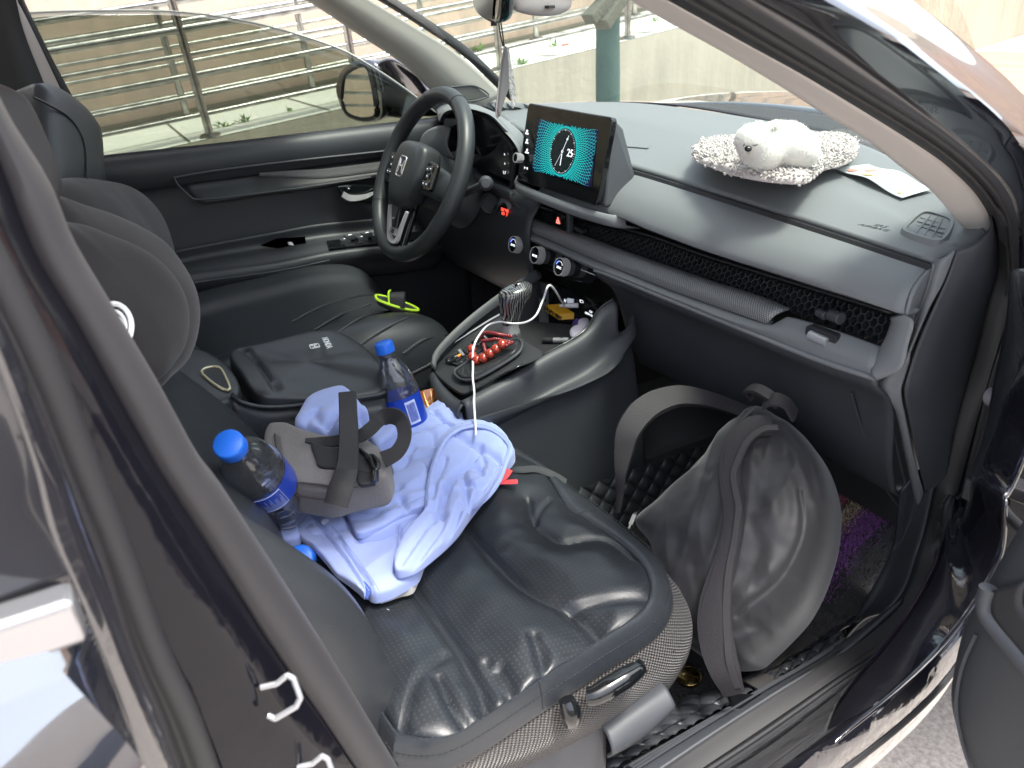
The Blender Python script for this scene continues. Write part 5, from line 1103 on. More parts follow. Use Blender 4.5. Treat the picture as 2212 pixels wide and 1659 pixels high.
for h,rx_,ry_,ox_ in ((-.010,.0105,.0105,.0),(0,.013,.014,.0),(.014,.0148,.017,.001),(.030,.017,.022,.003),(.043,.019,.027,.006),(.053,.0195,.030,.008),(.060,.0175,.028,.009),(.064,.011,.019,.009),(.0655,.002,.003,.009)):
    rows.append([kb+ax*(h*1.15+.004*math.cos(t)*(h>.05))+fx*rx_*1.1*math.sin(t)+fy*(ry_*1.1*math.cos(t)+ox_) for t in np.linspace(0,2*math.pi,25)])
mb=MB(); mb.add(*loft(rows,48,30)); mb.build('gear_knob',cfm,gl_)
# ---- armrest box between the seats
az=lambda u,v,z: q(u,v,z=z)
A1,A2,A3,A4=q(492,768,x=-.075),q(760,735,x=-.085),q(822,838,x=.105),q(552,845,x=.115)
tp=[A1,(A1+A2)/2+V3(-.004,0,.006),A2,(A2+A3)/2+V3(0,.012,0),A3,(A3+A4)/2+V3(.004,0,0),A4,(A1+A4)/2]
tp=L('_',[(498,770),(560,752),(700,722),(770,745),(828,800),(832,850),(760,868),(640,872),(560,862),(520,815)],x=[-.075,-.08,-.085,-.05,.06,.105,.115,.115,.112,.03])
mb=MB(); 
crs=[([q(u,v,x=xx) for (u,v,xx) in ((530,752,-.07),(560,790,0),(597,848,.10))],.006,.008),([q(u,v,x=.06) for (u,v) in ((620,800),(700,780),(790,770))],.02,.002),([q(u,v,x=.0) for (u,v) in ((600,780),(700,752),(770,752))],.015,.0015)]
mb.add(*inflate(tp,V3(.05,.1,1),.014,.05,5,26,100,creases=crs)); arb=mb.build('armrest_lid',M_['leather'],con)
bxr=[(498,858),(570,884),(660,880),(760,872),(832,862)]
b1=L('_',bxr,x=.118); sheet('armrest_box',[b1,[p+V3(.004,0,-.03) for p in b1],[p+V3(.0,0,-.2) for p in b1]],M_['leather2'],con,24,12,solid=.01)
e_=L('_',[(500,852),(520,868),(560,878),(620,878),(700,868),(760,862),(820,852),(832,845)],x=.121); mb=MB(); mb.add(*tube(e_,.0035,8,n=60)); mb.build('armrest_piping',M_['leather'],con)
bx=L('_',[(585,912),(640,900),(740,880),(826,866)],x=.123); sheet('console_flank',[bx,[p+V3(.012,0,-.012) for p in bx],[p+V3(.012,0,-.04) for p in bx],[p+V3(.0,0,-.3) for p in bx]],M_['leather2'],con,24,20,solid=.004)
stitches([p+V3(.014,0,-.030) for p in bx],.007,.005,.0007).build('flank_stitching',M_['thread'],con)
# armrest emblem lettering
ec=q(708,752,x=-.01); 
XA=unit(q(720,745,z=ec[2])-q(700,760,z=ec[2])); 
hx_=unit(V3(.35,-.95,0)); 
text('armrest_lettering','HONDA',ec+V3(.0,.0,.010),unit(V3(1,-.15,0)),V3(.15,1,0),.014,M_['white'],con,bold=.0003)
fr=rrect(ec+V3(.002,-.022,.010),unit(V3(1,-.15,0))*.009,unit(V3(.15,1,0))*.0075,.003); mb=MB(); mb.add(*tube(fr+[fr[0]],.0009,5)); c0=ec+V3(.002,-.022,.010)
for s in (-1,1): mb.add(*tube([c0+V3(s*.005,-.005,0),c0+V3(s*.0035,0,0),c0+V3(s*.005,.005,0)],.0009,5))
mb.add(*tube([c0+V3(-.0035,0,0),c0+V3(.0035,0,0)],.0009,5)); mb.build('armrest_emblem',M_['white'],con)
bp_=L('_',[(420,760),(500,765),(540,850),(470,860)],x=[-.08,-.08,.1,.11]); mb=MB(); mb.add(*inflate([V3(-.09,-.90,.835),V3(-.09,-.76,.835),V3(.11,-.74,.825),V3(.11,-.90,.835)],V3(0,0,1),.012,.05,5,12,50)); are=mb.build('armrest_rear',M_['leather'],con)
asf=surf([are,arb])
rm=[asf(u,v,.002) for u,v in ((436,806),(446,797),(470,795),(482,806),(496,838),(492,846),(472,838),(448,820))]
rm=[p for p in rm if p is not None]
mb=MB(); mb.add(*tube(crpts(rm,40,True),.0024,8,closed=True)); mb.build('latch_rim',mat('pale gold metal',(.65,.60,.40),.25,metal=.6),con)
c_=sum(rm)/len(rm); mb=MB(); mb.add([c_]+list(crpts(rm,40,True)-V3(0,0,.0005)),[(0,1+i,1+(i+1)%40) for i in range(40)]); mb.build('latch_hollow',M_['dark'],con)
# cup holder well
ch=[q(u,v,z=.70) for u,v in ((835,880),(870,850),(920,850),(960,875),(965,915),(930,935),(870,925),(838,905))]
mb=MB(); mb.add(*box((.10,-.48,.648),(.085,0,0),(0,.12,0),(0,0,.006))); mb.build('cup_tray',M_['dark'],con)
# ================================================================ FLOOR
mb=MB(); mb.add(*abox((-.72,-1.2,.36),(.66,.5,.385))); mb.add(*loft([[(-.72,.28,.38),(.66,.28,.38)],[(-.72,.42,.62),(.66,.42,.62)],[(-.72,.42,1.0),(.66,.42,1.0)]],8,10)); mb.build('floor_carpet',M_['carpet'],car,smooth=False)

for lo_,hi_ in (((-.76,.0,.36),(-.725,.44,1.08)),((.70,.28,.36),(.735,.46,1.05))): mb=MB(); mb.add(*abox(lo_,hi_)); mb.build('cowl_side_trim',M_['carpet'],car,smooth=False)
mb=MB(); mb.add(*abox((-.72,.30,.90),(.70,.48,1.085))); mb.add(*abox((-.72,.40,.38),(.70,.45,.92))); mb.build('firewall',M_['carpet'],car,smooth=False)
mb=MB(); mb.add(*abox((-.14,-1.2,.37),(.16,.40,.50))); mb.add(*abox((-.10,-.74,.5),(.12,-.44,.66))); mb.build('floor_tunnel',M_['carpet'],car,smooth=False,bevel=.02)
# ================================================================ PADDED SEAT COVER
pad_m=mat('padded black leather',(.017,.020,.024),.35,spec=.55,bump=[('cell',420,.22,.0006),('noise',55,.10,.002)]); pattern(pad_m,'dots',.0060,.3,.0003,col2=(.034,.037,.041))
pad_b=mat('smooth black leather border',(.026,.03,.035),.33,spec=.55,bump=[('cell',420,.25,.0006),('noise',90,.25,.0025)])
ZS=.66
oo=L('H',[(380,1560),(420,1625),(560,1652),(740,1632),(950,1530),(1300,1300),(1700,1040),(2000,850),(2110,740),(2150,640),(2145,540),(2080,380),(1900,215),(1700,50)],z=.640)
oo+=L('_',[(1230,1055),(1170,1010),(1120,975),(1085,958)],z=.645)
oo+= [V3(.17,-.36,.645),V3(.165,-.55,.65),V3(.165,-.72,.655),V3(.25,-.765,.66),V3(.40,-.765,.66)]
inn=L('H',[(400,1385),(440,1445),(520,1487),(640,1503),(760,1497),(900,1425),(1130,1270),(1400,1090),(1650,915),(1880,770),(1975,690),(2012,600),(2005,500),(1950,395),(1800,262),(1640,160),(1500,60)],z=ZS)
inn+=L('_',[(1180,1035),(1130,1000)],z=ZS)+[V3(.20,-.39,ZS),V3(.195,-.55,ZS),V3(.195,-.70,ZS),V3(.27,-.745,ZS),V3(.42,-.742,ZS)]
def hz_(pts,z=ZS+.012): return L('H',pts,z=z)
cz=[(hz_([(860,150),(1000,330),(1180,510),(1320,590),(1480,650),(1600,720),(1710,815)]),.0075,.013),
 (hz_([(560,560),(640,660),(800,870),(900,1040),(960,1150),(985,1250)]),.0075,.012),
 (hz_([(1260,0),(1290,140),(1400,240),(1480,268),(1620,240),(1760,240),(1900,330)]),.005,.009),
 (hz_([(1390,0),(1330,70),(1300,140)]),.004,.007),
 (hz_([(1290,860),(1330,960),(1358,1080)]),.006,.010),(hz_([(1440,960),(1395,1020),(1362,1080)]),.007,-.006),
 (hz_([(1240,880),(1200,980),(1310,1090)]),.012,-.008),
 (hz_([(1085,1040),(1140,1120),(1160,1190),(1140,1250)]),.006,.010),(hz_([(930,960),(1000,1090),(1120,1180)]),.012,-.007),
 (hz_([(1000,1000),(1060,1110),(1140,1190)]),.005,.007),
 (hz_([(700,1110),(780,1270),(850,1350),(900,1400)]),.006,.011),(hz_([(830,1180),(880,1290),(960,1340)]),.012,-.007),
 (hz_([(740,960),(650,1050),(560,1170),(500,1330),(480,1420)]),.006,.008),(hz_([(620,1130),(580,1280),(600,1400)]),.016,-.007),
 (hz_([(1530,660),(1700,625),(1900,600),(2000,590)]),.007,.008),(hz_([(1560,600),(1750,575),(1950,520)]),.010,-.004),
 (hz_([(1800,690),(1770,780),(1720,830)]),.007,-.006),(hz_([(1150,270),(1260,230),(1390,245)]),.012,-.005),(hz_([(1180,250),(1110,330)]),.01,.004),
 (hz_([(900,560),(870,680),(820,760)]),.018,.004),(hz_([(1100,700),(1000,800),(960,880)]),.014,.004),(hz_([(1320,400),(1500,420),(1700,380)]),.02,-.005),
 (hz_([(480,720),(560,800),(620,900)]),.016,.004),(hz_([(420,800),(520,840),(640,800)]),.014,-.003),
 (hz_([(1500,60),(1560,120),(1700,180)]),.01,.003)]
cz=[(l,w*(1.15 if h>0 else 1.5),h*(.62 if h>0 else .40)) for l,w,h in cz]+[(cz[0][0],.040,.011),(cz[1][0],.038,.011),(cz[2][0],.026,.007)]
up=V3(0,0,1); cxy=V3(.42,-.56,ZS)
seat_root=thing('seat_cover','quilted black leather seat cushion cover with rolled border on the passenger seat','seat cushion',(.42,-.56,.62))
def domez(V): 
    r=fbm(V,9,2,2.0)*.004+fbm(V,28,2,7.0)*.0009; x=(V[:,0]-.42)/.24; y=(V[:,1]+.55)/.22
    return r+.006*np.clip(1-x*x,0,1)*np.clip(1-y*y,0,1)
mb=MB(); V,F,UV=inflate(inn,up,.020,None,3.2,70,300,creases=cz,nz=domez,center=cxy); mb.add(V,F,UV); mb.build('cushion_panel',pad_m,seat_root)
# rolled border between inner seam and outer edge
def border(oo,inn,n=260):
    O=crpts(oo,n,True); c=cxy[:2]
    I=crpts(inn,n*3,True); ai=np.arctan2(I[:,1]-c[1],I[:,0]-c[0]); ao=np.arctan2(O[:,1]-c[1],O[:,0]-c[0]); 
    II=[]
    for k,a in enumerate(ao):
        d=np.abs((ai-a+math.pi)%(2*math.pi)-math.pi); II.append(I[d.argmin()])
    II=np.array(II); ker=np.ones(7)/7
    II=np.stack([np.convolve(np.concatenate([II[-3:,i],II[:,i],II[:3,i]]),ker,'valid') for i in range(3)],1)
    return O,II
O,I_=border(oo,inn)
wr=np.array([mnoise.noise(Vector((p[0]*40,p[1]*40,1)))*.0016 for p in O])[:,None]*up
G=[I_-up*.006,I_+up*.004+wr*.4,I_*.75+O*.25+up*.0125+wr,I_*.45+O*.55+up*.0125+wr,I_*.15+O*.85+up*.006+wr,O-up*.002,O+up*-.012,O*.97+cxy*.03-up*.018]
CG=np.array([crpts(np.array([g[k] for g in G]),22) for k in range(len(O))]).transpose(1,0,2)
V,F,UV=gridmesh(CG,closed_u=True); mb=MB(); mb.add(V,F,UV); bd=mb.build('rolled_border',pad_b,seat_root)
b_=np.vstack([O*.93+I_*.07]); stitches(O[:200]*.86+I_[:200]*.14+up*.0088,.0062,.0042,.0006).build('border_stitching',M_['leather2'],bd)
stitches(O[:200]*.12+I_[:200]*.88+up*.0090,.0062,.0042,.0006).build('border_stitching',M_['leather2'],bd)
for k in (30,92,128):
    mb=MB(); s_=CG[2:17,k]+up*.0006; mb.add(*tube(s_,.0008,5)); mb.build('border_seam',M_['dark'],bd)
# carbon look seat side under the border, with switches: part of the car's seat
cb_m=mat('silver black woven vinyl',(.26,.25,.242),.36,metal=.35,spec=.6); pattern(cb_m,'weave',.0052,1,.004,col2=(.012,.012,.013))
side_t=[p for p in L('H',[(560,1700),(740,1655),(950,1552),(1300,1322),(1700,1062),(2000,870),(2120,760),(2165,640),(2150,520),(2060,400)],z=.628)]
side_b=L('H',[(1000,1720),(1150,1690),(1500,1560),(1750,1440),(1950,1300),(2100,1190),(2190,1080),(2212,950),(2212,800),(2130,620)],z=.53)
side_b=L('H',[(900,1800),(1120,1700),(1450,1560),(1740,1420),(1950,1290),(2100,1200),(2180,1090),(2235,980),(2250,840),(2190,640)],z=[.53]*6+[.54,.55,.56,.58])
sm=[(a+b)/2+V3(.014,.004,.006) for a,b in zip(side_t,side_b)]
fs=sheet('seat_side_trim',[[p+V3(-.012,-.004,.006) for p in side_t],side_t,sm,side_b,[p+V3(-.03,-.01,-.012) for p in side_b]],cb_m,ps,80,30,solid=.003)
mb=MB(); mb.add(*tube([p*1 for p in L('H',[(700,1700),(1000,1560),(1300,1360),(1650,1130),(1850,990),(1960,930),(2080,900),(2160,940)],z=.600)],.0022,6,n=70)); mb.build('side_piping',M_['dark'],ps)
# seat switches
a=q(1640,1240,c='H',x=.700);b__=q(1930,1060,c='H',x=.700); dd_=unit(b__-a)
mb=MB(); mb.add(*tube([a+V3(-.006,0,0),a*.8+b__*.2+V3(-.001,0,0),b__-V3(.001,0,0),b__+dd_*.004+V3(-.006,0,0)],[.010,.0125,.0125,.009],14,n=30,up=(1,0,0))); s1_=mb.build('seat_switch',M_['gloss'],ps)
a=q(1495,1235,c='H',x=.695);b__=q(1525,1370,c='H',x=.700)
mb=MB(); mb.add(*tube([a,(a+b__)/2+V3(.004,0,0),b__],[.009,.012,.010],14,n=20,up=(1,0,0))); mb.build('seat_switch',M_['gloss'],ps)
# lower rail cover
rl=[q(1740,1440,c='H',x=.69),q(1950,1300,c='H',x=.69),q(2120,1170,c='H',x=.69)]
rl2=[q(1750,1600,c='H',x=.70),q(1950,1490,c='H',x=.70),q(2140,1310,c='H',x=.70)]
sheet('seat_rail_cover',[[p+V3(-.02,0,0) for p in rl],rl,[(a+b)/2+V3(.012,0,0) for a,b in zip(rl,rl2)],rl2],M_['plastic'],ps,24,14,solid=.004)
rl0=[q(1100,1800,c='H',x=.68),q(1500,1640,c='H',x=.68),q(1740,1500,c='H',x=.68)]; sheet('seat_rail_cover',[[p+V3(0,0,.05) for p in rl0],rl0,[p+V3(0,0,-.05) for p in rl0]],M_['plastic'],ps,24,10,solid=.006)
# stitching on the seat back bolster
def onback(pts,x): return L('G',pts,x=x)
stitches([p+V3(0,.004,.002) for p in L('_',[(525,1142),(590,1182),(660,1225),(720,1265)],x=[.50,.52,.54,.56])],.007,.0045,.0009).build('bolster_stitching',M_['thread'],sb_)
# ================================================================ SHIRT
cloth=mat('light blue cotton',(.29,.36,.66),.85,sheen=.3,spec=.25,bump=[('noise',1400,.15,.0004),('noise',35,.25,.004)],var=(7,.25,(.32,.39,.69)))
lin=mat('cream lining cotton',(.48,.47,.43),.85,bump=('noise',60,.4,.004))
navy=mat('dark blue print cloth',(.05,.09,.30),.8)
shirt=thing('shirt','crumpled light blue shirt thrown over the passenger seat','shirt',(.40,-.55,.68))
def rid(seed,amp,dirpx,sc=16,st=.30):
    d=np.array(dirpx,float); d/=np.linalg.norm(d); w3=unit(_R2*d[0]-_U2*d[1]); w3=unit(w3-up*(w3@up)); p3=np.cross(up,w3)
    def f(V):
        V=np.array(V); a=V@w3; b=V@p3
        wob=np.array([mnoise.noise(Vector((x*9+seed,y*9,seed))) for x,y in zip(a,b)])
        return np.array([ (1-abs(mnoise.noise(Vector((x*sc*st+seed,(y+wv*.035)*sc,seed))))*2.2)*amp for x,y,wv in zip(a,b,wob)])+np.array([mnoise.noise(Vector((x*6,y*6,seed+4)))*amp*1.3 for x,y in zip(a,b)])
    def g(V): return f(V)+np.array([ (1-abs(mnoise.noise(Vector((x*13+seed,y*30,seed*2))))*2)*amp*.30 for x,y in zip(np.array(V)@w3,np.array(V)@p3)])
    return g
def cloth_piece(name,pts,zs,hf,m,creases=(),nz=None,crop='c5',nr=46,nt=200,hb=.002,center=None,zc=None,power=5.5):
    O=L(crop,pts,z=zs); cr_=[(L(crop,c,z=zc if zc else (np.mean(zs) if isinstance(zs,list) else zs)+hf*.8),w,h) for c,w,h in creases]
    cr_=[(l,w*.75,h*.8) for l,w,h in cr_]
    c=q(*center,c=crop,z=np.mean(zs) if isinstance(zs,list) else zs) if center else None
    b=MB(); b.add(*inflate(O,up,hf,hb,power,nr,nt,creases=cr_,nz=nz,center=c)); return b.build(name,m,shirt)
base=[(1040,560),(1110,440),(1150,330),(1125,235),(1190,218),(1240,262),(1330,185),(1430,130),(1500,160),(1560,240),(1600,285),(1750,290),(1850,350),(1920,440),(1955,540),(1880,640),(1830,720),(1700,880),(1600,1010),(1530,1110),(1420,1220),(1290,1330),(1240,1440),(1100,1530),(1000,1575),(910,1588),(830,1530),(640,1400),(600,1330),(500,1240),(430,1190),(370,1130),(345,960),(400,945),(412,905),(450,850),(560,850),(690,842),(720,790),(800,715),(1020,730),(1060,650)]
cloth_piece('shirt_body',base,.690,.020,cloth,center=(1130,950),nr=80,nt=380,zc=.715,nz=rid(3.1,.0062,(-1,1.15),22,.16),creases=[
 ([(1350,180),(1450,240),(1530,290)],.006,.012),([(1200,300),(1330,320),(1350,410)],.008,.008),([(1290,600),(1150,700),(1060,830),(870,880)],.008,.010),([(1200,430),(1130,560),(1050,700)],.008,.008),
 ([(690,900),(740,1000),(800,1110)],.006,.014),([(805,1112),(980,1065),(1160,980),(1300,890)],.005,.014),([(1100,1000),(1090,1180),(1075,1340)],.004,.008),([(1095,1170),(1240,1120),(1290,1050)],.005,.009),
 ([(440,930),(560,1060),(700,1230),(800,1380),(880,1500)],.005,.008),([(640,1080),(740,1250),(880,1420)],.004,.005),([(860,1560),(880,1500),(800,1420)],.006,.010),
 ([(1300,960),(1310,760),(1360,540),(1440,390)],.006,.014),([(1590,900),(1500,1060),(1330,1240)],.007,.010),([(1650,880),(1560,1080),(1400,1230)],.006,.008)])
# turned cuff flap in the middle
cloth_piece('shirt_cuff',[(690,880),(712,815),(770,760),(860,750),(980,740),(1070,690),(1180,640),(1290,610),(1312,740),(1306,885),(1180,950),(1080,1000),(960,1060),(805,1112),(745,1010)],.712,.010,cloth,zc=.722,nz=rid(8.2,.005,(-1,.62),20),creases=[
 ([(710,900),(900,880),(1010,800),(1100,760)],.008,.009),([(720,960),(900,945),(1050,860),(1120,830)],.010,.006),([(800,830),(920,800),(1000,780)],.006,.006),([(1110,830),(1150,900),(1180,950)],.006,.006)])
# long loop of hem and sleeve
cloth_piece('shirt_sleeve',[(1300,1000),(1305,850),(1320,700),(1370,520),(1430,390),(1530,312),(1650,288),(1780,312),(1880,382),(1918,450),(1880,560),(1830,680),(1760,790),(1680,870),(1640,900),(1600,1000),(1530,1100),(1420,1215),(1290,1325),(1190,1385),(1080,1400),(1085,1290),(1150,1180),(1240,1090)],.712,.016,cloth,center=(1500,700),zc=.728,nr=60,nt=260,nz=rid(5.5,.0060,(-1,1.9),25,.15),creases=[
 ([(1400,950),(1440,780),(1510,640),(1560,580)],.008,.016),([(1600,880),(1590,740),(1560,600)],.007,.014),([(1690,430),(1640,520),(1590,570),(1690,560),(1700,640)],.007,.014),([(1530,350),(1640,420),(1760,470),(1840,520)],.009,.012),
 ([(1620,860),(1700,760),(1780,640),(1830,530)],.007,.010),([(1340,900),(1370,700),(1440,520)],.006,.008),([(1610,700),(1680,730),(1720,690)],.006,.008),([(1450,1100),(1520,980),(1560,850)],.006,.008),([(1120,1380),(1260,1230),(1400,1060),(1440,940)],.006,.008),([(1200,1370),(1370,1230),(1500,1080)],.005,.006),([(1110,1300),(1230,1150),(1330,1010)],.005,.006),([(1350,1010),(1400,850),(1440,720)],.007,.006),([(1700,470),(1720,540),(1650,590)],.006,.009)])
hem=L('c5',[(1300,1010),(1312,850),(1325,700),(1372,520),(1440,388),(1535,312),(1655,286),(1780,310),(1884,382),(1920,455),(1880,570),(1832,690),(1755,800),(1650,885),(1605,893)],z=[.715,.722,.726,.730,.733,.735,.735,.733,.728,.722,.716,.712,.708,.704,.70])
mb=MB(); mb.add(*tube(hem,.0042,10,n=160,ry=.0028)); mb.build('shirt_hem',cloth,shirt); stitches([p+V3(0,0,.004) for p in hem],.004,.0025,.0004).build('hem_stitching',mat('pale blue thread',(.30,.36,.62),.8),shirt)
# front placket and buttons
cloth_piece('shirt_placket',[(345,965),(400,960),(470,1000),(600,1110),(700,1230),(800,1380),(850,1480),(850,1560),(790,1510),(700,1440),(640,1400),(560,1300),(470,1200),(400,1150),(355,1080)],.704,.009,cloth,zc=.712,nz=rid(2.2,.004,(1,1.1),14),creases=[([(470,1010),(620,1170),(740,1330),(830,1480)],.004,.006)])
cloth_piece('shirt_cuff',[(100,1000),(125,990),(240,988),(340,985),(362,1060),(372,1150),(240,1168),(120,1090)],.70,.012,cloth,nz=rid(6.1,.003,(1,.1),14))
for (u,v) in ((553,990),):
    mb=MB(); mb.add(*lathe([(.0052,-.001),(.0055,.0012),(.004,.0018),(0,.0012)],q(u,v,c='c5',z=.716),(.1,.1,1),18)); mb.build('shirt_button',mat('pearl button',(.6,.65,.85),.25),shirt)
cloth_piece('shirt_lining',[(1275,1325),(1262,1400),(1240,1440),(1200,1515),(1100,1545),(1000,1580),(960,1582),(1040,1470),(1080,1400),(1160,1360)],.682,.012,lin,nz=rid(9.1,.003,(-1,1.3),30))
cloth_piece('shirt_tag',[(830,1425),(885,1480),(892,1510),(865,1560),(845,1540),(815,1470)],.705,.003,navy)
mb=MB(); 
cloth_piece('shirt_tail',[(345,365),(368,290),(390,240),(430,180),(500,130),(600,90),(692,73),(740,105),(800,165),(850,230),(885,280),(820,300),(800,340),(820,390),(870,420),(860,450),(700,430),(500,400),(400,385)],.795,.030,cloth,center=(600,260),zc=.82,nz=rid(1.2,.005,(-1,.9),14),creases=[
 ([(470,400),(560,290),(660,180),(700,90)],.010,.012),([(480,190),(520,260),(620,250)],.009,.008),([(640,300),(720,260),(800,260)],.010,-.008),([(380,330),(430,240),(500,160)],.008,.006)])
cloth_piece('shirt_collar',[(870,400),(900,340),(980,290),(1075,250),(1130,290),(1130,330),(1080,410),(1010,470),(950,500),(900,470)],.712,.022,cloth,zc=.73,nz=rid(4.4,.003,(-1,.6),14),creases=[([(910,330),(1000,300),(1110,270)],.004,.004)])
for ln_,zz in (([(440,930),(560,1060),(700,1230),(800,1380),(880,1500)],.718),([(520,930),(640,1060),(770,1230),(880,1380),(960,1510)],.716),([(1098,1010),(1092,1180),(1078,1330)],.714),([(880,470),(1000,400),(1120,330)],.736),([(700,905),(900,930),(1100,880),(1290,800)],.727)):
    stitches(L('c5',ln_,z=zz),.0045,.003,.0005).build('shirt_stitching',mat('pale thread',(.24,.30,.55),.8),shirt)
# loose end of the shirt and its white edge by the seat side
rb=L('H',[(330,695),(370,705),(395,760),(408,850),(405,900)],z=.675); mb=MB(); mb.add(*ribbon(rb,V3(.5,0,1),[.004,.016,.014,.012,.006],.003,n=24)); mb.build('shirt_edge',mat('white cotton',(.62,.66,.86),.8),shirt)
rb=L('H',[(412,935),(450,970),(495,995)],z=.672); mb=MB(); mb.add(*ribbon(rb,V3(.3,0,1),[.016,.012,.004],.003,n=16)); mb.build('shirt_edge',mat('white cotton edge',(.62,.66,.86),.8),shirt)
# red ribbon tag lying beside
mb=MB(); mb.add(*ribbon(L('c5',[(1795,700),(1880,696),(1975,693)],z=.690),up,.0115,.0012,n=10)); mb.add(*ribbon(L('c5',[(1830,700),(1880,655),(1915,605)],z=[.690,.695,.700]),V3(.3,0,1),.0105,.0012,n=10)); o=mb.build('red_ribbon',mat('red ribbon',(.65,.06,.07),.6)); setp(o,'small red ribbon tag sticking out beside the blue shirt','ribbon')
# grey webbing strap with edge over the seat corner
mb=MB(); mb.add(*ribbon(L('c5',[(1890,600),(1990,605),(2110,600),(2230,640),(2330,700)],z=[.68,.682,.678,.668,.655]),up,[.012,.018,.019,.019,.018],.002,n=40)); o=mb.build('webbing_strap',mat('ribbed webbing',(.04,.042,.045),.7,bump=('noise',700,.5,.001))); setp(o,'dark ribbed webbing strap lying across the front corner of the seat','strap')
# ================================================================ SLING POUCH
gt_=mat('heather grey canvas',(.125,.118,.116),.85,bump=[('noise',700,.6,.0012)],var=(1500,.10,(.21,.20,.195)),sheen=.2)
blk=mat('black nylon panel',(.022,.022,.025),.6,bump=('noise',900,.3,.0006)); wbm=mat('black webbing',(.026,.026,.028),.65,bump=('noise',800,.4,.0008))
pouch=thing('sling_pouch','grey canvas sling pouch with black straps lying on the blue shirt','pouch',(.36,-.68,.72))
po=L('c4',[(530,540),(560,450),(600,418),(720,420),(830,465),(950,508),(1100,545),(1280,560),(1420,560),(1560,600),(1690,700),(1755,790),(1745,880),(1690,960),(1500,1000),(1300,1050),(1150,1088),(1000,1070),(820,1040),(690,1020),(600,985),(570,860),(540,700)],z=.745)
pn=unit(V3(.20,-.12,1)); pc=q(1130,760,c='c4',z=.79); 
def onp(pts,h): return [q(u,v,c='c4',pl=(pn,pc+pn*h)) for u,v in pts]
po=onp([(530,540),(555,460),(598,418),(720,420),(830,465),(950,508),(1100,545),(1280,560),(1420,560),(1560,600),(1690,700),(1755,790),(1745,880),(1690,960),(1500,1000),(1300,1050),(1150,1088),(1000,1070),(820,1040),(690,1020),(600,985),(570,860),(540,700)],0)
mb=MB(); mb.add(*inflate(po,pn,.026,.040,7,36,200,nz=lambda V: fbm(V,14,2,3)*.003,creases=[(onp([(610,430),(640,620),(690,800),(740,895),(900,905),(1100,930),(1240,945)],.03),.0035,.004)])); mb.build('pouch_body',gt_,pouch)
mb=MB(); mb.add(*tube(onp([(608,428),(625,560),(660,700),(700,830),(735,893),(840,903),(1000,918),(1240,945),(1420,948)],.0262),.0013,6,n=80)); mb.add(*tube(onp([(590,940),(620,985),(700,1012),(860,1035),(1160,1080)],.012),.0013,6,n=60)); mb.build('pouch_piping',mat('dark piping',(.05,.045,.043),.7),pouch)
pp=onp([(965,522),(1100,555),(1280,575),(1440,610),(1530,690),(1560,800),(1420,800),(1270,775),(1050,755),(1010,690)],.0275); mb=MB(); mb.add(*inflate(pp,pn,.003,.006,5,10,80)); mb.build('pouch_panel',blk,pouch)
pp=onp([(1420,800),(1560,812),(1590,900),(1560,920),(1430,925)],.0255); mb=MB(); mb.add(*inflate(pp,pn,.003,.006,5,8,50)); mb.build('pouch_panel',blk,pouch)
for l_ in (onp([(1430,580),(1520,660),(1590,740),(1600,880)],.030),onp([(1500,640),(1560,720),(1580,800),(1575,900)],.034)):
    mb=MB(); mb.add(*tube(l_,.0035,8,n=40)); mb.build('zip_cord',M_['gloss'],pouch)
mb=MB(); mb.add(*tube(onp([(1545,640),(1600,680),(1620,740),(1590,780),(1560,720)],.036),.003,8,n=40,closed=True)); mb.build('metal_buckle',M_['gloss'],pouch)
st1=onp([(1372,270),(1368,400),(1352,560),(1335,720),(1310,850),(1255,980),(1190,1080)],.03); st1=[p+pn*h for p,h in zip(st1,(.045,.035,.018,.010,.008,.004,-.008))]
mb=MB(); mb.add(*ribbon(st1,[unit(CP-p)*.6+pn for p in st1],[.0235,.0235,.0255,.0265,.0290,.031,.030],.0022,n=60)); mb.build('shoulder_strap',wbm,pouch)
st2=[q(u,v,c='c4',z=z) for u,v,z in ((905,490,.825),(1050,500,.822),(1200,495,.824),(1330,465,.830),(1450,440,.838),(1545,370,.845),(1640,280,.850),(1740,250,.855),(1830,290,.855),(1870,390,.845),(1860,500,.835),(1790,610,.825),(1660,680,.818))]
nn_=[unit(V3(.2,-.5,.8))]*4+[unit(V3(.4,-.5,.7))]*2+[unit(V3(.5,-.6,.5))]*3+[unit(V3(.6,-.5,.6))]*2+[unit(V3(.5,-.4,.8))]*2
mb=MB(); mb.add(*ribbon(st2,nn_,[.006,.014,.018,.020,.020,.021,.022,.022,.021,.019,.019,.021,.024],.0022,n=110)); mb.build('shoulder_strap',wbm,pouch)
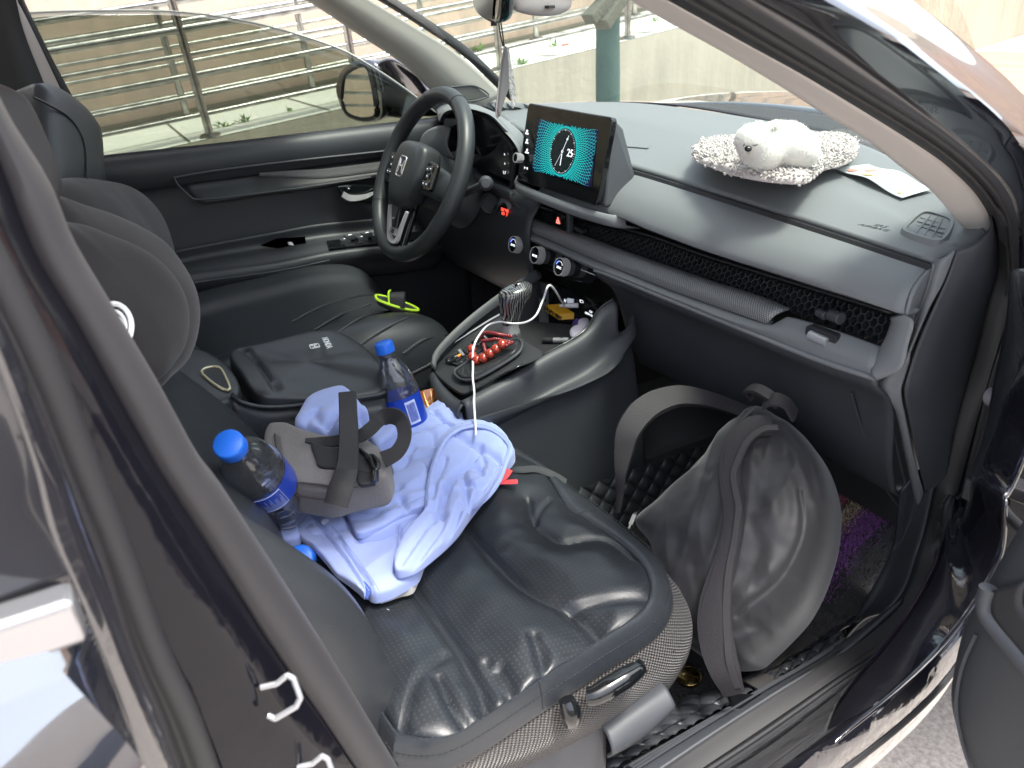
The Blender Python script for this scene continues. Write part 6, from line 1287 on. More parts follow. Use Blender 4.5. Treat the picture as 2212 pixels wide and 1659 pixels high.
# ================================================================ WATER BOTTLES
pet=mat('clear bottle plastic',(.93,.96,1),.03,trans=1,ior=1.12,spec=.8); capm=mat('blue bottle cap',(.02,.16,.75),.38); lblm=mat('blue bottle label',(.01,.05,.42),.35,coat=.4); wpm=mat('white print',(.55,.62,.85),.5); watm=mat('water',(.9,.95,1),0,trans=1,ior=1.1)
pet=glassmat('clear bottle plastic',(.86,.89,.93),.08,2.2,.035)
t__=pet.node_tree; 
def bottle(label,base,top,roll,K=1.0):
    base,top=np.array(base,float),np.array(top,float); ax=unit(top-base)
    t=thing('water_bottle',label,'bottle',tuple(base),None)
    R=.0325; pr=[(0,.004),(.018,.002),(.028,0),(.0315,.006),(.0325,.014),(.0305,.022),(.0325,.030),(.0325,.038),(.0300,.047),(.0325,.056),(.0325,.064),(.0305,.072),(.0325,.080),(.0325,.145),(.0315,.152),(.031,.160),(.028,.175),(.0225,.190),(.016,.202),(.0135,.208),(.0135,.214),(.0150,.2145),(.0150,.2165),(.0125,.217),(.0125,.229)]
    P=crpts([(a*K,b,0) for a,b in pr],90)
    mb=MB(); mb.add(*lathe([(max(p[0],1e-6),p[1]) for p in P],base,ax,48,wob=lambda a,h:1+.012*math.cos(a*6+h*90)*(h<.075)+.01*math.cos(a*5)*(h>.155)*(h<.2))); mb.build('bottle_shell',pet,t)
    cp=[(a*K,b) for a,b in ((.0150,.2165),(.0155,.218),(.0155,.231),(.0148,.2335),(.0135,.2345),(0,.2345))]; mb=MB(); mb.add(*lathe(cp,base,ax,60,wob=lambda a,h:1+.02*math.sin(a*30)*(h<.2325)*(h>.2175))); mb.build('bottle_cap',capm,t)
    u,v,w=basis(ax); V=[];F=[];n=48
    for h in (.090,.142):
        for k in range(n): a=2*math.pi*k/n; V.append(base+ax*h+(math.cos(a)*u+math.sin(a)*v)*.0329*K)
    F=[(k,(k+1)%n,n+(k+1)%n,n+k) for k in range(n)]; mb=MB(); mb.add(V,F); lb=mb.build('bottle_label',lblm,t)
    mc=base+ax*.116; view=CP-mc; a0=math.atan2(view@v,view@u)+roll
    def LP(a,h,r=.0332): return base+ax*h+(math.cos(a0+a)*u+math.sin(a0+a)*v)*r*K
    return t,lb,LP,ax
def lab_rect(mb,LP,a0,a1,h0,h1,r=.0332):
    n=6; V=[LP(a0+(a1-a0)*k/n,h,r) for h in (h0,h1) for k in range(n+1)]; mb.add(V,[(k,k+1,n+2+k,n+1+k) for k in range(n)])
b1=q(905,958,x=.12); cp1=q(827,733,x=.065)
b0_=q(895,945,x=.115); t1=q(828,742,x=.085); ax1=unit(t1-b0_); base1=t1-ax1*.232
t,lb,LP,ax=bottle('water bottle standing upright in the console cup holder','x' and base1,t1,0)
mb=MB(); lab_rect(mb,LP,.05,.62,.095,.135)
bars=MB(); rnd=random.Random(3); x=.11
for k in range(18):
    w=rnd.choice([.008,.012,.018]); lab_rect(bars,LP,x,x+w,.099,.131,.0335); x+=w+.012
o1_=mb.build('barcode_patch',wpm,lb,smooth=False); bars.build('barcode_bars',lblm,lb,smooth=False)
rg=MB()
for k,(dx,dy) in enumerate(((-.62,.0),(-.50,0),(-.38,0),(-.56,-.0045),(-.44,-.0045))):
    rg.add(*tube([LP(dx+.075*math.cos(s),.114+dy+.0028*math.sin(s),.0333) for s in np.linspace(0,2*math.pi,20)],.00035,4))
rg.build('ring_mark',wpm,lb)
dt=MB()
for k in range(7): lab_rect(dt,LP,-.78+k*.10,-.74+k*.10,.100,.1012)
dt.build('label_lettering',wpm,lb,smooth=False)
capc=q(494,963,z=.86); bs=q(640,1128,z=.705)
def findcap(bs,u,v,Lg=.228):
    best=None
    for d in np.linspace(.55,1.1,400):
        p=q(u,v,d=d); e=abs(np.linalg.norm(p-bs)-Lg)
        if best is None or e<best[0]-1e-6: best=(e,p,d)
    return best[1]
bs=q(622,1092,z=.735); capc=findcap(bs,496,962); 
t,lb,LP,ax=bottle('water bottle leaning against the seat back beside the grey pouch',bs,capc,0,1.10)
mb=MB(); 
def frame_(mb,a0,a1,h0,h1,w=.0006):
    mb.add(*tube([LP(a0,h0,.0334),LP(a0,h1,.0334)],w,4)); mb.add(*tube([LP(a1,h0,.0334),LP(a1,h1,.0334)],w,4)); mb.add(*tube([LP(a0+(a1-a0)*k/8,h1,.0334) for k in range(9)],w,4)); mb.add(*tube([LP(a0+(a1-a0)*k/8,h0,.0334) for k in range(9)],w,4))
frame_(mb,-.75,.15,.094,.138,.0004); rnd=random.Random(9)
for k in range(13):
    a=-.68+k*.06; l=rnd.uniform(.010,.034); s_=.097
    while s_<.097+l: lab_rect(mb,LP,a,a+.030,s_,s_+.0014); s_+=.0022
mb.build('label_lettering',wpm,lb,smooth=False)
bs3=V3(.50,-.62,.715); c3=q(652,1200,d=.78)
bsf=surf([sb_]); hit=bsf(655,1204); dc_=float((hit-CP)@_F)+.015 if hit is not None else 1.0; cap3=q(650,1206,d=dc_)
bs3=min((q(742,1262,d=d_) for d_ in np.linspace(dc_,dc_+.4,300)),key=lambda p:abs(np.linalg.norm(p-cap3)-.228))
t,lb,LP,ax=bottle('water bottle mostly hidden between the seat back bolster and the blue shirt',bs3,cap3,0,1.1)
# ================================================================ AMBER CUP in the holder
amb=mat('amber pressed glass',(.85,.30,.04),.06,trans=.75,ior=1.45,spec=.8,coat=.5)
cc_=q(933,868,z=.705); cup=thing('amber_glass_cup','amber ribbed glass cup in the console holder beside the upright bottle','cup',tuple(cc_-V3(0,0,.05)))
mb=MB(); fl=lambda a,h:1+.018*math.cos(a*16)
mb.add(*lathe([(.020,-.05),(.023,-.048),(.030,-.02),(.036,0),(.0385,.004),(.0375,.006),(.034,.001),(.026,-.016),(.015,-.022),(0,-.022)],cc_,(0.05,-.05,1),64,wob=fl)); mb.build('cup_bowl',amb,cup)
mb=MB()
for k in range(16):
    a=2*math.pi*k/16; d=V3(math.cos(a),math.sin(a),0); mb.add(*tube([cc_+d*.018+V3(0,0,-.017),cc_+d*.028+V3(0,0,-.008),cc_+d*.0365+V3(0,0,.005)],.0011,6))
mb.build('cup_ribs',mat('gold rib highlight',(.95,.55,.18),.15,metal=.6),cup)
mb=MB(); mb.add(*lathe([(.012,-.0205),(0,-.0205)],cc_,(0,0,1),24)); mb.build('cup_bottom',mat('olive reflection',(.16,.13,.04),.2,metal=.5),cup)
# ================================================================ PRAYER BEADS
carn=mat('carnelian bead',(.34,.03,.010),.08,coat=1,spec=.7); sml=mat('garnet bead',(.20,.015,.02),.25,coat=.6)
bd_=thing('prayer_beads','string of red and orange beads looped round the gear lever','beads',tuple(dk(780,860,.01)))
def sph(c,r,seg=16,rg=10,flat=1): return lathe([(max(1e-6,r*math.sin(t)),-r*math.cos(t)*flat) for t in np.linspace(0,math.pi,rg)],c,(0.1,.2,1),seg)
for (u,v,h) in ((905,798,.022),(838,828,.019),(775,858,.016),(706,887,.013),(638,902,.012),(601,872,.013),(601,815,.016)):
    mb=MB(); mb.add(*sph(dk(u,v,h),.0088,24,16)); mb.build('large_bead',carn,bd_)
def small(line,n,h):
    for p in crpts([dk(u,v,hh) for (u,v),hh in zip(line,h)],n):
        mb=MB(); mb.add(*sph(p,.0035,12,8)); mb.build('small_bead',sml,bd_)
small([(670,705),(740,685),(820,705),(900,722),(985,722)],19,[.014,.022,.026,.026,.022]); small([(690,722),(760,740),(850,748),(930,760),(985,765)],17,[.012,.018,.022,.020,.018])
small([(705,755),(715,800),(728,835)],6,[.012,.012,.014]); small([(940,800),(960,785),(975,770)],3,[.02,.02,.018])
mb=MB(); mb.add(*tube([dk(*p) for p in ((905,798,.022),(775,858,.016),(638,902,.012),(601,872,.013),(601,815,.016),(650,760,.014),(690,722,.012))],.0008,5,n=40)); mb.build('bead_cord',M_['dark'],bd_)
# ================================================================ CHARGING CABLE
wc_=mat('white cable',(.85,.86,.88),.4)
cab=thing('charging_cable','white charging cable plugged into the console and hanging over its side','cable',tuple(q(1028,915,x=.2)))
pts=[pu(1540,345,.03),dk(1430,385,.055),dk(1330,450,.040),dk(1230,540,.026),dk(1120,590,.022),dk(1000,608,.024),dk(900,615,.03),dk(790,645,.030),dk(715,695,.026),dk(650,770,.022),dk(622,860,.02),dk(603,960,.012),dk(592,1060,.008)]
pts+=[q(585,1150,c='c3',x=.163),q(583,1250,c='c3',x=.200),q(590,1380,c='c3',x=.215),q(597,1475,c='c3',x=.24),q(600,1560,c='c3',x=.27)]
mb=MB(); mb.add(*tube(pts,.0019,8,n=160)); mb.build('cable_cord',wc_,cab)
mb=MB(); a=pu(1500,345,.032);b_=pu(1610,338,.012); mb.add(*tube([a,a*.6+b_*.4,b_],[.0025,.0048,.0050],10,n=12)); mb.build('cable_plug',wc_,cab)
cab2=thing('charging_plug','white phone plug end lying on the carpet beside the seat','cable',tuple(q(1365,1120,z=.48)))
p0_=q(1371,1112,z=.48);p1_=q(1362,1133,z=.48); mb=MB(); mb.add(*box((p0_+p1_)/2,(p0_-p1_)/2,unit(np.cross(p0_-p1_,up))*.0038,up*.002)); mb.build('plug_body',wc_,cab2,bevel=.001)
mb=MB(); d_=unit(p0_-p1_); mb.add(*box(p0_+d_*.004,d_*.004,unit(np.cross(d_,up))*.003,up*.001)); mb.build('plug_tip',M_['silver'],cab2)
mb=MB(); mb.add(*tube([p1_,p1_-d_*.012],.0018,8)); mb.build('cable_cord',wc_,cab2)
# ================================================================ TRAY CONTENTS
ym=mat('yellow carton',(.80,.42,.02),.5,bump=('noise',300,.1,.001)); ybx=[pu(1330,333,.022),pu(1462,420,.022),pu(1460,478,.022),pu(1328,390,.022)]
bk_=[p-PU[0]*.0+V3(.018,.016,.004) for p in ybx]
d2=pu(1540,408,.002)-pu(1462,420,.022)
mb=MB(); w0=[p+d2 for p in ybx]; mb.add(ybx+w0,[(3,2,1,0),(4,5,6,7),(0,1,5,4),(1,2,6,5),(2,3,7,6),(3,0,4,7)]); yb=mb.build('yellow_box',ym,None,smooth=False,bevel=.0006); setp(yb,'small yellow carton with black lettering in the console tray','box')
text('box_lettering','PALEBO FIRST',(ybx[0]+ybx[2])/2+PU[0]*.0012+(ybx[1]-ybx[0])*.10,ybx[1]-ybx[0],ybx[0]-ybx[3],.0090,M_['dark'],yb,bold=.0004)
fr=[ybx[0]*.93+ybx[2]*.07,ybx[0]*.78+ybx[1]*.2+ybx[3]*.02,ybx[3]*.78+ybx[2]*.2,ybx[3]*.95+ybx[1]*.05]; fr=[p+PU[0]*.0012 for p in fr]; mb=MB(); mb.add(*tube(crpts(fr,20,True),.0007,4,closed=True)); mb.build('box_mark',M_['dark'],yb)
mb=MB(); mb.add(*prism([pu(1575,455,.008),pu(1690,500,.004),pu(1640,560,.010),pu(1560,515,.016)],V3(0,.006,-.004))); o=mb.build('purple_card',mat('purple card',(.09,.055,.24),.5),None,smooth=False,bevel=.0006); setp(o,'small purple card box leaning in the console tray','box')
a=qt(1240,693,.006);b_=qt(1340,693,.006);c_=qt(1450,692,.006); pen=thing('marker_pen','black and silver marker pen lying in the console tray','pen',tuple(a))
mb=MB(); mb.add(*tube([a,a*.98+b_*.02,b_],[.0045,.0055,.0058],12,n=8)); mb.build('pen_cap',M_['dark'],pen)
mb=MB(); mb.add(*tube([b_,c_,c_+(c_-b_)*.3],.0052,12)); mb.build('pen_barrel',M_['silver'],pen)
mb=MB(); 
for k in range(4): mb.add(*tube([b_+(c_-b_)*(.62+.07*k)+V3(0,-.003,.0046),b_+(c_-b_)*(.66+.07*k)+V3(0,.001,.0054)],.0005,4))
mb.build('pen_lettering',M_['dark'],pen)
wt_=[qt(*p,.012) for p in ((1495,650),(1520,620),(1570,605),(1575,560),(1600,530),(1670,528),(1680,600),(1600,680),(1520,690))]; mb=MB(); mb.add(*inflate(wt_,up,.010,.008,2.6,14,50,nz=lambda V:fbm(V,40,2,1)*.003)); o=mb.build('tissue_pack',mat('pale lilac tissue',(.62,.58,.68),.7)); setp(o,'pale lilac crumpled tissue pack at the edge of the console tray','tissue')
# ================================================================ TOY DOG, ITS MAT, LEAFLET
ZD=1.100
def sd_(pts,z): return L('C',pts,z=z)
matc=mat('curly cream pile',(.56,.53,.51),.95,sheen=.5,var=(420,.2,(.38,.34,.33)))
dsf=surf([dash])
mo_=sd_([(262,915),(300,870),(370,850),(480,852),(560,835),(700,800),(880,815),(1000,835),(1130,828),(1200,850),(1215,890),(1190,950),(1120,985),(1020,1010),(940,1075),(870,1088),(740,1080),(600,1060),(460,1025),(350,985),(280,955)],[1.103]*12+[1.098]*9)
fluffy=thing('plush_mat','cream curly plush mat on the dashboard under the white toy dog','mat',tuple(q(700,950,c='C',z=1.1)))
MC=sum(mo_)/len(mo_)
mb=MB(); V,F,UV=inflate(mo_,V3(-.02,-.10,1),.018,.004,3.2,40,180,nz=lambda V: fbm(V,30,2,3)*.004); V=np.array(V); mb.add(V,F,UV); mb.build('mat_base',matc,fluffy)
# curls: many little loops of yarn standing on the pile
rnd=random.Random(11); cu=MB(); O_=crpts(mo_,180,True)
for k in range(5200):
    i=rnd.randrange(180); s=math.sqrt(rnd.random())*1.01; p=MC*(1-s)+O_[i]*s; hh=(max(0,1-min(s,1)**3.2))**(1/3.2)*.018
    p=p+V3(0,0,hh*.95 if rnd.random()<.75 or s<.9 else rnd.uniform(-.004,.012)); a=rnd.uniform(0,6.28); r=rnd.uniform(.0014,.0026); e=V3(math.cos(a),math.sin(a),0); up_k=unit(V3(rnd.uniform(-.5,.5),rnd.uniform(-.7,.3),1)) if s<.93 else unit((O_[i]-MC)*4+V3(0,0,.5))
    pts=[p-e*r*.7,p+up_k*r*1.5-e*r*.6,p+up_k*r*2.0+e*r*.3,p+up_k*r*.8+e*r*.9]; cu.add(*tube(pts,r*.62,4,caps=False))
cu.build('mat_curls',matc,fluffy)
dog=thing('toy_dog','fluffy white toy dog sleeping on the cream plush mat','toy',tuple(q(750,900,c='C',z=1.112)))
fur=mat('white fur',(.62,.62,.58),.9,sheen=.6,spec=.2); ZB=1.120
def P3(u,v,y): return q(u,v,c='C',y=y)
bc=q(760,880,c='C',z=1.135)
# body as a metaball-like union of ellipsoids skinned in one continuous surface
def blob(cs,res=70):
    """iso surface sampled by radial projection from the centre"""
    c0=sum(np.array(c[0])*c[1] for c in cs)/sum(c[1] for c in cs); V=[];n1,n2=res,res*2
    for i in range(n1+1):
        th=math.pi*i/n1
        for j in range(n2):
            ph=2*math.pi*j/n2; d=V3(math.sin(th)*math.cos(ph),math.sin(th)*math.sin(ph),math.cos(th)); lo,hi=0,.2
            for _ in range(16):
                m_=(lo+hi)/2; p=c0+d*m_; f=sum(math.exp(-3.2*((np.linalg.norm((p-c[0])/c[1]))**2-1)) for c in cs)
                if f>1: lo=m_
                else: hi=m_
            V.append(c0+d*lo)
    F=[(i*n2+j,i*n2+(j+1)%n2,(i+1)*n2+(j+1)%n2,(i+1)*n2+j) for i in range(n1) for j in range(n2)]; return V,F
hc_=q(612,850,c='C',z=1.152); b1_=q(800,850,c='C',z=1.148); b2_=q(880,880,c='C',z=1.142); b3_=q(700,800,c='C',z=1.158)
ml=q(592,895,c='C',z=1.139)
hc_=q(600,830,c='C',z=1.150); ml=q(588,898,c='C',z=1.132)+unit(CP-q(588,898,c='C',z=1.132))*.012
cs=[(q(820,850,c='C',z=1.140),.030),(q(890,890,c='C',z=1.134),.026),(q(740,830,c='C',z=1.142),.027),(hc_,.0225),(q(690,910,c='C',z=1.130),.026),(q(600,900,c='C',z=1.132),.017),(ml,.0095),(q(640,770,c='C',z=1.158),.012)]
V,F=blob(cs,44); mb=MB(); mb.add(V,F); db=mb.build('dog_body',fur,dog)
me=db.data; hairs=MB(); rnd=random.Random(4); Vn=[(np.array(v.co)+np.array(wpos(db)),np.array(v.normal)) for v in me.vertices]
for k in range(15000):
    p,n=rnd.choice(Vn); 
    if p[2]<1.112: continue
    nearface=np.linalg.norm(p-ml)<.022
    l=rnd.uniform(.008,.017)*(0.35 if nearface else 1); d=unit(n+V3(rnd.uniform(-.5,.5),rnd.uniform(-.5,.5),rnd.uniform(-.9,.1))); j=V3(rnd.uniform(-.002,.002),rnd.uniform(-.002,.002),rnd.uniform(-.002,.002)); p=p+j
    s=unit(np.cross(d,V3(rnd.random(),rnd.random(),rnd.random())))*.00035; m_=p+d*l*.6; e=p+d*l+V3(0,0,-l*.25); hairs.add([p-s,p+s,m_+s*.6,e,m_-s*.6],[(0,1,2,3,4)])
hairs.build('dog_fur',fur,dog,smooth=False)
fsf=surf([db]); nose=fsf(582,876,.0015,'C')
mb=MB(); mb.add(*sph(nose,.0050,20,12,.8)); mb.build('dog_nose',M_['gloss'],dog)
eyl=[fsf(u,v,.0012,'C') for u,v in ((606,858),(620,859),(634,853))]; mb=MB(); mb.add(*tube(eyl,.0006,5,n=10)); mb.build('dog_eye',M_['dark'],dog)
eyl=[fsf(u,v,.0012,'C') for u,v in ((562,850),(557,856),(554,862))]; mb=MB(); mb.add(*tube(eyl,.0006,5,n=10)); mb.build('dog_eye',M_['dark'],dog)
mth=[fsf(u,v,.0012,'C') for u,v in ((583,888),(585,900),(588,912))]; mb=MB(); mb.add(*tube(mth,.0004,5,n=10)); mb.build('dog_mouth',mat('beige mouth line',(.35,.30,.25),.8),dog)
# leaflet
lf=L('C',[(1088,1012),(1255,992),(1295,993),(1420,1055),(1560,1105),(1675,1140),(1490,1190),(1330,1115)],z=1.078)
LZ=lambda x,y:0
A_,B_,C_,D_=dsf(1088,1012,.002,'C'),dsf(1290,992,.002,'C'),dsf(1675,1140,.002,'C'),dsf(1488,1190,.002,'C')
paper=mat('leaflet paper',(.42,.47,.47),.5); 
rows=[]
for t_ in np.linspace(0,1,9):
    a=A_*(1-t_)+D_*t_;b_=B_*(1-t_)+C_*t_; k=.004*math.sin(t_*math.pi)-.002*math.sin(t_*3*math.pi); rows.append([a+V3(0,0,k+.002),(a+b_)/2+V3(0,0,k*.6+.003),b_+V3(0,0,k+.003)])
mb=MB(); mb.add(*loft(rows,16,30)); lfo=mb.build('leaflet',paper,None,solid=.0006); setp(lfo,'pale printed paper leaflet on the dashboard right of the plush mat','leaflet')
def LF(s,t,h=.0008):
    a=A_*(1-t)+D_*t; b=B_*(1-t)+C_*t; k=.004*math.sin(t*math.pi)-.002*math.sin(t*3*math.pi); return a*(1-s)+b*s+V3(0,0,k*(1-.4*(1-abs(2*s-1)))+h+.0032)
def patch_(s0,s1,t0,t1,m,name,rag=0):
    mb=MB(); n=10; V=[LF(s0+(s1-s0)*.5+(s1-s0)*.5*math.cos(a),t0+(t1-t0)*.5+(t1-t0)*.5*math.sin(a)) for a in np.linspace(0,6.28,n+1)[:-1]]; mb.add(V,[tuple(range(n))]); mb.build(name,m,lfo,smooth=False)
rm_=mat('faded red print',(.70,.22,.18),.5); om_=mat('faded orange print',(.80,.50,.16),.5); gm_=mat('faded grey print',(.42,.50,.52),.5)
patch_(.12,.42,.10,.20,rm_,'leaflet_print'); patch_(.45,.80,.18,.30,rm_,'leaflet_print'); patch_(.10,.36,.34,.46,om_,'leaflet_print'); patch_(.12,.24,.86,.92,mat('faded yellow',(.75,.75,.2),.5),'leaflet_print')
mb=MB()
for r in range(6):
    for cc in range(7): 
        s0=.10+.05*(r%2)+cc*.10; t0=.50+r*.065; V=[LF(s,t) for s,t in ((s0,t0),(s0+.07,t0),(s0+.07,t0+.02),(s0,t0+.02))]; mb.add(V,[(0,1,2,3)])
mb.build('leaflet_text',gm_,lfo,smooth=False)
# ================================================================ HANGING CHARM
ch=thing('hanging_charm','folded dark and patterned white card charm hanging from the mirror','charm',tuple(q(1085,150,x=.0)))
X0=.0
for dx in (-3,2): 
    mb=MB(); mb.add(*tube([q(1080+dx,48,x=X0),q(1084+dx,75,x=X0),q(1088+dx*.5,100,x=X0)],.0012,6)); mb.build('charm_cord',M_['dark'],ch)
gry=mat('grey felt charm',(.16,.155,.16),.85); wht=mat('white lace charm',(.62,.62,.58),.7,var=(260,.06,(.35,.35,.33)),bump=('noise',400,.6,.002))
mb=MB(); mb.add(*prism(L('B',[(1135,290),(1148,420),(1150,555),(1120,640),(1092,740),(1084,700),(1098,560),(1118,380)],x=X0),V3(.003,.003,0))); mb.build('charm_leaf',gry,ch,smooth=False,bevel=.001)
mb=MB(); mb.add(*tube(L('B',[(1150,555),(1120,640),(1092,742),(1084,700),(1098,560),(1135,290)],x=X0-.002),.0018,6,n=40)); mb.build('charm_binding',M_['beige'],ch)
mb=MB(); mb.add(*prism(L('B',[(1150,300),(1165,400),(1185,500),(1196,600),(1188,660),(1180,690),(1160,560),(1145,480)],x=X0-.01),V3(.002,.003,0))); mb.build('charm_leaf',wht,ch,smooth=False,bevel=.001)
# ================================================================ NECK CUSHIONS
kn=M_['knit']
n1c=L('_',[(148,560),(165,520),(215,500),(280,505),(345,540),(395,600),(420,660),(418,740),(395,790),(350,835),(300,800),(250,700),(190,630)],x=.36)
ncu=thing('neck_cushion','large round brown black knit neck cushion with a white ring badge on the passenger seat','cushion',tuple(q(290,660,x=.36)))
nf=unit(V3(.35,.55,.45)); pcn=q(300,670,x=.36)
K1=lambda pts,h=0: [q(u,v,c='k1',pl=(nf,pcn+nf*h)) for u,v in pts]
no=K1([(60,640),(220,650),(350,690),(500,735),(640,795),(760,880),(850,990),(905,1090),(925,1200),(918,1310),(880,1420),(800,1500),(735,1550),(560,1540),(300,1400),(100,1050)])
mb=MB(); mb.add(*inflate(no,nf,.030,.05,2.6,24,120,nz=lambda V:fbm(V,8,2,5)*.004)); cbody=mb.build('cushion_back',mat('brown black knit rim',(.020,.017,.018),.9,sheen=.2,bump=('noise',900,.5,.001)),ncu)
no=K1([(60,760),(220,780),(330,800),(450,845),(560,885),(660,935),(750,1005),(820,1095),(860,1190),(870,1280),(852,1370),(810,1440),(735,1510),(560,1500),(300,1380),(120,1100)],.022)
mb=MB(); mb.add(*inflate(no,nf,.036,.02,2.6,24,120,nz=lambda V:fbm(V,9,2,6)*.003)); mb.build('cushion_face',kn,ncu)
wr_=[]
for rr_,w_ in ((1.0,.0026),(.70,.0016),(.42,.0030)):
    pts=[]
    for a in np.linspace(0,2*math.pi,41)[:-1]:
        u=243+43*rr_*math.cos(a)*.95; v=706+50*rr_*math.sin(a); pts.append(q(u,v,pl=(nf,pcn+nf*.0585)))
    mb=MB(); mb.add(*tube(pts,w_,6,closed=True,up=nf)); mb.build('ring_badge',mat('badge white %.1f'%rr_,(.78,.78,.78),.5),ncu)
n2=L('_',[(60,380),(120,395),(200,402),(270,425),(330,480),(358,545),(370,600),(300,600),(180,560),(80,480)],x=-.1)
dcu=thing('neck_cushion','brown black knit neck cushion on the driver seat back, behind the badged one','cushion',tuple(q(200,480,x=-.30)))
nf2=unit(V3(.2,.75,.35)); pc2=q(230,480,x=-.30)
no=[q(u,v,c='k1',pl=(nf2,pc2)) for u,v in ((60,600),(230,568),(330,562),(430,568),(530,592),(620,635),(700,710),(750,790),(785,890),(790,960),(700,1000),(450,940),(200,800))]
mb=MB(); mb.add(*inflate(no,nf2,.05,.05,2.3,26,100,nz=lambda V:fbm(V,7,2,8)*.005)); mb.build('cushion_body',mat('brown grey knit',(.018,.016,.017),.9,sheen=.2,bump=('noise',900,.5,.001)),dcu)
# ================================================================ BACKPACK
bpm=mat('black brushed nylon',(.015,.0145,.017),.55,spec=.5,sheen=.25,bump=[('noise',900,.2,.0004),('noise',30,.2,.004)]); bps=mat('grey black padded strap',(.022,.020,.023),.7,bump=('noise',500,.5,.0012)); bpe=mat('strap binding',(.034,.032,.034),.7)
bpk=thing('backpack','black nylon backpack standing in the passenger footwell','backpack',(.58,-.12,.40))
T_=q(1655,905,y=.03); Bt=q(1590,1450,z=.44); Rt=q(1800,1080,y=.0)
PB=plane3(T_,Bt,q(1810,1120,y=-.03)); nb=PB[0] if PB[0]@(CP-T_)>0 else -PB[0]
nb=unit(nb*.6+unit(CP-q(1600,1200,z=.55))*.4); PB=(nb,q(1620,1180,x=.585))
def bp(u,v,h=0): return q(u,v,c='c6',pl=PB)+nb*h
bx_,by_,_=basis(nb)
bo=[bp(*p) for p in ((822,228),(900,185),(985,225),(1050,262),(1120,330),(1195,445),(1238,600),(1230,780),(1185,950),(1125,1090),(1050,1200),(900,1350),(830,1395),(700,1385),(560,1290),(485,1180),(450,980),(405,830),(340,725),(450,620),(560,505),(700,355),(760,280))]
def bc_(pts,w,h,hh=.05): return ([bp(*p,hh) for p in pts],w*.9,h*.6)
crs=[bc_([(560,520),(640,470),(730,330),(830,240)],.006,.006),bc_([(640,470),(680,520),(740,560)],.008,.006),bc_([(600,480),(560,540),(470,600)],.007,.005),bc_([(830,250),(870,340),(860,430)],.009,.007),bc_([(900,230),(920,300)],.008,.006),
 bc_([(1130,620),(1145,760),(1120,880),(1030,1040),(860,1185)],.0028,.005),bc_([(960,420),(985,560),(975,700)],.012,.006),bc_([(1040,470),(1075,620),(1070,760)],.011,.006),bc_([(620,860),(600,1000),(640,1150)],.014,.006),bc_([(680,980),(690,1120),(660,1250)],.010,.005),bc_([(1000,330),(1080,480),(1150,640),(1180,820),(1120,1000)],.009,.006),bc_([(1040,300),(1140,450),(1200,640)],.007,.007),
 bc_([(490,1190),(560,1230),(620,1290),(700,1320)],.006,.008),bc_([(530,1060),(540,1180),(520,1210)],.010,.008),bc_([(600,1000),(590,1160)],.02,-.008),bc_([(900,1100),(1000,1020),(1080,920),(1120,800)],.018,-.010),bc_([(930,760),(960,900),(930,1040)],.012,.005),
 bc_([(1000,1180),(1020,1240),(960,1290)],.009,.007),bc_([(900,1210),(960,1260),(900,1330)],.009,.007),bc_([(430,820),(480,760),(560,740)],.02,.006),bc_([(380,740),(450,700)],.01,-.004),bc_([(760,560),(700,700),(620,760)],.03,-.010),bc_([(930,520),(1000,650),(1060,760)],.012,-.006),bc_([(930,1220),(850,1250)],.008,.006)]
mb=MB(); mb.add(*inflate(bo,nb,.098,.11,3.2,80,320,creases=crs,nz=lambda V:fbm(V*np.array([1,1,.35]),12,2,2)*.006+fbm(V,30,2,9)*.0018+np.array([(1-abs(mnoise.noise(Vector((float(p@bx_)*26+float(p@by_)*5,float(p@by_)*5,2))))*2)*.0050 for p in V]),center=bp(770,810))); mb.build('backpack_body',bpm,bpk)
# left carrying strap: big loop
lp=[q(u,v,c='c6',x=xx) for u,v,xx in ((203,645,.40),(212,560,.40),(216,470,.40),(228,370,.395),(250,270,.39),(310,180,.385),(390,125,.385),(500,97,.39),(620,112,.405),(740,150,.425),(850,195,.455),(930,240,.485),(975,265,.50))]
wv=[.009,.012,.018,.030,.038,.042,.042,.036,.028,.024,.024,.025,.025]
nl=[unit(V3(.6,-.6,.3))]*4+[unit(V3(.6,-.5,.6))]*2+[unit(V3(.4,-.6,.7))]*4+[unit(V3(.5,-.5,.7))]*3
mb=MB(); mb.add(*ribbon(lp,nl,wv,.008,n=120,ridge=.25)); s_=mb.build('shoulder_strap',bps,bpk)
# right strap down the front
rp=[bp(p[0],p[1],p[2]+.014) for p in ((1010,330,.075),(930,350,.085),(872,420,.092),(845,520,.094),(848,620,.094),(862,720,.094),(858,820,.094),(830,930,.092),(800,1030,.09),(775,1130,.088),(765,1230,.083),(775,1340,.075),(800,1440,.066),(822,1525,.05))]
mb=MB(); mb.add(*ribbon(rp,nb,[.030,.032,.032,.031,.030,.028,.028,.030,.036,.042,.046,.046,.040,.028],.007,n=140,ridge=.2)); s2_=mb.build('shoulder_strap',bps,bpk)
ed=[bp(p[0],p[1],p[2]+.014) for p in ((1045,352,.082),(985,368,.090),(925,430,.098),(885,520,.100),(868,580,.100),(880,660,.100),(892,720,.100),(885,800,.100),(872,880,.098),(850,980,.096),(838,1080,.094),(830,1180,.089),(828,1290,.082),(832,1400,.074),(850,1500,.058))]
mb=MB(); mb.add(*ribbon(ed,nb,.009,.004,n=140)); mb.build('strap_binding',bpe,s2_)
ed=[bp(p[0],p[1],p[2]+.014) for p in ((945,262,.085),(880,330,.088),(845,400,.092),(822,480,.096),(822,600,.096),(838,700,.096),(828,800,.096),(795,930,.094),(760,1040,.092),(728,1130,.090),(712,1230,.084),(718,1340,.076),(745,1440,.066),(775,1510,.054))]
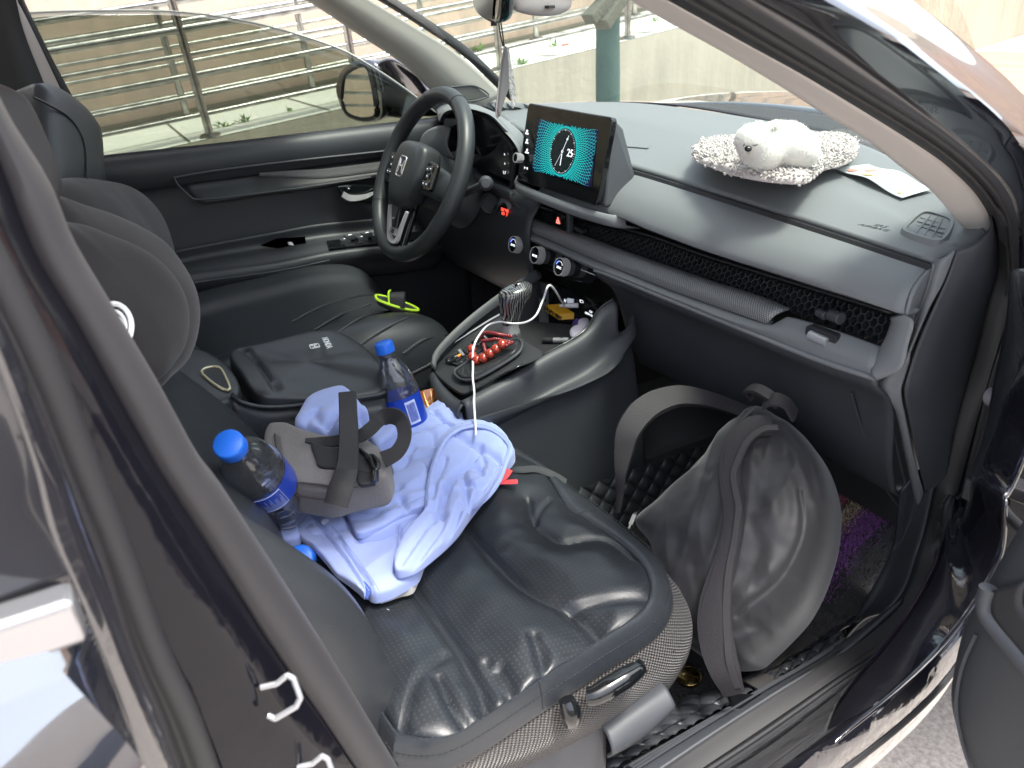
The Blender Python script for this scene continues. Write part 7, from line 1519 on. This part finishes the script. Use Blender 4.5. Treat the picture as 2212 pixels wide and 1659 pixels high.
mb=MB(); mb.add(*tube(ed,.0022,6,n=120)); mb.build('strap_binding',bps,s2_)
hd=[bp(p[0],p[1],p[2]+.014) for p in ((890,190,.06),(905,172,.075),(960,185,.09),(1020,220,.09),(1040,240,.075))]; mb=MB(); mb.add(*ribbon(hd,[nb+V3(0,0,.6)]*5,.016,.005,n=30)); mb.build('top_handle',bps,bpk)
hd=[bp(p[0],p[1],p[2]+.014) for p in ((985,245,.085),(1040,238,.095),(1085,245,.085),(1105,275,.06))]; mb=MB(); mb.add(*ribbon(hd,[nb+V3(0,.2,.4)]*4,.022,.004,n=24)); mb.build('top_loop',bps,bpk)
ws=[q(u,v,c='c6',z=z) for u,v,z in ((850,1480,.475),(930,1420,.465),(1010,1360,.455),(1070,1300,.45),(1110,1230,.45))]; mb=MB(); mb.add(*ribbon(ws,up,[.040,.040,.040,.036,.030],.002,n=40)); mb.build('webbing_end',mat('dull webbing',(.04,.038,.037),.75,bump=('noise',700,.4,.001)),bpk)
bk1=q(820,1560,c='c6',z=.485); mb=MB(); mb.add(*box(bk1,unit(V3(.5,.8,0))*.024,unit(V3(.8,-.5,0))*.014,up*.005)); mb.build('strap_buckle',M_['gloss'],bpk,bevel=.003)
mb=MB(); mb.add(*ribbon([bp(755,1410,.072),bp(775,1480,.066),bp(800,1530,.055)],nb,.016,.002,n=12)); mb.build('strap_tab',bps,bpk)
# ================================================================ FLOOR MATS
ql=mat('quilted black mat leather',(.035,.038,.043),.32,bump=('cell',300,.2,.0006))
def quilt(c,r,uvu,uvv,nu,nv,h,pitch,label,name='quilted_floor_mat',m=None,warp=None):
    V=[];F=[]
    for i in range(nv+1):
        for j in range(nu+1):
            x=j/nu;y=i/nv; p=c+uvu*x+uvv*y; a=(x*np.linalg.norm(uvu)+y*np.linalg.norm(uvv))/pitch; b=(x*np.linalg.norm(uvu)-y*np.linalg.norm(uvv))/pitch
            k=abs(math.sin(math.pi*a))*abs(math.sin(math.pi*b)); V.append(p+V3(0,0,1)*(h*k**.45)+(warp(x,y) if warp else 0))
    for i in range(nv):
        for j in range(nu): a=i*(nu+1)+j; F.append((a,a+1,a+nu+2,a+nu+1))
    mb=MB(); mb.add(V,F); return mb
warp=lambda x,y: V3(0,0,.09*max(0,x-.78)/.22*1.0+.0)
fm_=thing('quilted_floor_mat','black diamond quilted leather floor mat lining the passenger footwell','floor mat',(.45,-.2,.39))
mb=quilt(V3(.20,-.80,.392),0,V3(.41,0,0),V3(0,1.1,0),170,420,.008,.042,'',warp=lambda x,y:V3(0,0,.012*math.sin(x*7+y*3)))
mb.build('mat_floor',ql,fm_)
mb=quilt(V3(.61,-.80,.392),0,V3(.06,0,.075),V3(0,.98,0),30,380,.007,.042,''); mb.build('mat_side',ql,fm_)
mb=quilt(V3(.20,-.60,.392),0,V3(-.015,0,.10),V3(0,.95,0),40,380,.007,.042,''); mb.build('mat_side',ql,fm_)
def quiltsheet(name,rows,nu,nv,h,pitch,off):
    G=loftG(rows,nu,nv); V,F,UV=gridmesh(G); N=np.cross(np.gradient(G,axis=1),np.gradient(G,axis=0)).reshape(-1,3); N/=np.linalg.norm(N,axis=1)[:,None]+1e-9
    UV=np.array(UV); a=(UV[:,0]+UV[:,1])/pitch; b=(UV[:,0]-UV[:,1])/pitch; k=(np.abs(np.sin(math.pi*a))*np.abs(np.sin(math.pi*b)))**.42
    if (N@off).mean()<0: N=-N
    V=V+N*(k*h)[:,None]; mb=MB(); mb.add(V,F,UV); o=mb.build(name,ql,fm_); 
    return o
qa=L('_',[(1180,1690),(1290,1610),(1380,1560),(1459,1518),(1524,1500),(1600,1494),(1680,1450),(1760,1395),(1810,1360)],z=[.44,.44,.44,.44,.442,.442,.445,.445,.445])
qb=[p+V3(-.002,0,.004) for p in crpts([q(p[0],p[1],c='I',z=.462) for p in [(-260,1650),(-150,1585),(0,1500),(560,1190),(1130,870)]],9)]
quiltsheet('mat_edge',[qa,[(a+b)/2+V3(0,0,.006) for a,b in zip(qa,qb)],qb],300,60,.006,.034,V3(0,0,1))
tq=L('c6',[(-60,560),(80,510),(250,450),(420,390),(560,340),(720,285),(900,215)],x=.205); bq=L('c6',[(60,720),(200,640),(330,605),(450,590),(600,450),(740,330),(920,260)],x=.235)
bq=[V3(.225,a[1]+.01,.415) for a in tq]
quiltsheet('mat_side',[tq,bq],280,80,.008,.040,V3(1,0,.5))
# carpet inlay with stripes, made of short fibre tufts over a base
ctm=mat('black tufted carpet',(.014,.013,.015),.95,bump=[('noise',500,1,.004)],sheen=.25); tanm=mat('tan tufts',(.85,.70,.48),.95,sheen=.3); pum=mat('purple tufts',(.42,.12,.52),.95,sheen=.3); redm=mat('dusty red tufts',(.62,.13,.22),.95,sheen=.3)
cm=thing('striped_carpet_mat','black tufted carpet mat with red, tan and purple stripes under the backpack','floor mat',(.45,.0,.41))
cpz=.412
co=[q(u,v,z=cpz) for u,v in ((1240,1080),(1330,1190),(1390,1330),(1470,1440),(1500,1500),(1560,1512),(1640,1500),(1745,1440),(1800,1390),(1870,1290),(1900,1180),(1905,1090),(1830,1010),(1700,960),(1500,980),(1350,1010)) ]
co=[V3(.22,-.45,cpz),V3(.62,-.42,cpz),V3(.655,-.2,cpz),V3(.655,.0,cpz),V3(.655,.20,cpz),V3(.58,.32,cpz),V3(.30,.33,cpz),V3(.22,.27,cpz),V3(.21,.0,cpz)]
mb=MB(); mb.add(*inflate(co,up,.004,.01,6,30,120,nz=lambda V:fbm(V,10,2,5)*.003)); mb.build('carpet_base',ctm,cm)
sx=[(L('F',[(1238,1355),(1105,1500)],z=cpz+.012),.012,redm),(L('F',[(1305,1405),(1090,1650)],z=cpz+.012),.022,tanm),(L('F',[(1440,1440),(1330,1560),(1160,1700),(1010,1960)],z=cpz+.012),.036,pum)]
def tuft(line,w,m,n,name,seed):
    rnd=random.Random(seed); l=linpts(line,50); mb=MB()
    for k in range(n):
        i=rnd.randrange(49); f=rnd.random(); p=l[i]*(1-f)+l[i+1]*f; d=unit(l[i+1]-l[i]); s=np.cross(d,up); p=p+s*rnd.gauss(0,w*.42)+V3(0,0,-.016)
        for _ in range(1):
            a=rnd.uniform(0,6.28); t=unit(V3(math.cos(a)*.6,math.sin(a)*.6,1)); L_=rnd.uniform(.011,.018); x=unit(np.cross(t,V3(rnd.random(),.3,.1)))*.0012
            mb.add([p-x,p+x,p+t*L_+x*.7,p+t*L_-x*.7],[(0,1,2,3)])
    mb.build(name,m,cm,smooth=False)
ext=lambda P,a,b:[P[0]+(P[0]-P[-1])*a]+P+[P[-1]+(P[-1]-P[0])*b]
tuft(ext(sx[0][0],.02,.6),.010,redm,1800,'red_stripe',1); tuft(ext(sx[1][0],.02,.5),.020,tanm,3800,'tan_stripe',2); tuft(ext(sx[2][0],.0,.1),.034,pum,6500,'purple_stripe',3)
rnd=random.Random(7); mb=MB(); A2d=np.array(co)
for k in range(11000):
    x=rnd.uniform(.22,.65); y=rnd.uniform(-.43,.31); z=cpz+.002; p=V3(x,y,z); a=rnd.uniform(0,6.28); t=unit(V3(math.cos(a)*.7,math.sin(a)*.7,1)); L_=rnd.uniform(.007,.014); s=unit(np.cross(t,V3(rnd.random(),.3,.1)))*.0011
    mb.add([p-s,p+s,p+t*L_+s*.6,p+t*L_-s*.6],[(0,1,2,3)])
mb.build('black_pile',mat('black pile',(.020,.019,.021),.9,sheen=.3),cm,smooth=False)
bdg=q(1488,1462,z=cpz+.014); mb=MB(); mb.add(*lathe([(.017,-.004),(.0185,-.001),(.018,.002),(.0165,.0012),(.0160,.0018),(0,.0020)],bdg,(.05,-.1,1),40)); bg_=mb.build('metal_badge',mat('gold metal badge',(.55,.40,.16),.25,metal=1),cm)
text('badge_lettering','BRELLA\nHOMI',bdg+V3(0,0,.0022),unit(V3(1,.5,0)),unit(V3(-.5,1,0)),.0085,mat('dark gold',(.20,.13,.04),.4,metal=.6),bg_)
# ================================================================ SLIPPER with neon edge on the driver's floor
neon=mat('neon yellow green',(.45,.70,.03),.5); sl_=thing('slipper','black slipper with neon green trim on the driver floor','shoe',tuple(q(850,650,x=-.30)))
P0=q(812,645,x=-.28);P1=q(900,672,x=-.25); d_=unit(P1-P0); s_=np.cross(d_,up)
so_=[P0+d_*a*.62+s_*b*.62 for a,b in ((0,.0),(.01,.03),(.06,.042),(.12,.03),(.15,.0),(.12,-.03),(.06,-.036),(.01,-.028))]
mb=MB(); mb.add(*inflate(so_,up,.006,.012,4,12,60)); mb.build('sole',M_['rubber'],sl_); mb=MB(); mb.add(*tube(crpts([p+V3(0,0,.004) for p in so_],60,True),.003,6,closed=True)); mb.build('neon_trim',neon,sl_)
mb=MB(); mb.add(*ribbon([P0+d_*.045+s_*.024,P0+d_*.048+s_*.012+V3(0,0,.024),P0+d_*.05-s_*.012+V3(0,0,.024),P0+d_*.048-s_*.022],[up]*4,.034,.004,n=24)); mb.build('slipper_strap',M_['dark'],sl_)
mb=MB(); mb.add(*tube([P0+d_*.028+s_*.024,P0+d_*.030+s_*.012+V3(0,0,.025),P0+d_*.034-s_*.012+V3(0,0,.025)],.0022,6,n=20)); mb.build('neon_trim',neon,sl_)
